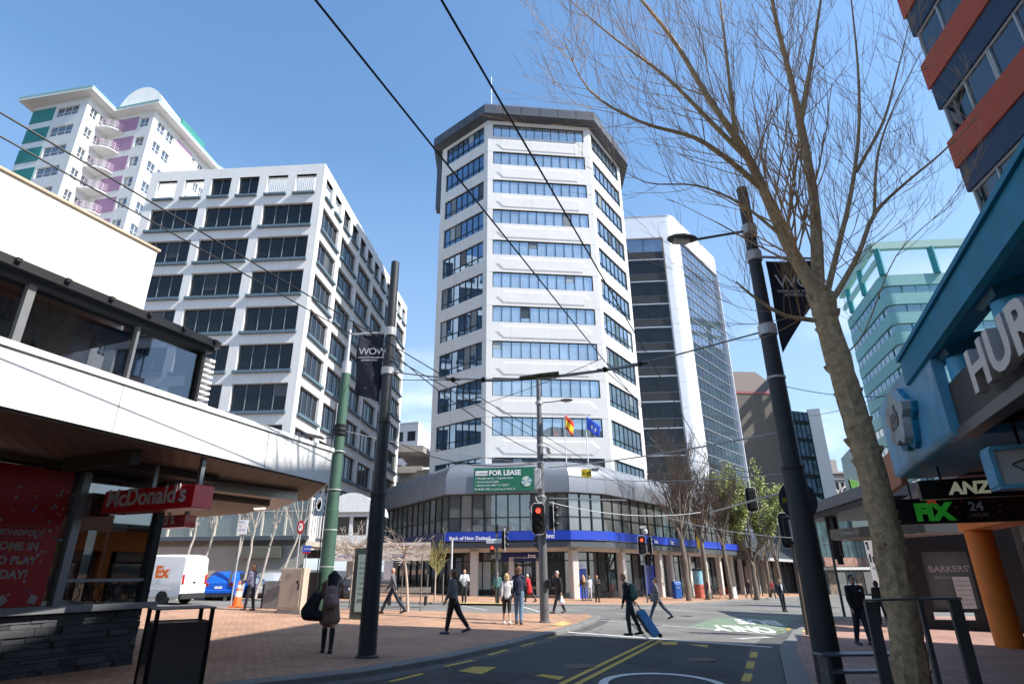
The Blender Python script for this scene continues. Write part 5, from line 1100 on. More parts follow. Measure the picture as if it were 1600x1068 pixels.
# ------------------------------------------------------------------ poles, lamps, signals, signs
POLE = mat('dark_pole', (.035, .040, .045), .5, metal=.2, var=.15, scale=2, streak=.3); POLG = mat('grey_pole', (.14, .145, .15), .5, metal=.3, var=.12, scale=3)
GRNP = mat('green_pole', (.045, .105, .072), .6, var=.18, scale=3, streak=.4); COLR = mat('pale_collar', (.50, .50, .50), .5, metal=.3); HOUS = mat('signal_black', (.008, .008, .009), .45)
LENS_OFF = mat('lens_off', (.10, .11, .11), .2); LENS_R = mat('lens_red', (1, .05, .03), .3, emit=2.2); LAMP = mat('lamp_glass', (.42, .44, .45), .2)
def rise(p, z): return Vector((p.x, p.y, z))
def base(u, v, h=0.): p = T(u, v, h); return p
def post(par, p, z1, r0, r1, m, z0=None, name='pole', n=16): return MB().tube([rise(p, p.z - .05 if z0 is None else z0), rise(p, z1)], [r0, r1], n).build(name, m, par, smooth=True)
def collar(par, p, z, r, h=.16, m=COLR): return MB().lathe(rise(p, z), [(r, -h / 2), (r + .02, -h / 2 + .01), (r + .02, h / 2 - .01), (r, h / 2)], 16).build('collar', m, par)
def lamp_head(par, a, b, size=1.):
    h_ = MB(); M = Matrix.Translation(b) @ (Vector((b - a).xy.to_3d()).normalized()).to_track_quat('X', 'Z').to_matrix().to_4x4(); rings = []
    for x, wy, zt, zb in ((0, .06, .05, -.03), (.08, .12, .08, -.05), (.3, .17, .10, -.07), (.5, .15, .08, -.07), (.62, .06, .03, -.05)):
        rings.append([M @ Vector((x * size, wy * size * cos(t), (zt if sin(t) > 0 else -zb) * size * sin(t))) for t in [2 * pi * k / 12 for k in range(12)]])
    h_.loft(rings); hd = h_.build('lamp_head', POLG, par, smooth=True); g = MB(); g.box((.34 * size, 0, -.06 * size), (.34 * size, .2 * size, .05 * size), M=M); g.build('lamp_glass', LAMP, hd, bevel=.015)
def arm(par, a, b, r=.03, m=POLG, name='arm'): return MB().tube([a, b], r, 8).build(name, m, par)
def signal(par, p, az, lit=None, ped=False, s=1., plate=True):
    """p: centre of the lamp column; az: azimuth the lamps look towards"""
    n = Vector((sin(R(az)), cos(R(az)), 0)); x = Vector((0, 0, 1)).cross(n).normalized(); M = Matrix(((x.x, 0, n.x, p.x), (x.y, 0, n.y, p.y), (0, 1, 0, p.z), (0, 0, 0, 1))) @ Matrix.Scale(s, 4)
    k = 2 if ped else 3; H = .30 * k
    hs_ = MB().box((0, 0, -.08), (.28, H, .18), M=M).build('signal_head', HOUS, par, bevel=.02)
    if plate and not ped:
        pl = MB(); W_, HH, c = .26, H / 2 + .13, .1
        o_ = [(-W_ + c, -HH), (W_ - c, -HH), (W_, -HH + c), (W_, HH - c), (W_ - c, HH), (-W_ + c, HH), (-W_, HH - c), (-W_, -HH + c)]
        pl.add([M @ Vector((a, b, -.005)) for a, b in o_] + [M @ Vector((a, b, .003)) for a, b in o_], [tuple(range(7, -1, -1)), tuple(range(8, 16))] + [(j, (j + 1) % 8, 8 + (j + 1) % 8, 8 + j) for j in range(8)])
        pl.build('backboard', HOUS, hs_); rim = MB(); rim.tube([M @ Vector((a, b, .002)) for a, b in o_ + [o_[0]]], .012 * s, 4); rim.build('white_rim', mat('rim_white', (.6, .6, .6), .5), hs_)
    for i in range(k):
        y = H / 2 - .15 - .30 * i; on = (lit == i)
        ln = MB(); ln.add([M @ Vector((.1 * cos(2 * pi * j / 16), y + .1 * sin(2 * pi * j / 16), .028)) for j in range(16)] + [M @ Vector((0, y, .05))], [(j, (j + 1) % 16, 16) for j in range(16)]); ln.build('lens', LENS_R if on else LENS_OFF, hs_, smooth=True)
        vz = MB(); n_ = 12; R_ = .125; rings = []
        for zz in (.0, .0):
            pass
        r1 = [M @ Vector((R_ * cos(pi * (1.12 - 1.24 * j / n_)), y + R_ * sin(pi * (1.12 - 1.24 * j / n_)), .01)) for j in range(n_ + 1)]; r2 = [M @ Vector((R_ * cos(pi * (1.12 - 1.24 * j / n_)), y + R_ * sin(pi * (1.12 - 1.24 * j / n_)) - .01, .22 * (.55 + .45 * sin(pi * j / n_)))) for j in range(n_ + 1)]
        vz.loft([r1, r2], closed=False, caps=False); v_ = vz.build('visor', HOUS, hs_, smooth=True); so_ = v_.modifiers.new('solid', 'SOLIDIFY'); so_.thickness = .008
    return hs_
GRP_L = 'dark street lamp posts carrying banners'
# left dark lamp post
p = T(573, 1026); lampL = thing('street_lamp', 'tall dark lamp post with a banner on its left side, standing on the brick plaza', 'street lamp', p, 0, GRP_L)
zt = D(617, 410, p.y).z
MB().tube([rise(p, p.z - .05), rise(p, 3.3), rise(p, 3.32), rise(p, zt)], [.185, .165, .145, .10], 20).build('pole', POLE, lampL, smooth=True, angle=25)
zc1, zc2 = D(607, 519, p.y).z, D(604, 580, p.y).z
collar(lampL, p, zc1, .125, .22); collar(lampL, p, zc2, .13, .18); collar(lampL, p, 4.9, .135, .06, POLE); collar(lampL, p, 3.3, .165, .1, POLE)
MB().lathe(rise(p, p.z), [(.24, -.02), (.24, .02), (.2, .05)], 20).build('base_plate', POLE, lampL)
e = D(549, 526, p.y); arm(lampL, rise(p, zc1), Vector((e.x, e.y, zc1 - .05)), .03, COLR, 'banner_arm')
def banner(p, x0, x1, z0, z1, Y, label, left, curl=0):
    s_ = thing('street_banner', label, 'banner', Vector(((x0 + x1) / 2, Y, z0)), 0, 'black event banners on the lamp posts'); M = Matrix.Translation((x0, Y, z0)) @ Matrix(((1, 0, 0, 0), (0, 0, -1, 0), (0, 1, 0, 0), (0, 0, 0, 1)))
    W_, H_ = x1 - x0, z1 - z0; mb = MB(); nx, nz = 12, 24
    def pt(i, j):
        u, v = i / nx, j / nz; y = .06 * sin(u * 5 + v * 6) * (1 - v * .4)
        if left: zb = .02 + (.22 * (1 - u) if v < .0001 else 0); return Vector((x0 + W_ * (u + .02 * sin(v * 7)), Y + y, z0 + H_ * v + .16 * (1 - v) ** 3 * (1 - u) * 1.4))
        k = .42 * (1 - v) ** 1.6
        return Vector((x0 + W_ * u * (1 - k * .9), Y + y * .6, z0 + H_ * (v + (1 - v) * u * .45 * (1 - v) ** .7)))
    mb.add([pt(i, j) for j in range(nz + 1) for i in range(nx + 1)], [(j * (nx + 1) + i, j * (nx + 1) + i + 1, (j + 1) * (nx + 1) + i + 1, (j + 1) * (nx + 1) + i) for j in range(nz) for i in range(nx)])
    c = mb.build('cloth', mat('banner_black', (.012, .014, .028), .75, var=.15, scale=4), s_, smooth=True, angle=180); c.modifiers.new('s', 'SOLIDIFY').thickness = .006
    mt = Matrix.Translation((0, 0, .085))
    text('WOW', M @ mt @ Matrix.Translation((W_ * .08, H_ * .68, 0)), W_ * .40, mat('banner_white', (.62, .62, .66), .6), s_, bold=.0, sp=.85)
    text('WORLD OF WEARABLEART', M @ mt @ Matrix.Translation((W_ * .08, H_ * .625, 0)), W_ * .082, MATS['banner_white'], s_, bold=.001)
    text('AWARDS SHOW', M @ mt @ Matrix.Translation((W_ * .2, H_ * .585, 0)), W_ * .085, MATS['banner_white'], s_, bold=.001); return s_
a_, b_ = D(551, 632, p.y - .02), D(598, 527, p.y - .02); banner(p, a_.x, p.x - .14, D(575, 628, p.y).z, zc1 - .07, p.y - .02, 'limp black banner with white curling letters on the left lamp post', True)
arm(lampL, rise(p, zc1 - 1.42), Vector((p.x - .5, p.y, zc1 - 1.40)), .02, COLR, 'banner_arm')
# right dark lamp post
p = T(1300, 1068); lampR = thing('street_lamp', 'tall dark lamp post with a lamp arm behind the bare street tree', 'street lamp', p, 0, GRP_L)
zt = D(1157, 295, p.y).z
MB().tube([rise(p, p.z - .05), rise(p, 3.5), rise(p, 3.52), rise(p, 6.2), rise(p, 6.22), rise(p, zt)], [.225, .195, .175, .16, .145, .115], 22).build('pole', POLE, lampR, smooth=True, angle=25)
for v, r_ in ((360, .14), (401, .145), (516, .165)): collar(lampR, p, D(1165 + (v - 360) * .2, v, p.y).z, r_, .24)
collar(lampR, p, 3.5, .2, .08, POLE); collar(lampR, p, 5.3, .165, .06, COLR)
zl = D(1166, 360, p.y).z; e = D(1088, 374, p.y - .1); arm(lampR, rise(p, zl), e, .03); lamp_head(lampR, rise(p, zl), e, 1.05)
zb_ = D(1175, 401, p.y).z; e2 = D(1268, 384, p.y + .2); arm(lampR, rise(p, zb_), Vector((e2.x, e2.y, zb_ + .05)), .03, COLR, 'banner_arm')
bx0 = D(1199, 420, p.y + .1).x; banner(p, bx0, e2.x, D(1222, 548, p.y).z, zb_ - .05, p.y + .12, 'black banner with white curling letters swept to a point behind the tree trunk', False)
mb = MB(); mb.lathe((0, 0, 0), [(.37, -.006), (.37, .006)], 28); M = Matrix.Translation(D(1247, 781, p.y + .26)) @ Matrix.Rotation(R(90), 4, 'X'); mb.v = [M @ q for q in mb.v]
ds = thing('round_sign', 'back of a round grey road sign fixed behind the right lamp post', 'sign', D(1247, 781, p.y + .3)); mb.build('disc', mat('sign_back', (.055, .062, .075), .5), ds)
q = D(1229, 781, p.y + .24); MB().box(tuple(q), (.15, .01, .09)).build('sticker', YEL, ds)
# central grey pole with signals, lamp, camera and cabinet
p = T(851, 972); pc = thing('traffic_pole', 'tall grey pole carrying a red signal, lamp arm, camera and cabinet in the plaza corner', 'traffic pole', p)
zt = D(843, 585, p.y).z; MB().tube([rise(p, p.z - .05), rise(p, 4.3), rise(p, 4.32), rise(p, 7.4), rise(p, 7.42), rise(p, zt)], [.165, .15, .13, .12, .10, .085], 18).build('pole', POLG, pc, smooth=True, angle=25)
zl = D(846, 629, p.y).z; e = D(876, 626, p.y - .3); arm(pc, rise(p, zl), e, .025); lamp_head(pc, rise(p, zl), e, .8)
for v in (629, 696, 722, 775, 858): collar(pc, p, D(848, v, p.y).z, .125, .14 if v == 629 else .07, COLR)
q = D(858, 702, p.y - .15); arm(pc, rise(p, q.z + .1), Vector((q.x, q.y, q.z + .1)), .02); cm_ = MB(); cm_.lathe(q, [(.03, -.17), (.10, -.12), (.12, -.02), (.12, .06), (.04, .12)], 14); cm_.build('dome_camera', mat('camera_white', (.5, .5, .5), .4), pc, smooth=True)
q = D(840, 748, p.y - .05); MB().box(tuple(q), (.26, .3, .78)).build('control_box', COLR, pc, bevel=.02)
mb = MB(); mb.tube([D(845 + 8 * cos(t), 775 + 10 * sin(t), p.y - .18) for t in [pi * k / 10 for k in range(11)]], .02, 6); mb.build('cable_loop', mat('cable_white', (.55, .55, .55), .5), pc)
signal(pc, D(841, 810, p.y - .28), 172, 0, s=.98); signal(pc, D(865, 808, p.y - .1), 95, None, s=.98); signal(pc, D(842, 847, p.y + .3), 320, None, ped=True, s=.9, plate=False)
q = rise(p, D(850, 808, p.y).z); arm(pc, q, q + Vector((-.2, -.1, .3)), .02); arm(pc, q, q + Vector((.3, 0, -.3)), .02)
MB().box(tuple(D(856, 912, p.y - .15)), (.16, .12, .3)).build('push_button', HOUS, pc, bevel=.02)
MB().lathe(rise(p, p.z), [(.22, -.02), (.22, .03), (.17, .05)], 16).build('base_plate', POLG, pc)
# green pole
p = T(503, 958); gp_ = thing('green_pole', 'old green painted pole with a white tip and taped cables', 'pole', p)
z1 = D(541, 584, p.y).z; z2 = D(543, 565, p.y).z; z3 = D(545, 515, p.y).z
MB().tube([rise(p, p.z - .05), rise(p, 4.2), rise(p, 4.22), rise(p, z1)], [.30, .27, .25, .20], 18).build('pole', GRNP, gp_, smooth=True, angle=25)
MB().tube([rise(p, z1), rise(p, z2)], [.21, .20], 16).build('white_cap', COLR, gp_); MB().tube([rise(p, z2), rise(p, z3)], [.08, .06], 10).build('tip', COLR, gp_)
for k, dx in enumerate((-.20, -.27)): MB().tube([rise(p, .3) + Vector((dx - .04, -.16, 0)), rise(p, z1 * .86) + Vector((dx + .02, -.16, 0))], .022, 6).build('conduit', COLR if k == 0 else DKS, gp_)
for z in (2.0, 3.4, 5.0, 6.6): MB().lathe(rise(p, z), [(.29, -.02), (.29, .02)], 16).build('strap', COLR, gp_)
MB().box((p.x - .42, p.y - .15, p.z + .75), (.5, .5, 1.5)).build('meter_box', HOUS, gp_, bevel=.02)
mb = MB(); mb.lathe(rise(p, D(530, 672, p.y).z), [(.26, -.25), (.28, -.2), (.27, -.1), (.29, 0), (.27, .1), (.28, .2), (.25, .25)], 14); mb.build('cable_wrap', DKS, gp_)
q = D(505, 684, p.y - .1); arm(gp_, rise(p, q.z), q, .02); MB().bar(q, D(478, 678, p.y - .2), .5, .06).build('floodlight', POLG, gp_)
# other signals
def sigpole(name, label, u, v, vtop, r, heads, cat='traffic signal', h=0, m=POLG, extra=None):
    p = T(u, v, h); t_ = thing(name, label, cat, p); zt = D(u, vtop, p.y).z; post(t_, p, zt, r * 1.1, r, m); 
    for (uu, vv, az, lit, ped, s, dy) in heads:
        c = D(uu, vv, p.y + dy); signal(t_, c, az, lit, ped, s); MB().bar(rise(p, c.z + .2), c + Vector((0, 0, .2)), .03).build('bracket', DKS, t_)
    return t_, p
t_, p = sigpole('traffic_signal', 'thin signal pole with a street name plate in front of the bank entrance', 776, 942, 822, .06, [(789, 843, 92, None, False, 1.15, 0), (769, 859, 175, 0, True, .9, -.1)])
q = D(772, 844.5, p.y - .1); MB().box(tuple(q), (.92, .03, .26)).build('name_plate', mat('plate_white', (.62, .66, .64), .5), t_); text('VICTORIA ST', Matrix.Translation(q + Vector((-.42, -.02, -.07))) @ Matrix.Rotation(R(90), 4, 'X'), .135, BLP, t_)
MB().box((p.x, p.y, D(780, 826, p.y).z), (.16, .16, .5)).build('louvre_head', HOUS, t_)
t_, p = sigpole('traffic_signal', 'signal pole with a white camera on top by the right bank columns', 1012, 941, 830, .055, [(1003, 851, 178, 0, False, 1.1, -.15), (1016, 851, 80, None, False, 1.05, 0)])
MB().lathe(D(1008, 828, p.y), [(.05, -.3), (.16, -.2), (.17, 0), (.08, .1)], 12).build('camera', mat('camera_white', (.5, .5, .5), .4), t_); MB().box(tuple(D(1004, 823, p.y)), (.4, .2, .16)).build('camera_top', MATS['camera_white'], t_)
t_, p = sigpole('traffic_signal', 'bronze signal pole with black heads seen from behind at the right kerb', 1262, 991, 800, .055, [(1231, 828, 20, None, False, 1.0, 0), (1246, 855, -40, None, False, 1.0, .1)], m=mat('bronze_pole', (.12, .09, .07), .5))
MB().box(tuple(D(1237, 828, p.y - .2)), (.12, .1, .7)).build('junction_box', mat('box_grey', (.12, .14, .17), .5), t_); MB().box(tuple(D(1257, 880, p.y)), (.3, .2, .22)).build('camera', COLR, t_)
sp = thing('slim_post', 'slim black post leaning beside the bronze signal pole', 'post', T(1278, 1012)); p0 = T(1278, 1020); MB().tube([p0, rise(p0, 2.9)], [.035, .03], 8).build('pole', HOUS, sp); MB().box((p0.x, p0.y - .06, 1.1), (.12, .12, .35)).build('push_button', HOUS, sp)
t_, p = sigpole('traffic_signal', 'dark signal pole with black heads behind the man in black', 1320, 963, 800, .06, [(1301, 818, 60, None, False, 1.15, 0), (1306, 852, 20, None, False, 1.15, .2), (1312, 872, 20, None, True, 1.0, .2)], m=POLE)
t_, p = sigpole('traffic_signal', 'distant signal showing red between the street trees', 1192, 930, 860, .06, [(1181, 868, 178, 0, True, 1.3, -.2)], m=POLE)
t_, p = sigpole('traffic_signal', 'small red signal beyond the tree trunk on the right', 1372, 940, 850, .05, [(1367, 874, 178, 0, True, .9, -.1)], m=COLR)
# signs on posts
def signpost(label, u, v, utop, vtop, plate, r=.03, m=COLR, name='sign_post'):
    p = T(u, v); t_ = thing(name, label, 'street sign', p); zt = D(utop, vtop, p.y).z; post(t_, p, zt, r, r, m, n=8); plate(t_, p, zt); return t_
def pl1(t_, p, zt):
    MB().box((p.x + .02, p.y - .05, zt - .32), (.44, .02, .62)).build('plate', mat('plate_pale', (.70, .72, .74), .5), t_, bevel=.008); M = Matrix.Translation((p.x - .17, p.y - .062, zt - .14)) @ Matrix.Rotation(R(90), 4, 'X')
    for k, s in enumerate(('BUS', '10', 'STOP')): text(s, M @ Matrix.Translation((0, -.18 * k, 0)), .15, BLP if k % 2 == 0 else RDP, t_)
signpost('white bus stop plate on a leaning white post beside the orange cone', 360, 947, 377, 812, pl1)
def pl2(t_, p, zt):
    mb = MB(); mb.lathe((0, 0, 0), [(.22, -.01), (.22, .01)], 20); M = Matrix.Translation((p.x, p.y - .06, zt - .25)) @ Matrix.Rotation(R(90), 4, 'X'); mb.v = [M @ Vector((q.x * .8, q.y * 1.5, q.z)) for q in mb.v]; mb.build('plate', RDP, t_)
    mb = MB(); mb.lathe((0, 0, 0), [(.15, -.01), (.15, .01)], 20); M = Matrix.Translation((p.x, p.y - .075, zt - .25)) @ Matrix.Rotation(R(90), 4, 'X'); mb.v = [M @ Vector((q.x * .7, q.y * 1.3, q.z)) for q in mb.v]; mb.build('plate_centre', WSG, t_); text('P', Matrix.Translation((p.x - .07, p.y - .09, zt - .33)) @ Matrix.Rotation(R(90), 4, 'X'), .25, RDP, t_)
signpost('red edged parking disc on a white post behind the beige cabinet', 456, 945, 464, 815, pl2)
def pl3(t_, p, zt):
    MB().box((p.x, p.y - .05, zt - .15), (.40, .02, .30)).build('plate', mat('plate_blue', (.03, .08, .45), .5), t_); MB().box((p.x, p.y - .051, zt - .33), (.38, .02, .07)).build('plate_red', RDP, t_); text('ZONE', Matrix.Translation((p.x - .14, p.y - .062, zt - .2)) @ Matrix.Rotation(R(90), 4, 'X'), .13, WSG, t_)
signpost('small blue plate with a red strip on a post above the beige cabinet', 470, 945, 473, 852, pl3)
def pl4(t_, p, zt): MB().lathe(rise(p, zt), [(.05, 0), (.05, .05)], 8).build('cap', COLR, t_)
signpost('plain white post in front of the bank lettering', 704, 940, 705, 842, pl4, .055, mat('post_white', (.6, .6, .6), .5), 'post')
# ------------------------------------------------------------------ overhead wires and span wires
WB = mat('wire_black', (.01, .01, .011), .5); WG = mat('wire_grey', (.32, .33, .33), .5); INS = mat('insulator', (.22, .22, .21), .5)
def wire(label, pts, r, m=WB, n=5, group=None, name='overhead_wire'):
    mb = MB(); mb.tube(pts, r, n); o = mb.build(name, m); setp(o, label, 'wire', group); return o
for (u, v, z, lab) in ((685, 240, 5.8, 'left of the two black wires crossing the sky over the white tower'), (800, 190, 5.8, 'right of the two black wires crossing the sky over the white tower'), (240, 318, 5.8, 'upper black wire crossing in front of the pink tower and white block'), (235, 345, 5.9, 'lower black wire crossing in front of the pink tower and white block')):
    q = ZP(u, v, z); a = -3; d_ = V2(AZ); o_ = q - d_ * (q.dot(d_)); wire(lab, [o_ + d_ * (a + 5 * k) for k in range(9 if u > 600 else 8)], .011, group='trolley wires')
def cat_(a, b, sag, n=10): return [a.lerp(b, k / n) - Vector((0, 0, sag * 4 * (k / n) * (1 - k / n))) for k in range(n + 1)]
LPt = T(573, 1026); RPt = T(1300, 1068); CP = T(851, 972)
A_ = rise(LPt, D(604, 580, LPt.y).z); B_ = rise(RPt, D(1200, 516, RPt.y).z)
pts = [A_, D(700, 591, 12.6), D(760, 593, 12.45), D(850, 590, 12.2), D(950, 577, 11.95), D(1050, 556, 11.7), B_]
wire('pale tubular span between the two dark lamp posts', pts, .018, WG, 6)
wire('thicker insulated sleeve on the span between the lamp posts', [D(755, 594, 12.45), D(800, 593, 12.35), D(860, 589, 12.2), D(945, 578, 11.95), D(1000, 569, 11.85)], .035, WG, 8, name='span_insulator')
mb = MB()
mb.tube([D(812, 591, 12.3), D(845, 586, 12.2), D(873, 583, 12.1)], .05, 8); o = mb.build('wire_clamp', mat('clamp_tape', (.10, .09, .04), .6, var=.9, scale=14)); setp(o, 'black and yellow taped clamp on the span wire', 'wire clamp')
for (u, v, Y) in ((708, 593, 12.6), (755, 593, 12.45), (945, 577, 11.95), (1000, 568, 11.85)):
    c = D(u, v, Y); mb = MB(); mb.lathe(c, [(.02, -.06), (.06, -.03), (.06, .03), (.02, .06)], 8); mb.bar(c + Vector((-.16, 0, 0)), c + Vector((.16, 0, 0)), .03); o = mb.build('wire_hanger', DKS); setp(o, {708: 'black wire hanger nearest the left lamp post', 755: 'black wire hanger at the left end of the pale sleeve', 945: 'black wire hanger where the right sky wire meets the span', 1000: 'black wire hanger nearest the right lamp post'}[u], 'wire hanger')
spans = [((0, 0), 0)]
def S_(a, b, r, m, label, sag=.15): wire(label, cat_(a, b, sag), r, m, 5)
S_(D(618, 555, 13), D(860, 715, 23.3), .014, WB, 'black cable running down from the left lamp post to the central pole', .3)
S_(D(536, 672, 28), D(836, 724, 23.3), .02, WG, 'pale cable from the green pole across the tower foot')
S_(D(620, 690, 30), D(836, 724, 23.3), .02, WB, 'black cable under the pale one across the tower foot', .5)
S_(D(540, 585, 28), D(705, 593, 13), .012, WB, 'thin black cable from the green pole to the span', .1)
S_(D(856, 730, 23.4), D(1212, 676, 14), .022, WG, 'long pale span from the central pole rising to the right lamp post', .1)
S_(D(856, 738, 23.4), D(1220, 740, 15), .014, WG, 'thin pale cable below the long span right of the central pole', .25)
S_(D(858, 778, 23.4), D(978, 781, 22), .025, WG, 'short pale outrigger bar beside the red signal', 0)
S_(D(858, 784, 23.4), D(1095, 800, 26), .016, WG, 'pale cable crossing the bank glazing', .3)
S_(D(1018, 800, 30), D(1240, 840, 20), .016, WG, 'pale cable from the bank corner to the right signals', .2)
S_(D(1110, 800, 28), D(1226, 768, 16), .03, WG, 'pale bracket arm reaching to the right lamp post', 0)
S_(D(1010, 690, 40), D(1224, 745, 15), .013, WB, 'black cable over the bare street trees', .3)
S_(D(945, 577, 12), D(1170, 760, 34), .012, WB, 'black wire descending behind the silver tower', .3)
S_(D(1214, 600, 12), D(1400, 618, 13), .008, WB, 'thin wire from the right lamp post to the blue building, upper', .12)
S_(D(1260, 650, 20), D(1398, 610, 13), .008, WB, 'thin wire from the right lamp post to the blue building, lower', .1)
S_(D(720, 640, 20), D(940, 560, 12), .008, WB, 'fine wire slanting across the tower front', .1)
# hung signal and slow sign
hs_ = thing('hanging_signal', 'black signal hanging from the span wires over the crossing', 'traffic signal', D(1174, 780, 24)); signal(hs_, D(1174, 780, 24), 5, None, s=.8); MB().tube([D(1168, 752, 24), D(1170, 772, 24)], .02, 6).build('hanger', DKS, hs_)
ss = thing('slow_sign', 'small yellow slow sign hanging in front of the grey canopy', 'sign', D(916, 739, 24)); q = D(916, 739, 24); MB().box(tuple(q), (.40, .02, .34)).build('plate', mat('sign_yellow', (.62, .48, .03), .5), ss)
text('SLOW', Matrix.Translation(q + Vector((-.16, -.015, -.04))) @ Matrix.Rotation(R(90), 4, 'X'), .13, DKF, ss, bold=.003); text('5 km', Matrix.Translation(q + Vector((-.1, -.015, -.14))) @ Matrix.Rotation(R(90), 4, 'X'), .09, DKF, ss)
MB().bar(q + Vector((.22, 0, .14)), q + Vector((.5, 0, .14)), .14, .1).build('clamp', POLG, ss)
# ------------------------------------------------------------------ street furniture
# litter bin
c = D(277, 985, 9.15); zg = gz(c.x); bn_ = thing('litter_bin', 'dark steel litter bin with a flat grey lid in the left foreground', 'litter bin', (c.x, c.y, zg), R(38))
s_ = .34; h0 = .95
for (x, y, sx_, sy_, nm) in ((0, -s_, 2 * s_ - .06, .02, 'panel'), (-s_, 0, .02, 2 * s_ - .06, 'panel'), (0, s_, 2 * s_ - .06, .02, 'panel'), (s_, 0, .02, 2 * s_ - .06, 'panel')):
    MB().box((x, y, .46), (sx_, sy_, .84)).build(nm, mat('bin_panel', (.30, .28, .27), .2, metal=.95, var=.1), bn_, local=True)
for x in (-1, 1):
    for y in (-1, 1): MB().box((x * s_, y * s_, .52), (.05, .05, 1.04)).build('corner_post', mat('bin_black', (.015, .015, .016), .35, metal=.5), bn_, local=True)
MB().box((0, 0, 1.05), (.76, .76, .02)).build('lid', mat('bin_lid', (.20, .20, .18), .5, metal=.4), bn_, local=True, bevel=.004); MB().box((0, 0, .86), (.56, .56, .02)).build('liner', HOUS, bn_, local=True)
# beige cabinet
p = T(455, 958); cb_ = thing('utility_cabinet', 'beige utility cabinet with faint graffiti on the brick plaza', 'utility cabinet', p, R(-14))
BG = mat('cabinet_beige', (.50, .41, .32), .6, var=.12, scale=3, streak=.35)
MB().box((0, 0, .86), (1.0, .45, 1.55)).build('body', BG, cb_, local=True, bevel=.012); MB().box((0, 0, .07), (1.02, .47, .14)).build('plinth', mat('plinth_concrete', (.33, .31, .28), .8), cb_, local=True)
MB().box((-.02, -.235, .9), (.86, .02, 1.34)).build('door', BG, cb_, local=True, bevel=.006); MB().box((.33, -.25, .95), (.05, .03, .22)).build('handle', HOUS, cb_, local=True); MB().box((.27, -.25, 1.12), (.1, .02, .09)).build('lock_plate', HOUS, cb_, local=True)
gr = MB(); rr = random.Random(4)
for k in range(9): x = -.28 + .06 * (k % 4); z = 1.4 - .1 * (k // 4); gr.tube([(x, -.248, z), (x + .05, -.248, z + .06), (x + .03, -.248, z - .05), (x + .09, -.248, z + .02)], .004, 4)
gr.build('graffiti', mat('graffiti_grey', (.3, .27, .24), .8), cb_, local=True)
p = T(428, 950); bx_ = thing('steel_hatch_box', 'low scratched grey steel box left of the beige cabinet', 'utility box', p, R(-8))
MB().box((0, 0, .55), (.85, .5, 1.1)).build('body', mat('scratched_steel', (.26, .25, .24), .45, metal=.5, var=.35, scale=9), bx_, local=True, bevel=.01); MB().box((-.47, .02, .5), (.12, .42, .95)).build('side_wing', DKS, bx_, local=True)
gr = MB()
for k in range(11): x = -.35 + .07 * k; gr.tube([(x - .1, -.256, .15 + .03 * k), (x + .08, -.256, .75 + .02 * k)], .006, 4)
gr.build('scratch_pattern', mat('scratch_dark', (.06, .06, .06), .6), bx_, local=True)
# traffic cone
p = T(369, 948); cn = thing('traffic_cone', 'tall orange traffic cone with a white band by the kerb', 'traffic cone', p); CO = mat('cone_orange', (.75, .13, .02), .5)
MB().box((0, 0, .03), (.52, .52, .06)).build('base', CO, cn, local=True, bevel=.02); MB().lathe((0, 0, 0), [(.2, .06), (.045, 1.05), (.03, 1.06)], 20).build('cone', CO, cn, local=True, smooth=True, angle=50)
MB().lathe((0, 0, 0), [(.145, .42), (.110, .65)], 20).build('band', WSG, cn, local=True); MB().lathe((0, 0, 0), [(.095, .76), (.07, .90)], 20).build('band', WSG, cn, local=True)
# information totem
p = T(565, 967); tt = thing('information_totem', 'slim dark wayfinding totem with a pale green face behind the girl', 'totem', p, R(-6))
mb = MB(); mb.loft([[(-.42, -.12, 0), (.42, -.12, 0), (.42, .12, 0), (-.42, .12, 0)], [(-.40, -.10, 2.35), (.42, -.10, 2.42), (.42, .1, 2.42), (-.40, .1, 2.35)]]); mb.build('body', mat('totem_dark', (.05, .065, .06), .45), tt, local=True)
MB().box((.06, -.128, 1.2), (.62, .02, 1.9)).build('face_panel', mat('totem_green', (.27, .36, .32), .35, var=.06), tt, local=True)
M = WM[tt.name] @ Matrix.Translation((-.18, -.142, 2.0)) @ Matrix.Rotation(R(90), 4, 'X')
for k, s in enumerate(('i', 'Civic Square', 'Waterfront', 'Queens Wharf', 'Te Papa', 'Cable Car', 'Library', 'Museum')): text(s, M @ Matrix.Translation((0, -.17 * k, 0)), .10, DKF, tt)
for k in range(3): mb = MB(); c = Vector((-.12 + .13 * k, -.142, .62)); mb.tube([c + Vector((.045 * cos(t * pi / 6), 0, .045 * sin(t * pi / 6))) for t in range(13)], .008, 4, cap=False); mb.build('ring_symbol', DKF, tt, local=True)
# benches beyond
for k, (u, v, lab) in enumerate(((645, 945, 'pale bench right of the bald walker near the round tree'), (588, 945, 'pale bench left of the bald walker, behind the totem'))):
    p = T(u, v); bn = thing('park_bench', lab, 'bench', p, R(-4), 'benches by the far kerb'); WD = mat('weathered_timber', (.32, .27, .22), .8, var=.2)
    MB().box((0, 0, .45), (1.7, .42, .06)).build('seat', WD, bn, local=True); MB().box((0, .22, .72), (1.7, .05, .26)).build('backrest', WD, bn, local=True)
    for x in (-.65, .65): MB().box((x, 0, .21), (.07, .4, .42)).build('leg', DKS, bn, local=True)
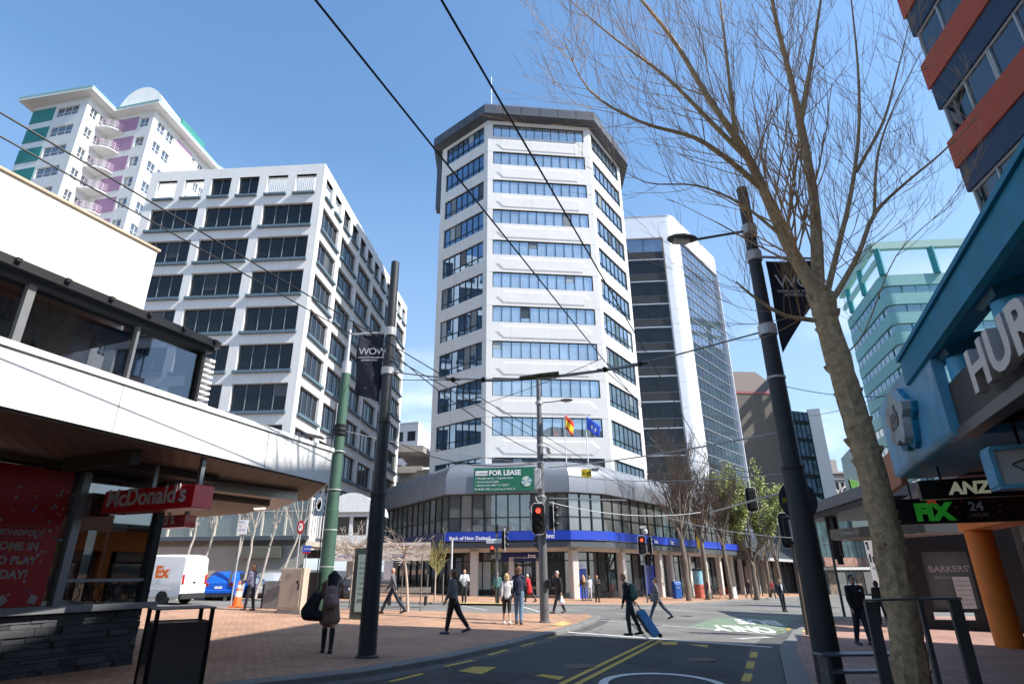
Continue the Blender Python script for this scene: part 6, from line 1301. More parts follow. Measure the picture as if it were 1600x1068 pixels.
# blue post bin, advertising column, A-board, bicycle near the street trees
p = T(1059, 936); pb = thing('post_box', 'blue postal collection bin in front of the bank side', 'post box', p, R(20)); MB().box((0, 0, .62), (.6, .55, 1.1)).build('body', mat('post_blue', (.01, .08, .30), .4), pb, local=True, bevel=.04, seg=2)
mb = MB(); mb.loft([[(-.3, -.27 * cos(t), 1.17 + .22 * sin(t)) for t in [pi * k / 8 for k in range(9)]], [(.3, -.27 * cos(t), 1.17 + .22 * sin(t)) for t in [pi * k / 8 for k in range(9)]]]); mb.build('lid', MATS['post_blue'], pb, local=True)
mb = MB(); mb.tube([(-.15, -.285, .85), (-.05, -.285, 1.0), (.05, -.285, .8), (.15, -.285, .95)], .02, 4); mb.build('emblem', WSG, pb, local=True)
p = T(1094, 934); ac = thing('advertising_column', 'round advertising column with blue and red poster behind the plane tree', 'advertising column', p)
MB().lathe((0, 0, 0), [(.42, 0), (.42, 1.15)], 20).build('poster', mat('poster_red', (.45, .10, .06), .6, var=.5, scale=3), ac, local=True, smooth=True); MB().lathe((0, 0, 0), [(.42, 1.151), (.42, 2.3)], 20).build('poster', mat('poster_aqua', (.20, .42, .50), .6, var=.5, scale=3), ac, local=True, smooth=True); MB().lathe((0, 0, 0), [(.47, 2.3), (.47, 2.42), (.1, 2.55)], 20).build('cap', DKS, ac, local=True)
p = T(1098, 905); ys = thing('window_sign', 'yellow upright sign in the first floor bank windows', 'sign', D(1092, 833, 56)); MB().box(tuple(D(1091, 833, 58.5)), (1.15, .08, 2.7), rz=R(53)).build('board', mat('sign_amber', (.70, .42, .02), .5), ys)
p = T(1147, 934); ab = thing('sandwich_board', 'white sandwich board leaning by the tree row', 'sandwich board', p); mb = MB(); mb.loft([[(-.28, -.25, 0), (.28, -.25, 0), (.28, .25, 0), (-.28, .25, 0)], [(-.28, -.03, 1.0), (.28, -.03, 1.0), (.28, .03, 1.0), (-.28, .03, 1.0)]]); mb.build('board', WSG, ab, local=True)
def bicycle(p, rz, lab):
    b = thing('bicycle', lab, 'bicycle', p, rz)
    for x in (-.52, .52):
        w_ = MB(); w_.tube([(x + .33 * cos(t * pi / 12), 0, .34 + .33 * sin(t * pi / 12)) for t in range(25)], .018, 5, cap=False)
        for t in range(8): w_.tube([(x, 0, .34), (x + .32 * cos(t * pi / 4), 0, .34 + .32 * sin(t * pi / 4))], .004, 3)
        w_.build('wheel', HOUS, b, local=True)
    f = MB(); f.tube([(-.52, 0, .34), (-.1, 0, .32), (.34, 0, .78), (-.22, 0, .82), (-.1, 0, .32)], .016, 5); f.tube([(-.52, 0, .34), (-.22, 0, .82)], .012, 5); f.tube([(.52, 0, .34), (.33, 0, .95)], .014, 5); f.build('frame', REDS, b, local=True)
    MB().tube([(.30, -.25, .98), (.33, 0, .98), (.30, .25, .98)], .013, 5).build('handlebar', HOUS, b, local=True); MB().box((-.24, 0, .93), (.26, .12, .05)).build('saddle', HOUS, b, local=True, bevel=.02)
bicycle(T(1130, 936), R(-30), 'parked bicycle leaning between the street tree trunks')
# tree guard rail and steel bench in the right foreground
p0, p1 = D(1354, 937, 9.6), D(1497, 934, 9.3); rl = thing('cycle_rail', 'dark flat steel rail on three legs around the foreground tree', 'rail', ((p0.x + p1.x) / 2, 9.5, gz(6.5))); RS = mat('rail_steel', (.13, .145, .15), .4, metal=.6, var=.15)
MB().bar(p0 + Vector((-.03, 0, 0)), p1 + Vector((.03, 0, 0)), .12, .03).build('top_rail', RS, rl)
for t, wd in ((.03, .17), (.58, .06), (.95, .17)): q = p0.lerp(p1, t); MB().box((q.x, q.y, (q.z - .02 + gz(q.x)) / 2), (wd, .05, q.z - .02 - gz(q.x))).build('leg', RS, rl)
q = ZP(1360, 1018, .42); bs = thing('steel_bench', 'low brushed steel bench between the lamp post and the tree', 'bench', (q.x, q.y, gz(q.x))); GS = mat('brushed_steel', (.22, .25, .28), .3, metal=.8, var=.1)
a_, b_ = ZP(1300, 1019, .42), ZP(1425, 1019, .42); MB().box(((a_.x + b_.x) / 2, a_.y, .40), (b_.x - a_.x + .5, .34, .035)).build('seat', GS, bs, bevel=.005)
MB().box(((a_.x + b_.x) / 2, a_.y - .05, .16), (b_.x - a_.x + .4, .26, .04)).build('lower_shelf', GS, bs)
for x in (a_.x - .15, b_.x + .15): MB().box((x, a_.y, .13), (.06, .32, .5)).build('leg', RS, bs)
# ------------------------------------------------------------------ vehicles; local x forward, y left
TYRE = mat('tyre', (.015, .015, .016), .85); RIM = mat('rim', (.45, .46, .47), .35, metal=.7); CARG = mat('car_glass', (.02, .025, .03), .04, spec=1., var=0); TL = mat('tail_light_red', (.40, .01, .01), .25, coat=.5); PLT = mat('number_plate', (.7, .7, .66), .5); TRIM = mat('car_trim', (.03, .03, .033), .6)
def wheel(par, x, y, r, sgn):
    t = MB(); Mx = Matrix.Rotation(R(90), 4, 'X'); t.lathe((x, y, r), [(r * .62, -.1), (r * .95, -.1), (r, -.07), (r, .07), (r * .95, .1), (r * .62, .1)], 24, M=Mx); w_ = t.build('wheel', TYRE, par, local=True, smooth=True, angle=30)
    q = MB(); q.lathe((x, y + sgn * .085, r), [(.02, -.03 * -sgn), (r * .2, -.02 * -sgn), (r * .25, -.0), (r * .55, -.01), (r * .62, -.03 * -sgn)] if sgn > 0 else [(.62 * r, .03), (r * .55, .01), (r * .25, 0), (r * .2, .02), (.02, .03)], 20, M=Mx); q.build('rim', RIM, w_, local=True)
    for k in range(5): MB()
def body_loft(st, n=5):
    """st: (x, halfwidth low, z low, halfwidth belt, z belt, halfwidth top, z top)"""
    rings = []
    for x, wl, zl, wb, zb, wt, zt in st:
        half = [(0, zl), (wl * .9, zl), (wl, zl + .08), (wb, zb - .22), (wb * .99, zb), (wt + .04, zt - .08 if zt > zb + .1 else zb), (wt * .9, zt), (wt * .45, zt + .02), (0, zt + .03)]
        rings.append([(x, y, z) for y, z in half] + [(x, -y, z) for y, z in half[-2:0:-1]])
    return rings
def car(u, v, az, paint, label, wagon=True, L_=4.5, Hh=1.48, h=RH):
    p = T(u, v, h); rz = R(90 - az); c = thing('parked_car', label, 'car', p, rz, 'cars parked along the far kerb'); hw = .88
    # rear axle near x=-L/2+.9 ; p is the rear bumper centre on the ground
    X0 = 0.
    st = [(0, .70, .32, .78, .80, .70, .86), (.10, .78, .24, .86, .88, .76, .98), (.32, .80, .22, .88, .92, .66, 1.18 if wagon else .98), (.62, .80, .22, .88, .93, .66, Hh - .06 if wagon else 1.10), (1.1, .80, .22, .88, .93, .64, Hh if wagon else Hh - .08), (1.9, .80, .22, .88, .93, .64, Hh), (2.6, .80, .22, .88, .93, .62, Hh - .05), (3.3, .80, .22, .88, .92, .72, .98), (4.1, .78, .24, .86, .80, .72, .84), (L_, .6, .35, .66, .62, .5, .66)]
    MB().loft(body_loft(st)).build('body', paint, c, local=True, smooth=True, angle=35)
    g = MB(); zb, zt = .97, Hh - .12
    g.quad((.16, -.62, zb), (.16, .62, zb), (.545 if wagon else .95, .56, zt), (.545 if wagon else .95, -.56, zt)); g.build('rear_window', CARG, c, local=True)
    for s_ in (-1, 1):
        MB().add([(.75, s_ * .885, .96), (3.0, s_ * .885, .96), (2.45, s_ * .70, Hh - .1), (1.0, s_ * .70, Hh - .1)], [(0, 1, 2, 3)]).build('side_window', CARG, c, local=True)
        MB().box((.07, s_ * .66, .80), (.16, .28, .20)).build('tail_light', TL, c, local=True, bevel=.03)
        wheel(c, .85, s_ * .76, .31, s_); wheel(c, 3.6, s_ * .76, .31, s_)
    MB().box((-.02, 0, .45), (.2, 1.6, .22)).build('bumper', paint, c, local=True, bevel=.05); MB().box((-.035, 0, .66), (.03, .38, .12)).build('number_plate', PLT, c, local=True); MB().box((0, 0, .27), (.2, 1.45, .14)).build('bumper_trim', TRIM, c, local=True)
    return c
PB = mat('paint_blue', (.005, .10, .52), .25, coat=1., var=.03); PS = mat('paint_silver', (.55, .56, .57), .3, metal=.5, coat=.8, var=.03); PD = mat('paint_dark', (.03, .035, .05), .3, coat=.8, var=.03); PW_ = mat('paint_white', (.78, .78, .77), .3, coat=.6, var=.03)
car(338, 938, -6, PB, 'bright blue hatchback seen from behind, next to the delivery van')
car(409, 937, -6, PS, 'silver wagon seen from behind, between the walking person and the steel box')
car(388, 934, -8, PD, 'dark car mostly hidden behind the person with the traffic cone')
car(496, 937, -4, mat('paint_grey_blue', (.33, .37, .42), .3, metal=.4, coat=.8), 'silver grey hatchback behind the beige cabinet', L_=4.2)
car(548, 938, -4, PD, 'dark blue car glimpsed behind the totem', L_=4.2)
# delivery van
p = T(297, 944, RH); azv = -78; van = thing('delivery_van', 'white delivery van with purple and orange lettering on its side', 'van', p, R(90 - azv)); hw = .86; L_ = 4.85; Hv = 2.2
st = []
for x, zt, wt in ((0, 2.12, .72), (.12, Hv, .74), (1.2, Hv + .03, .74), (2.8, Hv + .03, .74), (3.5, Hv - .02, .72), (3.95, 1.65, .66), (4.35, 1.18, .7), (4.7, .98, .68), (4.85, .8, .6)):
    st.append((x, hw - .04, .30, hw, min(1.08, zt - .02), wt, zt))
MB().loft(body_loft(st)).build('body', PW_, van, local=True, smooth=True, angle=35)
for s_ in (-1, 1): wheel(van, .95, s_ * .74, .33, s_); wheel(van, 3.6, s_ * .74, .33, s_)
for s_ in (-1, 1):
    MB().box((-.012, s_ * .77, 1.12), (.05, .12, .42)).build('tail_light', TL, van, local=True, bevel=.01)
    MB().add([(3.25, s_ * .875, 1.12), (4.15, s_ * .84, 1.12), (3.9, s_ * .77, 1.6), (3.3, s_ * .79, 1.78)], [(0, 1, 2, 3)]).build('side_window', CARG, van, local=True)
    MB().box((2.95, s_ * .868, 1.1), (.02, .02, 1.5)).build('door_seam', TRIM, van, local=True)
MB().box((-.02, 0, .38), (.18, 1.66, .26)).build('bumper', TRIM, van, local=True, bevel=.03); MB().box((-.01, 0, .75), (.03, .4, .12)).build('number_plate', PLT, van, local=True)
MB().box((-.03, .0, 1.0), (.05, .16, .06)).build('handle', TRIM, van, local=True)
for y in (-.62, .62): MB().box((-.004, y, 1.2), (.02, .012, 1.4)).build('door_seam', TRIM, van, local=True)
rw_ = MB(); rw_.add([(-.012, -.55, 1.35), (-.012, .55, 1.35), (-.004, .5, 1.86), (-.004, -.5, 1.86)], [(0, 1, 2, 3)]); rw_.build('rear_panel', mat('panel_offwhite', (.66, .66, .65), .4), van, local=True)
Mv = WM[van.name] @ Matrix.Translation((0, .885, 0)) @ Matrix(((-1, 0, 0, 0), (0, 0, 1, 0), (0, 1, 0, 0), (0, 0, 0, 1)))
text('Fed', Mv @ Matrix.Translation((-2.75, 1.22, 0)), .72, mat('letter_purple', (.10, .03, .28), .4), van, bold=.03); text('Ex', Mv @ Matrix.Translation((-1.5, 1.22, 0)), .72, mat('letter_orange', (.85, .16, .01), .4), van, bold=.03)
MB().box((1.9, .872, .68), (2.6, .02, .05)).build('side_rail', mat('panel_offwhite', (.66, .66, .65), .4), van, local=True)
# ------------------------------------------------------------------ trees
BARK = mat('bark', (.42, .31, .18), .9, var=.5, scale=9, bump=1., bscale=22); TWIG = mat('twig', (.44, .29, .16), .8, var=.3, scale=3); TWIGD = mat('twig_dark', (.17, .125, .095), .8, var=.3)
BIRCH = mat('birch_bark', (.40, .36, .31), .8, var=.45, scale=9); PLANE = mat('plane_bark', (.17, .14, .11), .85, var=.4, scale=5, bump=.4)
def grow(mb, p, d, ln, r, depth, rr, up=.15, spread=.55, nk=(2, 3), seg=4, shrink=.72, rmin=.004, sides=4, wob=.12, crown=None, cut=1):
    pts = [p]; rs = [r]; q = p
    for i in range(seg):
        d = (d + Vector((rr.uniform(-1, 1), rr.uniform(-1, 1), rr.uniform(-1, 1))) * wob + Vector((0, 0, up * .5))).normalized(); q = q + d * ln / seg; pts.append(q); rs.append(max(rmin, r * (1 - .45 * (i + 1) / seg)))
    (crown if (crown is not None and depth <= cut) else mb).tube(pts, rs, max(3, sides), cap=False)
    if depth <= 0: return
    for k in range(rr.randint(*nk)):
        i = rr.randint(max(1, seg - 3), seg); a = rr.random() * 2 * pi; o = d.orthogonal().normalized(); o = Quaternion(d, a) @ o
        nd = (d + o * spread * rr.uniform(.5, 1.2) + Vector((0, 0, up))).normalized(); grow(mb, pts[i], nd, ln * shrink * rr.uniform(.75, 1.15), max(rmin, rs[i] * .68), depth - 1, rr, up, spread, nk, seg, shrink, rmin, 3, wob, crown, cut)
def tree(name, label, p, h, r, trunk_h, seed, depth=4, spread=.55, up=.15, bark=PLANE, twig=TWIGD, lean=(0, 0), limbs=4, group=None, nk=(2, 3), l0=None, rmin=.012, leaves=None):
    rr = random.Random(seed); t = thing(name, label, 'tree', p, 0, group); mb = MB(); cr_ = MB(); n = 6; ln = Vector((lean[0], lean[1], 0))
    tp = [p + Vector((rr.uniform(-.05, .05), rr.uniform(-.05, .05), 0)) + ln * (i / n) + Vector((0, 0, trunk_h * i / n)) for i in range(n + 1)]
    mb.tube([p - Vector((0, 0, .1))] + tp, [r * 1.35] + [r * (1.15 - .4 * i / n) for i in range(n + 1)], 9)
    for k in range(limbs):
        a = 2 * pi * k / limbs + rr.random(); d = Vector((cos(a) * spread, sin(a) * spread, 1)).normalized(); grow(mb, tp[-1 - (k % 2)], d, l0 or (h - trunk_h) * .45, r * .5, depth, rr, up, spread, nk, 4, .70, rmin, 5, .12, cr_, depth - 2)
    grow(mb, tp[-1], Vector((0, 0, 1)), (l0 or (h - trunk_h) * .5), r * .6, depth, rr, up, spread, nk, 4, .72, rmin, 5, .1, cr_, depth - 2)
    mb.build('trunk', bark, t, smooth=True); cr_.build('crown', twig, t)
    if leaves:
        lf = MB(); m_, cnt, size = leaves; vs = cr_.v
        for i in range(cnt):
            c = vs[rr.randrange(len(vs))] + Vector((rr.gauss(0, .16), rr.gauss(0, .16), rr.gauss(0, .14))); s_ = size * rr.uniform(.6, 1.3); a = Vector((rr.uniform(-1, 1), rr.uniform(-1, 1), rr.uniform(-.6, .6))).normalized() * s_; b = a.orthogonal().normalized() * s_ * .6; lf.m = rr.randrange(len(m_))
            lf.quad(c - a, c + b, c + a, c - b)
        lf.build('leaves', m_, t)
    return t
# the big bare tree in the right foreground
bt = thing('street_tree', 'big bare pollarded street tree with knobbly trunk in the right foreground', 'tree', (6.25, 10.3, gz(6.25)))
rr = random.Random(11); Yt = 10.3; mb = MB(); cr_ = MB()
tr = [(1427, 1085), (1412, 960), (1388, 850), (1366, 750), (1338, 655), (1312, 570), (1292, 500), (1283, 462)]
tp = [D(u, v, Yt) for u, v in tr]; b0 = tp[0].copy(); b0.z = gz(b0.x) - .1; tp = [b0] + tp; rs = [.29, .25, .24, .235, .225, .215, .205, .205, .24]
P_, R_ = [], []
for i in range(len(tp) - 1):
    for j in range(6): P_.append(tp[i].lerp(tp[i + 1], j / 6)); R_.append(rs[i] + (rs[i + 1] - rs[i]) * j / 6 + rr.uniform(-.012, .016))
P_.append(tp[-1]); R_.append(rs[-1]); nseg = 18; k0 = len(mb.v)
rings = []
for p, r in zip(P_, R_):
    rings.append([p + Vector((cos(2 * pi * j / nseg), sin(2 * pi * j / nseg), 0)) * (r * (1 + .05 * sin(3 * j + p.z * 2) + rr.uniform(-.035, .035))) for j in range(nseg)])
mb.loft(rings)
for i in range(46):                                         # branch scars and burrs
    z = rr.uniform(.6, 6.8); i0 = min(range(len(P_)), key=lambda k: abs(P_[k].z - z)); a = rr.uniform(0, 2 * pi); c = P_[i0] + Vector((cos(a), sin(a), 0)) * R_[i0] * .9; s_ = rr.uniform(.05, .12); c = c - Vector((cos(a), sin(a), 0)) * s_ * .35
    mb.lathe(c, [(s_ * .3, -s_ * 1.5), (s_ * .75, -s_ * .9), (s_ * 1.15, -s_ * .1), (s_ * 1.2, s_ * .25), (s_ * .5, s_ * .45), (s_ * .2, s_ * .3)], 7)
def limb(path, r0, r1, twn=10, tl=1.3, dz=0., twup=.35, side=0):
    pts = [D(u, v, Yt + dy) for u, v, dy in path]; n = len(pts); Q_ = []
    for i in range(n - 1):
        for j in range(4):
            t = j / 4; a, b, c, d = pts[max(i - 1, 0)], pts[i], pts[i + 1], pts[min(i + 2, n - 1)]
            Q_.append(.5 * ((2 * b) + (c - a) * t + (2 * a - 5 * b + 4 * c - d) * t * t + (3 * b - a - 3 * c + d) * t ** 3))
    Q_.append(pts[-1]); m = len(Q_); rs_ = [(r0 + (r1 * .55 - r0) * i / (m - 1)) * .88 for i in range(m)]; mb.tube(Q_, rs_, 9)
    for k in range(int(twn * 1.3)):
        i = int(m * (.10 + .88 * rr.random())) ; i = min(i, m - 1); d = (Q_[min(i + 1, m - 1)] - Q_[max(i - 1, 0)]).normalized(); o = Quaternion(d, rr.random() * 2 * pi) @ d.orthogonal().normalized()
        nd = (d * .6 + o * .75 + Vector((0, 0, twup))).normalized(); grow(mb, Q_[i], nd, tl * rr.uniform(.5, 1.25), max(.007, rs_[i] * .2), 2, rr, .16, .55, (2, 4), 5, .68, .0030, 3, .10, cr_, 3)
    return Q_
limb([(1283, 470, 0), (1250, 415, -.05), (1225, 370, -.1), (1190, 290, -.25), (1160, 232, -.3), (1105, 150, -.4), (1050, 60, -.5), (985, -20, -.6)], .17, .055, 30, 1.9)
limb([(1278, 455, 0), (1276, 380, .1), (1270, 300, .2), (1250, 190, .3), (1232, 110, .3), (1210, 20, .3), (1200, -60, .3)], .15, .06, 26, 1.9)
limb([(1250, 195, .3), (1262, 130, .35), (1275, 50, .4), (1290, -50, .4)], .085, .04, 14, 1.5)
limb([(1293, 455, .1), (1310, 385, .3), (1330, 300, .5), (1342, 200, .6), (1340, 100, .7), (1330, 0, .7)], .075, .035, 18, 1.7)
limb([(1300, 470, 0), (1340, 400, .2), (1366, 335, .4), (1410, 290, .5), (1470, 240, .6), (1530, 180, .7)], .07, .022, 22, 1.6)
limb([(1338, 268, .5), (1380, 190, .6), (1400, 120, .7), (1420, 40, .8)], .05, .02, 12, 1.4)
limb([(1272, 500, -.1), (1225, 492, -.3), (1180, 465, -.45), (1150, 440, -.6)], .055, .03, 12, 1.2)
limb([(1195, 300, -.25), (1145, 255, -.5), (1085, 215, -.7), (1000, 190, -.9), (920, 140, -1.1), (880, 60, -1.2)], .075, .014, 30, 1.7)
limb([(1170, 250, -.3), (1110, 190, -.5), (1040, 120, -.7), (960, 60, -.9), (890, 0, -1.0)], .07, .016, 26, 1.7)
limb([(1225, 372, -.1), (1160, 320, -.3), (1090, 290, -.5), (1010, 285, -.7), (950, 250, -.8)], .04, .006, 20, 1.2)
limb([(1150, 215, -.3), (1140, 130, -.2), (1130, 40, -.1), (1120, -40, 0)], .06, .02, 18, 1.6)
limb([(1366, 335, .4), (1372, 240, .6), (1400, 160, .8), (1440, 80, 1.0)], .04, .015, 14, 1.5)
limb([(1310, 560, .05), (1350, 520, .3), (1400, 400, .5), (1470, 330, .7), (1500, 290, .9)], .02, .008, 8, .9)
mb.build('trunk', BARK, bt, smooth=True, fix=False); cr_.build('crown', TWIG, bt)
# plane trees along the bank side
GP_ = 'street trees along the bank side'
for k, (u, v, h, r, seed, lab) in enumerate(((1078, 938, 12.8, .22, 21, 'bare tree nearest the bank corner, pale patchy trunk'), (1108, 936, 12.4, .20, 22, 'bare tree behind the advertising column'), (1143, 935, 12, .2, 23, 'bare tree with bicycle leaning at its foot'))):
    p = T(u, v); tree('plane_tree', lab, p, h, r, 5.2, seed, 4, .55, .16, limbs=6, group=GP_, nk=(3, 4), rmin=.013, lean=(-.12, 0))
LG = [mat('leaf_spring_a', (.22, .27, .06), .6, var=.3), mat('leaf_spring_b', (.30, .34, .09), .6, var=.3), mat('leaf_spring_c', (.15, .18, .045), .6, var=.3)]
p = T(1184, 935); tree('plane_tree', 'leafy tree in fresh yellow green growth beyond the bare trees', p, 12, .24, 3.2, 31, 4, .6, .2, limbs=5, group=GP_, nk=(2, 4), rmin=.02, leaves=(LG, 15000, .12))
for k, (u, v, h, seed, lab) in enumerate(((1205, 932, 11, 41, 'bare tree just right of the leafy one'), (1222, 930, 11, 42, 'bare tree at the end of the row, beside the signal camera'))):
    tree('plane_tree', lab, T(u, v), h, .2, 4, seed, 3, .5, .2, limbs=4, group=GP_, nk=(2, 4), rmin=.022)
# birches on the cafe side
for k, (u, v, h, ln_, seed, lab) in enumerate(((352, 935, 8.5, (.5, 0), 51, 'pale leaning birch left of the bus stop plate'), (374, 936, 8, (.3, 0), 52, 'pale birch right behind the bus stop plate'), (398, 934, 7.8, (.6, 0), 53, 'slim birch behind the walking person'), (425, 935, 8.6, (1.1, 0), 54, 'forked birch leaning right over the silver wagon'), (300, 934, 8.6, (.6, 0), 55, 'birch above the delivery van roof'), (275, 934, 8.2, (.4, 0), 56, 'birch at the front of the delivery van'))):
    tree('birch_tree', lab, T(u, v), h, .075, 3.6, seed, 3, .5, .2, bark=BIRCH, twig=mat('birch_twig', (.30, .24, .18), .8), lean=ln_, limbs=3, group='birches by the parked cars', rmin=.007, nk=(2, 3))
# round clipped tree with stakes
def stake(par, p, h, r=.03): MB().tube([rise(p, p.z - .05), rise(p, p.z + h)], r, 6).build('stake', mat('stake_wood', (.16, .14, .12), .8), par)
PTW = mat('pale_twig', (.46, .37, .30), .8, var=.25)
p = T(637, 955); rr = random.Random(8); t = thing('pollarded_tree', 'small bare tree with a flat spreading crown of pale twigs on the plaza edge', 'tree', p); mb = MB(); cr_ = MB()
zc = D(632, 868, p.y).z; cx = D(632, 868, p.y).x; top = Vector((cx, p.y, zc)); mb.tube([p, p.lerp(top, .5) + Vector((.04, 0, 0)), top], [.07, .055, .05], 8)
for k in range(30):
    a = 2 * pi * k / 30; d = Vector((cos(a), sin(a), rr.uniform(-.25, .75))).normalized(); grow(cr_, top + Vector((0, 0, rr.uniform(-.2, .35))), d, rr.uniform(.8, 1.15), .022, 2, rr, .02, .5, (2, 3), 4, .55, .007, 3, .1)
mb.build('trunk', PTW, t, smooth=True); cr_.build('crown', PTW, t); stake(t, p + Vector((.5, .2, 0)), 2.3); stake(t, p + Vector((-.35, .25, 0)), 2.3)
p = T(540, 955); t = thing('pollarded_tree', 'bare tree with a bushy pale crown partly hidden by the green pole', 'tree', p + Vector((-.6, 3, 0))); p = p + Vector((-.6, 3, 0)); mb = MB(); cr_ = MB(); top = rise(p, p.z + 2.3); mb.tube([p, top], [.08, .06], 8)
for k in range(34):
    a = 2 * pi * k / 34; d = Vector((cos(a), sin(a), rr.uniform(-.2, .8))).normalized(); grow(cr_, top + Vector((0, 0, rr.uniform(-.2, .5))), d, rr.uniform(.9, 1.3), .022, 2, rr, .02, .5, (2, 3), 4, .55, .008, 3, .1)
mb.build('trunk', PTW, t, smooth=True); cr_.build('crown', PTW, t)
YT = mat('yellow_twig', (.42, .36, .12), .8, var=.25)
p = T(679, 941); t = thing('young_tree', 'small yellow twigged sapling between two stakes across the street', 'tree', p); mb = MB(); cr_ = MB(); top = rise(p, p.z + 1.7); mb.tube([p, top], [.05, .035], 8)
for k in range(22): a = 2 * pi * k / 22; d = Vector((cos(a) * .7, sin(a) * .7, rr.uniform(.2, 1.6))).normalized(); grow(cr_, rise(top, top.z - .5 + .05 * k), d, rr.uniform(.7, 1.1), .016, 2, rr, .1, .5, (2, 3), 4, .6, .008, 3, .1)
mb.build('trunk', PTW, t, smooth=True); cr_.build('crown', YT, t)
for dx in (-.45, .45): stake(t, p + Vector((dx, 0, 0)), 1.5, .04)
# sloping glazed awning roof and low shops beyond the trees
fb = thing('market_building', 'low shops with a long sloping ribbed glass awning behind the leafy tree', 'building', (32, 78, -1)); P0 = Vector((27.6, 73.5, 0)); P1 = P0 + V2(33) * 45; M = face_M(P0, P1)
mb = MB(); mb.box((22, 4.8, -6.2), (45, 9.5, .4), M=M); mb.build('wall', mat('market_wall', (.20, .19, .17), .8, var=.3, scale=.4), fb)
rb = MB(); rb.add([M @ Vector(q) for q in ((0, 3.2, 1.5), (45, 3.2, 1.5), (45, 8.6, -5.8), (0, 8.6, -5.8))], [(0, 1, 2, 3)]); rb.m = 1
for i in range(46): rb.bar(M @ Vector((i, 3.24, 1.52)), M @ Vector((i, 8.64, -5.8)), .12, .08)
rb.build('ribbed_awning', [mat('milky_glass', (.40, .42, .42), .35, var=.15, scale=.5), mat('rib_dark', (.14, .15, .15), .5)], fb)
MB().box((22.5, 3.05, 1.5), (45, .3, .3), M=M).build('awning_gutter', COLR, fb)
g = MB()
for i in range(11): x = 2 + 4.1 * i; s_ = MB().box((x, .6, -1.8), (3.4, 3.4, .1), M=M).build('shop_window', [GSH, mat('shop_warm', (.16, .12, .09), .6, var=.8, scale=1.5), mat('shop_cool', (.10, .16, .17), .6, var=.8, scale=1.5)][i % 3], fb)
for i in range(12): MB().box((.1 + 4.1 * i, .8, -1.2), (.4, 4.6, .4), M=M).build('post', mat('market_post', (.30, .28, .25), .8), fb)
far2 = thing('far_building', 'plain grey building closing the street far behind the signals', 'building', (62, 150, 0))
mb = MB(); M_ = wall_grid(mb, Vector((52, 150, 0)), Vector((74, 146, 0)), -5, 12, [(1 + 2.6 * j, 2.8 + 2.6 * j, 0 + 3.4 * i, 1.9 + 3.4 * i) for j in range(8) for i in range(3)], .3); mb.prism([(52, 150), (74, 146), (80, 170), (56, 172)], 11, 11.9); mb.build('wall', mat('far_wall', (.30, .30, .29), .8, var=.2, scale=.3), far2)
for j in range(8):
    for i in range(3): window(far2, M_, 1 + 2.6 * j, 2.8 + 2.6 * j, 3.4 * i, 1.9 + 3.4 * i, 2, GL, WJ, .25, .1, fr=False)
# ------------------------------------------------------------------ people: every figure is skinned over a jointed skeleton, then its clothes over it
def capsule(mb, a, b, ra, rb, fx=1., fd=Vector((1, 0, 0)), n=12):
    """tapered limb with round ends; fx widens it along fd"""
    a, b = Vector(a), Vector(b); d = b - a; L_ = d.length; d = d / L_ if L_ > 1e-6 else Vector((0, 0, 1)); X = (fd - d * fd.dot(d)); X = X.normalized() if X.length > 1e-3 else d.orthogonal().normalized(); Y = d.cross(X); rings = []
    for k in range(4): t = -pi / 2 + (pi / 2) * (k + .35) / 4; rings.append((a + d * ra * sin(t), ra * cos(t)))
    rings += [(a, ra), (a.lerp(b, .5), (ra + rb) / 2), (b, rb)]
    for k in range(1, 5): t = (pi / 2) * (k - .35) / 4; rings.append((b + d * rb * sin(t), rb * cos(t)))
    mb.loft([[p + X * cos(2 * pi * j / n) * r * fx + Y * sin(2 * pi * j / n) * r for j in range(n)] for p, r in rings])
def chain(mb, pts, rs, fx=1., fd=Vector((1, 0, 0))):
    for i in range(len(pts) - 1): capsule(mb, pts[i], pts[i + 1], rs[i], rs[i + 1], fx, fd)
def fuse(mb, name, m, par, vox=.012, it=3):
    me = bpy.data.meshes.new(name); me.from_pydata([tuple(q) for q in mb.v], [], mb.f); o = bpy.data.objects.new(name, me); COL.objects.link(o)
    r_ = o.modifiers.new('r', 'REMESH'); r_.mode = 'VOXEL'; r_.voxel_size = vox; r_.use_smooth_shade = True; s_ = o.modifiers.new('s', 'SMOOTH'); s_.factor = .5; s_.iterations = it
    bpy.context.view_layer.update(); ev = o.evaluated_get(bpy.context.evaluated_depsgraph_get()); nm = bpy.data.meshes.new_from_object(ev); nm.name = name; bpy.data.objects.remove(o); bpy.data.meshes.remove(me)
    nm.materials.clear(); nm.materials.append(m); nm.polygons.foreach_set('use_smooth', [True] * len(nm.polygons))
    q = bpy.data.objects.new(name, nm); COL.objects.link(q); q.parent = par; return q
def cm(c, rough=.85, v=.15): return mat('cloth_%d_%d_%d' % tuple(int(x * 1000) for x in c), c, rough, var=v, scale=9, bump=.25, bscale=25)
SKIN = mat('skin_fair', (.50, .30, .21), .5, var=.08); SKIN2 = mat('skin_tan', (.33, .19, .12), .5, var=.08)
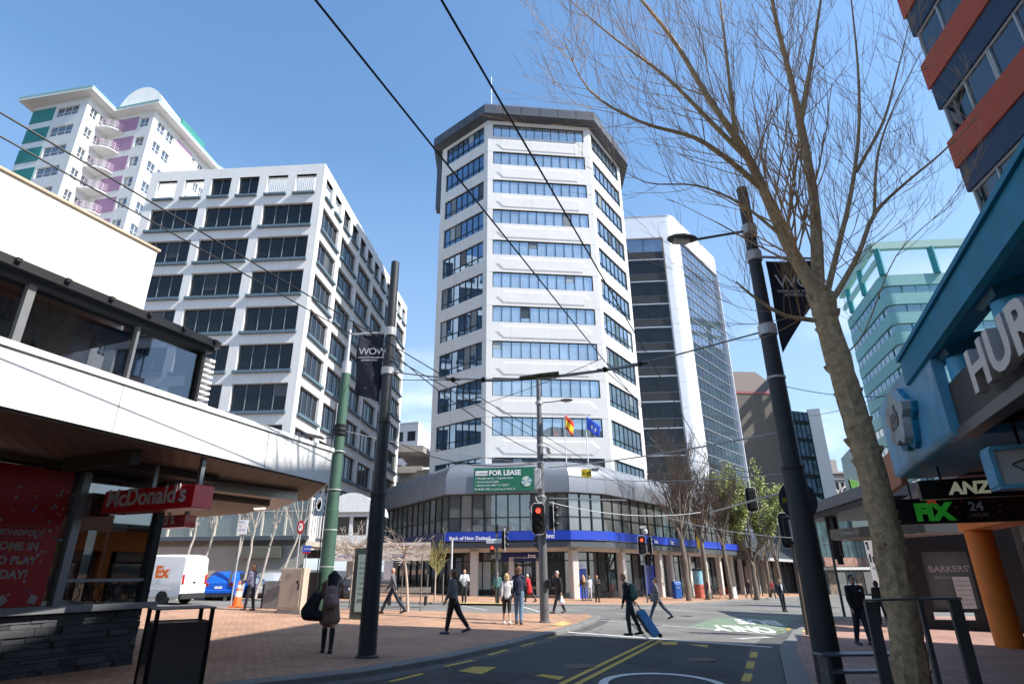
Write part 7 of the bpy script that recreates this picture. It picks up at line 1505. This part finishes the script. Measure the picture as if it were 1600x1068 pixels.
def person(label, foot, az, h=1.72, legs=((18, 5), (-16, 28)), arms=((-14, 15, 6), (14, 20, 6)), lean=3, top=(.05, .05, .06), bottom=(.02, .02, .025), shoes=(.02, .02, .02), hair=(.06, .04, .025), hstyle='short', skin=SKIN, nod=0, turn=0, topkind='jumper', bottomkind='trousers', vox=.012, build_=1.09, headtilt=0, bag=None, extra=None, female=False):
    k = h / 1.75; root = thing('person', label, 'person', foot, -R(az)); r = lambda a: a * k * build_
    hip = Vector((0, 0, .92 * k)); hw = .085 * k * (1.05 if female else 1); sw_ = (.165 if female else .19) * k; ll = .43 * k
    def swing(a): return Vector((0, sin(R(a)), -cos(R(a))))
    J = {}
    low = 9
    for s, (a, kn) in zip((-1, 1), legs):
        p = hip + Vector((s * hw, 0, 0)); kn_ = p + swing(a) * ll; an = kn_ + swing(a - kn) * ll; J[s] = [p, kn_, an]; fa = a - kn
        toe = an + Vector((0, .17 * k * cos(R(min(fa, 25) * .6)), -.055 * k + .12 * k * sin(R(fa)) * (1 if fa < -15 else .3))); heel = an + Vector((0, -.05 * k, -.05 * k)); J[s] += [toe, heel]; low = min(low, an.z - .085 * k, toe.z - .03 * k)
    dz = Vector((0, 0, -low)); hip = hip + dz
    for s in (-1, 1): J[s] = [q + dz for q in J[s]]
    ln = Vector((0, sin(R(lean)), cos(R(lean)))); waist = hip + ln * .16 * k; chest = hip + ln * .36 * k; neck = hip + ln * .535 * k; sh = hip + ln * .50 * k
    hd = Vector((0, sin(R(lean + nod)), cos(R(lean + nod)))); head = neck + hd * .165 * k; jaw = neck + hd * .105 * k + Vector((0, .035 * k, 0))
    fwd = Vector((sin(R(turn)), cos(R(turn)), -sin(R(nod)))).normalized()
    A = {}
    for s, (a, el, ab) in zip((-1, 1), arms):
        p = sh + Vector((s * sw_, 0, -.015 * k)); d1 = Vector((s * sin(R(ab)), sin(R(a)), -cos(R(a)) * cos(R(ab)))).normalized(); e = p + d1 * .285 * k
        ins = -s * (.0 if el < 60 else .55); d2 = Vector((s * sin(R(ab)) * .5 + ins * sin(R(el)), sin(R(a + el)), -cos(R(a + el)))).normalized(); w_ = e + d2 * .245 * k; A[s] = [p, e, w_, d2]
    # body: one continuous figure
    b = MB(); X = Vector((1, 0, 0))
    for s in (-1, 1):
        p, kn_, an, toe, heel = J[s]; chain(b, [p, kn_, an], [r(.078), r(.052), r(.038)]); capsule(b, heel, toe, .035 * k, .028 * k, 1.25)
        p, e, w_, d2 = A[s]; chain(b, [p, e, w_], [r(.044), r(.037), .026 * k]); side = d2.cross(Vector((0, 0, 1))); side = side.normalized() if side.length > .1 else X
        side = Vector((0, 1, 0)) if abs(side.y) > .0 and False else side; perp = d2.cross(side).normalized()
        pc = w_ + d2 * .05 * k; capsule(b, w_ + d2 * .015 * k, w_ + d2 * .08 * k, .026 * k, .032 * k, 1.0, perp)
        for f in range(4):
            off = perp * (f - 1.5) * .017 * k; l1 = (.040, .046, .043, .034)[f] * k; q0 = w_ + d2 * .085 * k + off; d3 = (d2 + side * .35 * s + Vector((0, 0, -.1))).normalized(); q1 = q0 + d2 * l1; q2 = q1 + d3 * l1 * .75; capsule(b, q0, q1, .0095 * k, .009 * k); capsule(b, q1, q2, .009 * k, .0075 * k)
        q0 = w_ + d2 * .04 * k - perp * -.028 * k; q1 = q0 + (d2 + perp * .8).normalized() * .045 * k; capsule(b, q0, q1, .0115 * k, .009 * k)
    capsule(b, hip, waist, r(.085), r(.078), 1.5); capsule(b, waist, chest, r(.08), r(.09), 1.55); capsule(b, chest, sh - ln * .03 * k, r(.088), r(.065), 1.7); capsule(b, sh + Vector((-sw_ * .75, 0, 0)), sh + Vector((sw_ * .75, 0, 0)), .052 * k, .052 * k)
    capsule(b, sh, head - hd * .04 * k, .05 * k, .046 * k); capsule(b, head - hd * .02 * k, head + hd * .035 * k, .078 * k, .084 * k, .92); capsule(b, jaw + fwd * .01 * k, head + fwd * .02 * k, .05 * k, .066 * k, .9)
    rt_ = fwd.cross(Vector((0, 0, 1))).normalized(); face = head + fwd * .085 * k; capsule(b, face - hd * .012 * k, face - hd * .035 * k + fwd * .016 * k, .009 * k, .013 * k)
    for s in (-1, 1): capsule(b, head + rt_ * s * .077 * k - hd * .02 * k, head + rt_ * s * .080 * k + hd * .02 * k, .012 * k, .016 * k)
    capsule(b, face - hd * .062 * k - rt_ * .018 * k - fwd * .012 * k, face - hd * .062 * k + rt_ * .018 * k - fwd * .012 * k, .009 * k, .009 * k)
    body = fuse(b, 'body', skin, root, vox)
    ey = MB()
    for s in (-1, 1): ey.lathe(face + rt_ * s * .032 * k + hd * .004 * k - fwd * .010 * k, [(.002, -.009 * k), (.009 * k, -.004 * k), (.011 * k, 0), (.009 * k, .005 * k), (.002, .009 * k)], 8)
    for s in (-1, 1): ey.bar(face + rt_ * s * .048 * k + hd * .026 * k - fwd * .008 * k, face + rt_ * s * .016 * k + hd * .030 * k - fwd * .004 * k, .007 * k, .008 * k)
    ey.build('eyes', mat('eye_dark', (.02, .015, .012), .3), root, local=True)
    # trousers or skirt
    t = MB(); g = .014 * k
    tr_len = 1.0 if bottomkind != 'leggings' else .62
    for s in (-1, 1):
        p, kn_, an, toe, heel = J[s]; an2 = kn_.lerp(an, .93 if tr_len == 1 else .35); chain(t, [p, kn_, an2], [r(.078) + g, r(.054) + g * 1.1, (.052 if bottomkind == 'trousers' else .046) * k + g * .4])
    capsule(t, hip - ln * .02 * k, waist - ln * .02 * k, r(.088) + g, r(.08) + g * .6, 1.5)
    if bottomkind != 'boots': fuse(t, 'trousers', cm(bottom), root, vox)
    # top
    t = MB(); g = .018 * k if topkind != 'coat' else .03 * k
    for s in (-1, 1):
        p, e, w_, d2 = A[s]; chain(t, [p, e, e.lerp(w_, .93 if topkind != 'tee' else .02)], [r(.046) + g, r(.038) + g, .030 * k + g * .8])
    bot = hip - ln * (.02 if topkind != 'coat' else .34) * k
    capsule(t, hip - ln * .01 * k, waist, r(.09) + g, r(.08) + g, 1.52); capsule(t, waist, chest, r(.08) + g, r(.092) + g, 1.55); capsule(t, chest, sh - ln * .04 * k, r(.09) + g * .9, r(.067) + g, 1.68); capsule(t, sh + Vector((-sw_ * .8, 0, 0)), sh + Vector((sw_ * .8, 0, 0)), .052 * k + g * .7, .052 * k + g * .7)
    capsule(t, sh, neck + ln * .0 * k, .07 * k, .058 * k)
    if topkind == 'coat': capsule(t, hip, hip - Vector((0, 0, .26 * k)), r(.095) + g, r(.125) + g, 1.45)
    fuse(t, 'top' if topkind != 'coat' else 'coat', cm(top), root, vox)
    for s in (-1, 1):
        p, kn_, an, toe, heel = J[s]; t = MB(); capsule(t, heel + Vector((0, -.005, -.005)), toe, .043 * k, .036 * k, 1.25); capsule(t, an + Vector((0, 0, -.02 * k)), an + Vector((0, .01, -.05 * k)), .048 * k, .046 * k)
        if bottomkind == 'boots': chain(t, [an, an.lerp(kn_, .9)], [.05 * k, .064 * k])
        fuse(t, 'shoe' if bottomkind != 'boots' else 'boot', cm(shoes, .5), root, vox)
    if hstyle != 'bald':
        t = MB(); c = head + hd * .03 * k - fwd * .018 * k
        capsule(t, c - hd * .02 * k, c + hd * .028 * k, .088 * k, .086 * k, .96)
        if hstyle == 'cap': capsule(t, c + hd * .05 * k + fwd * .07 * k, c + hd * .05 * k + fwd * .13 * k, .03 * k, .02 * k, 1.6)
        if hstyle in ('bob', 'long', 'curly'):
            for s in (-1, 1): capsule(t, c + rt_ * s * .06 * k, c + rt_ * s * .07 * k - hd * .12 * k - fwd * .01 * k, .045 * k, .03 * k)
            capsule(t, c - fwd * .04 * k, c - fwd * .06 * k - hd * .13 * k, .07 * k, .05 * k, 1.3)
        if hstyle == 'curly':
            q = random.Random(3)
            for i in range(26): v_ = Vector((q.gauss(0, 1), q.gauss(0, 1), q.gauss(.3, 1))).normalized(); v_ = v_ if v_.dot(fwd) < .35 else -v_; capsule(t, c + v_ * .08 * k, c + v_ * .10 * k, .035 * k, .03 * k)
        if hstyle == 'long': 
            capsule(t, c - fwd * .05 * k - hd * .08 * k, chest + Vector((0, -.12 * k, .0)), .085 * k, .075 * k, 1.6); capsule(t, c + rt_ * .07 * k - hd * .05 * k, c + rt_ * .09 * k - hd * .27 * k + fwd * .03, .055 * k, .045 * k); capsule(t, c - rt_ * .07 * k - hd * .05 * k, c - rt_ * .09 * k - hd * .27 * k + fwd * .03, .04 * k, .03 * k)
        fuse(t, 'hair' if hstyle != 'cap' else 'cap', cm(hair, .7), root, vox, 2)
    return root, dict(hip=hip, chest=chest, sh=sh, head=head, A=A, J=J, k=k, waist=waist, ln=ln)
def carried(name, label, cat, root, build):
    t = thing(name, label, cat, (0, 0, 0)); t.location = root.location; t.rotation_euler = root.rotation_euler; WM[t.name] = WM[root.name].copy(); build(t); return t
def backpack(root, g, col, label, low=0, s=1.):
    def b_(t):
        c = g['chest'] + Vector((0, -.19, -.06 - low)); m = MB(); capsule(m, c + Vector((0, 0, -.13 * s)), c + Vector((0, .02, .12 * s)), .12 * s, .10 * s, 1.3); capsule(m, c + Vector((0, -.08, -.13 * s)), c + Vector((0, -.08, -.02)), .07 * s, .06 * s, 1.4); fuse(m, 'bag', cm(col), t, .015)
        for s_ in (-1, 1): MB().tube([c + Vector((s_ * .1, .05, .17 * s)), g['sh'] + Vector((s_ * .12, 0, .075)), g['sh'] + Vector((s_ * .13, .09, -.02)), g['chest'] + Vector((s_ * .15, .08, -.1)), c + Vector((s_ * .13, .04, -.15))], .016, 6).build('strap', cm(col), t, local=True)
    return carried('backpack', label, 'backpack', root, b_)
def P(u, v, h=0.): return T(u, v, h)
BK = (.012, .012, .014)
# girl looking at her phone
ro, g = person('girl in a brown coat and black boots looking down, long black hair, back to us', P(510, 1019), -12, 1.62, legs=((9, 6), (-9, 3)), arms=((25, 95, 8), (28, 95, 8)), lean=7, nod=38, top=(.26, .165, .135), bottom=(.20, .12, .085), shoes=BK, hair=(.008, .006, .007), hstyle='long', topkind='coat', bottomkind='boots', female=True, vox=.011)
backpack(ro, g, (.33, .24, .22), 'dusty pink backpack on the girl in the brown coat', .06, .95)
def bb_(t):
    c = g['hip'] + Vector((-.36, -.12, .02)); m = MB(); capsule(m, c + Vector((-.06, 0, -.10)), c + Vector((.05, 0, .16)), .17, .12, .75, Vector((0, 1, 0))); capsule(m, c + Vector((-.1, 0, -.16)), c + Vector((.12, 0, -.18)), .11, .11, 1.); fuse(m, 'bag', cm((.02, .022, .032)), t, .015)
    MB().tube([c + Vector((-.02, 0, .24)), g['sh'] + Vector((-.16, .0, .05)), c + Vector((.1, .06, .2))], .015, 6).build('strap', cm(BK), t, local=True)
carried('holdall', 'big dark holdall hanging at the left of the brown coated girl', 'bag', ro, bb_)
# woman in grey walking left
person('woman in a dark grey jumper and black trousers walking left in the shade', P(707, 990), -82, 1.70, legs=((12, 2), (-24, 12)), arms=((8, 18, 5), (-10, 12, 5)), top=(.13, .135, .145), bottom=BK, shoes=(.06, .08, .10), hair=(.13, .075, .045), hstyle='bob', female=True, build_=1.3)
# bald man striding left
person('bald man in a grey sweater and dark jeans striding left', P(612, 958), -88, 1.80, legs=((30, 6), (-28, 12)), arms=((-28, 12, 5), (24, 15, 5)), top=(.12, .12, .13), bottom=(.02, .028, .045), shoes=BK, hstyle='bald', build_=1.0)
# person by the cone
person('person in a purple grey jacket with hands in front, standing by the orange cone', P(388, 953), -70, 1.72, legs=((10, 4), (-8, 4)), arms=((12, 55, 8), (14, 55, 8)), top=(.12, .11, .18), bottom=(.02, .022, .03), shoes=(.05, .03, .03), hair=(.14, .06, .03), hstyle='bob', female=True)
# the pair seen from behind
person('blonde woman in a pale grey top and black leggings walking away', P(792, 975), -6, 1.60, legs=((14, 6), (-10, 14)), arms=((-12, 15, 6), (12, 20, 6)), top=(.50, .49, .50), bottom=BK, shoes=(.75, .75, .75), hair=(.55, .38, .18), hstyle='bob', bottomkind='leggings', female=True)
ro, g = person('tall curly haired woman in a navy jacket and blue jeans walking away', P(811, 975), 8, 1.82, legs=((8, 3), (-8, 8)), arms=((-6, 12, 7), (12, 60, 7)), top=(.025, .03, .065), bottom=(.12, .20, .30), shoes=(.06, .04, .035), hair=(.15, .07, .04), hstyle='curly', female=True)
def sb2(t):
    c = g['hip'] + Vector((-.24, -.05, .18)); m = MB(); capsule(m, c + Vector((0, -.04, -.1)), c + Vector((0, .0, .1)), .11, .08, .6); fuse(m, 'bag', cm(BK), t, .015); MB().tube([c + Vector((0, -.05, .12)), g['sh'] + Vector((-.12, 0, .07)), c + Vector((0, .08, .1))], .02, 6).build('strap', cm((.6, .6, .62)), t, local=True)
carried('shoulder_bag', 'black shoulder bag of the curly haired woman', 'bag', ro, sb2)
# man in white shirt, arms folded
person('bald man in a white shirt with folded arms standing across the street', P(725, 941), 178, 1.78, legs=((3, 2), (-3, 2)), arms=((18, 100, 10), (18, 96, 10)), lean=0, top=(.62, .66, .70), bottom=(.03, .03, .035), hstyle='bald', vox=.015)
person('person in a teal and olive top half hidden behind the thin signal pole', P(777, 942), 10, 1.66, legs=((5, 2), (-5, 2)), arms=((-5, 20, 6), (10, 40, 6)), top=(.10, .22, .20), bottom=(.03, .03, .03), hair=(.25, .15, .08), hstyle='short', vox=.015)
ro, g = person('white haired person in a red coat stooping to the left by the bank door', P(828, 940), -60, 1.66, legs=((22, 4), (-22, 10)), arms=((20, 30, 6), (15, 40, 6)), lean=14, top=(.50, .02, .025), bottom=BK, hair=(.62, .58, .52), hstyle='short', topkind='coat', vox=.015, female=True)
ro, g = person('grey haired man in black carrying a white plastic bag, striding left', P(873, 958), -120, 1.80, legs=((24, 4), (-22, 8)), arms=((-10, 15, 8), (22, 25, 10)), lean=2, turn=-38, top=(.025, .025, .027), bottom=BK, shoes=(.04, .02, .015), hair=(.45, .43, .41), hstyle='short')
def pbag(t):
    w_ = g['A'][-1][2]; c = w_ + Vector((0, 0, -.33)); m = MB(); capsule(m, c + Vector((0, 0, -.08)), c + Vector((0, 0, .12)), .13, .05, 1.); fuse(m, 'bag', mat('plastic_white', (.78, .76, .76), .35, var=.15, scale=14), t, .012); MB().tube([c + Vector((0, -.05, .12)), w_ + Vector((0, 0, -.09)), c + Vector((0, .05, .12))], .008, 5).build('handle', MATS['plastic_white'], t, local=True)
carried('plastic_bag', 'white plastic bag in the hand of the grey haired man', 'bag', ro, pbag)
# people at the cash machine
person('person with long fair hair and jeans queueing at the cash machine', P(913, 938), -20, 1.66, legs=((4, 2), (-4, 2)), arms=((10, 50, 6), (10, 50, 6)), top=(.05, .04, .03), bottom=(.06, .10, .17), hair=(.42, .26, .12), hstyle='long', vox=.016, female=True)
person('person in a white top beside the cash machine queue', P(922, 938), -10, 1.62, legs=((4, 2), (-4, 2)), arms=((5, 30, 6), (5, 30, 6)), top=(.52, .52, .55), bottom=(.45, .45, .46), hair=(.15, .1, .07), hstyle='bob', vox=.016, female=True)
person('woman all in black with auburn hair facing us near the bank column', P(934, 940), 172, 1.66, legs=((4, 2), (-4, 2)), arms=((16, 95, 8), (16, 90, 8)), top=BK, bottom=BK, hair=(.20, .05, .03), hstyle='bob', vox=.016, female=True)
# youth with suitcase
ro, g = person('youth in dark clothes with a green backpack pulling a blue suitcase', P(987, 992), -82, 1.70, legs=((10, 14), (-14, 10)), arms=((8, 10, 6), (-30, 8, 6)), lean=10, nod=8, top=(.015, .022, .026), bottom=(.045, .05, .052), shoes=BK, hair=(.20, .11, .05), hstyle='short')
backpack(ro, g, (.08, .16, .14), 'grey green backpack on the youth with the suitcase', 0, 1.05)
c0 = D(992, 950, 19.3); sc = thing('suitcase', 'blue wheeled suitcase tilted behind the youth', 'suitcase', P(1027, 998), 0)
p0 = P(1026, 997) + Vector((0, 0, .06)); hnd = WM[ro.name] @ g['A'][1][2]; hnd = hnd + Vector((.02, 0, -.05)); dd = (hnd - p0); p1 = p0 + dd * .78
m = MB(); up_ = dd.normalized(); sd = Vector((0, 1, 0)); nn = up_.cross(sd).normalized(); M = Matrix(((nn.x, sd.x, up_.x, p0.x), (nn.y, sd.y, up_.y, p0.y), (nn.z, sd.z, up_.z, p0.z), (0, 0, 0, 1)))
Ls = (p1 - p0).length; MB().box((0, 0, Ls / 2), (.26, .40, Ls * .96), M=M).build('shell', mat('case_blue', (.05, .17, .33), .6, var=.25, scale=6), sc, bevel=.06, seg=3); MB().box((.10, 0, Ls * .55), (.14, .34, Ls * .7), M=M).build('front_pocket', mat('case_dark', (.03, .028, .03), .7, var=.4, scale=8), sc, bevel=.04, seg=2)
for s in (-1, 1): MB().tube([M @ Vector((-.04, s * .09, Ls * .9)), M @ Vector((-.04, s * .09, dd.length))], .01, 5).build('handle_rail', DKS, sc); MB().tube([M @ Vector((-.08, s * .16 - .03, 0)), M @ Vector((-.08, s * .16 + .03, 0))], .055, 12).build('wheel', TYRE, sc)
MB().tube([M @ Vector((-.04, -.1, dd.length)), M @ Vector((-.04, .1, dd.length))], .016, 6).build('handle', DKS, sc)
ro, g = person('man in a cap and grey jacket striding left over the crossing', P(1030, 968, RH), -78, 1.76, legs=((28, 6), (-32, 14)), arms=((-18, 25, 6), (18, 30, 6)), lean=4, top=(.12, .115, .12), bottom=(.025, .045, .075), shoes=BK, hair=(.03, .03, .03), hstyle='cap')
def mb2(t): m = MB(); c = g['hip'] + Vector((-.22, .10, .03)); m.box(tuple(c), (.08, .42, .34)); m.build('bag', cm((.10, .11, .12)), t, local=True, bevel=.03)
carried('shoulder_bag', 'flat grey bag at the hip of the man in the cap', 'bag', ro, mb2)
ro, g = person('man in a dark suit and pale shirt standing on the far crossing', P(1225, 955, RH), 165, 1.80, legs=((4, 2), (8, 4)), arms=((10, 40, 10), (-4, 15, 8)), lean=0, top=(.014, .016, .028), bottom=(.014, .015, .02), shoes=BK, hair=(.07, .04, .03), hstyle='short', vox=.013)
c = g['chest'] + Vector((0, .115 * g['k'], .02)); mb = MB(); mb.loft([[c + Vector((-.06, .028, .14)), c + Vector((.06, .028, .14)), c + Vector((.06, -.02, .14)), c + Vector((-.06, -.02, .14))], [c + Vector((-.02, .055, -.18)), c + Vector((.03, .055, -.18)), c + Vector((.03, 0, -.18)), c + Vector((-.02, 0, -.18))]]); mb.build('shirt', cm((.55, .56, .62)), ro, local=True)
ro, g = person('dark haired man in a black jacket walking towards us on the right pavement', P(1352, 1008), 176, 1.78, legs=((12, 4), (-8, 10)), arms=((-6, 14, 8), (8, 14, 8)), lean=0, top=(.012, .013, .015), bottom=(.014, .018, .03), shoes=(.02, .03, .04), hair=(.012, .01, .01), hstyle='short', skin=SKIN2, vox=.010, build_=1.25)
c = g['chest'] + Vector((-.08, .15, .06)); MB().box(tuple(c), (.05, .012, .05)).build('badge', WSG, ro, local=True, bevel=.004)
person('dark clothed person partly hidden behind the tree trunk', P(1382, 975), 15, 1.68, legs=((8, 3), (-10, 12)), arms=((6, 20, 6), (-6, 14, 6)), top=(.02, .015, .016), bottom=(.02, .02, .022), hair=(.02, .012, .01), hstyle='bob', vox=.014, female=True)
for (u, v, az_, tc, lab) in ((1209, 934, 170, (.20, .03, .03), 'distant walker in dark red under the trees'), (1172, 934, 90, (.03, .03, .05), 'distant walker in navy by the leafy tree'), (1107, 936, -90, (.12, .02, .05), 'distant person in maroon beside the bicycle'), (1290, 933, 160, (.25, .06, .03), 'distant walker in rust red near the stone building')):
    person(lab, P(u, v), az_, 1.70, top=tc, bottom=(.03, .03, .04), hstyle='short', vox=.02)
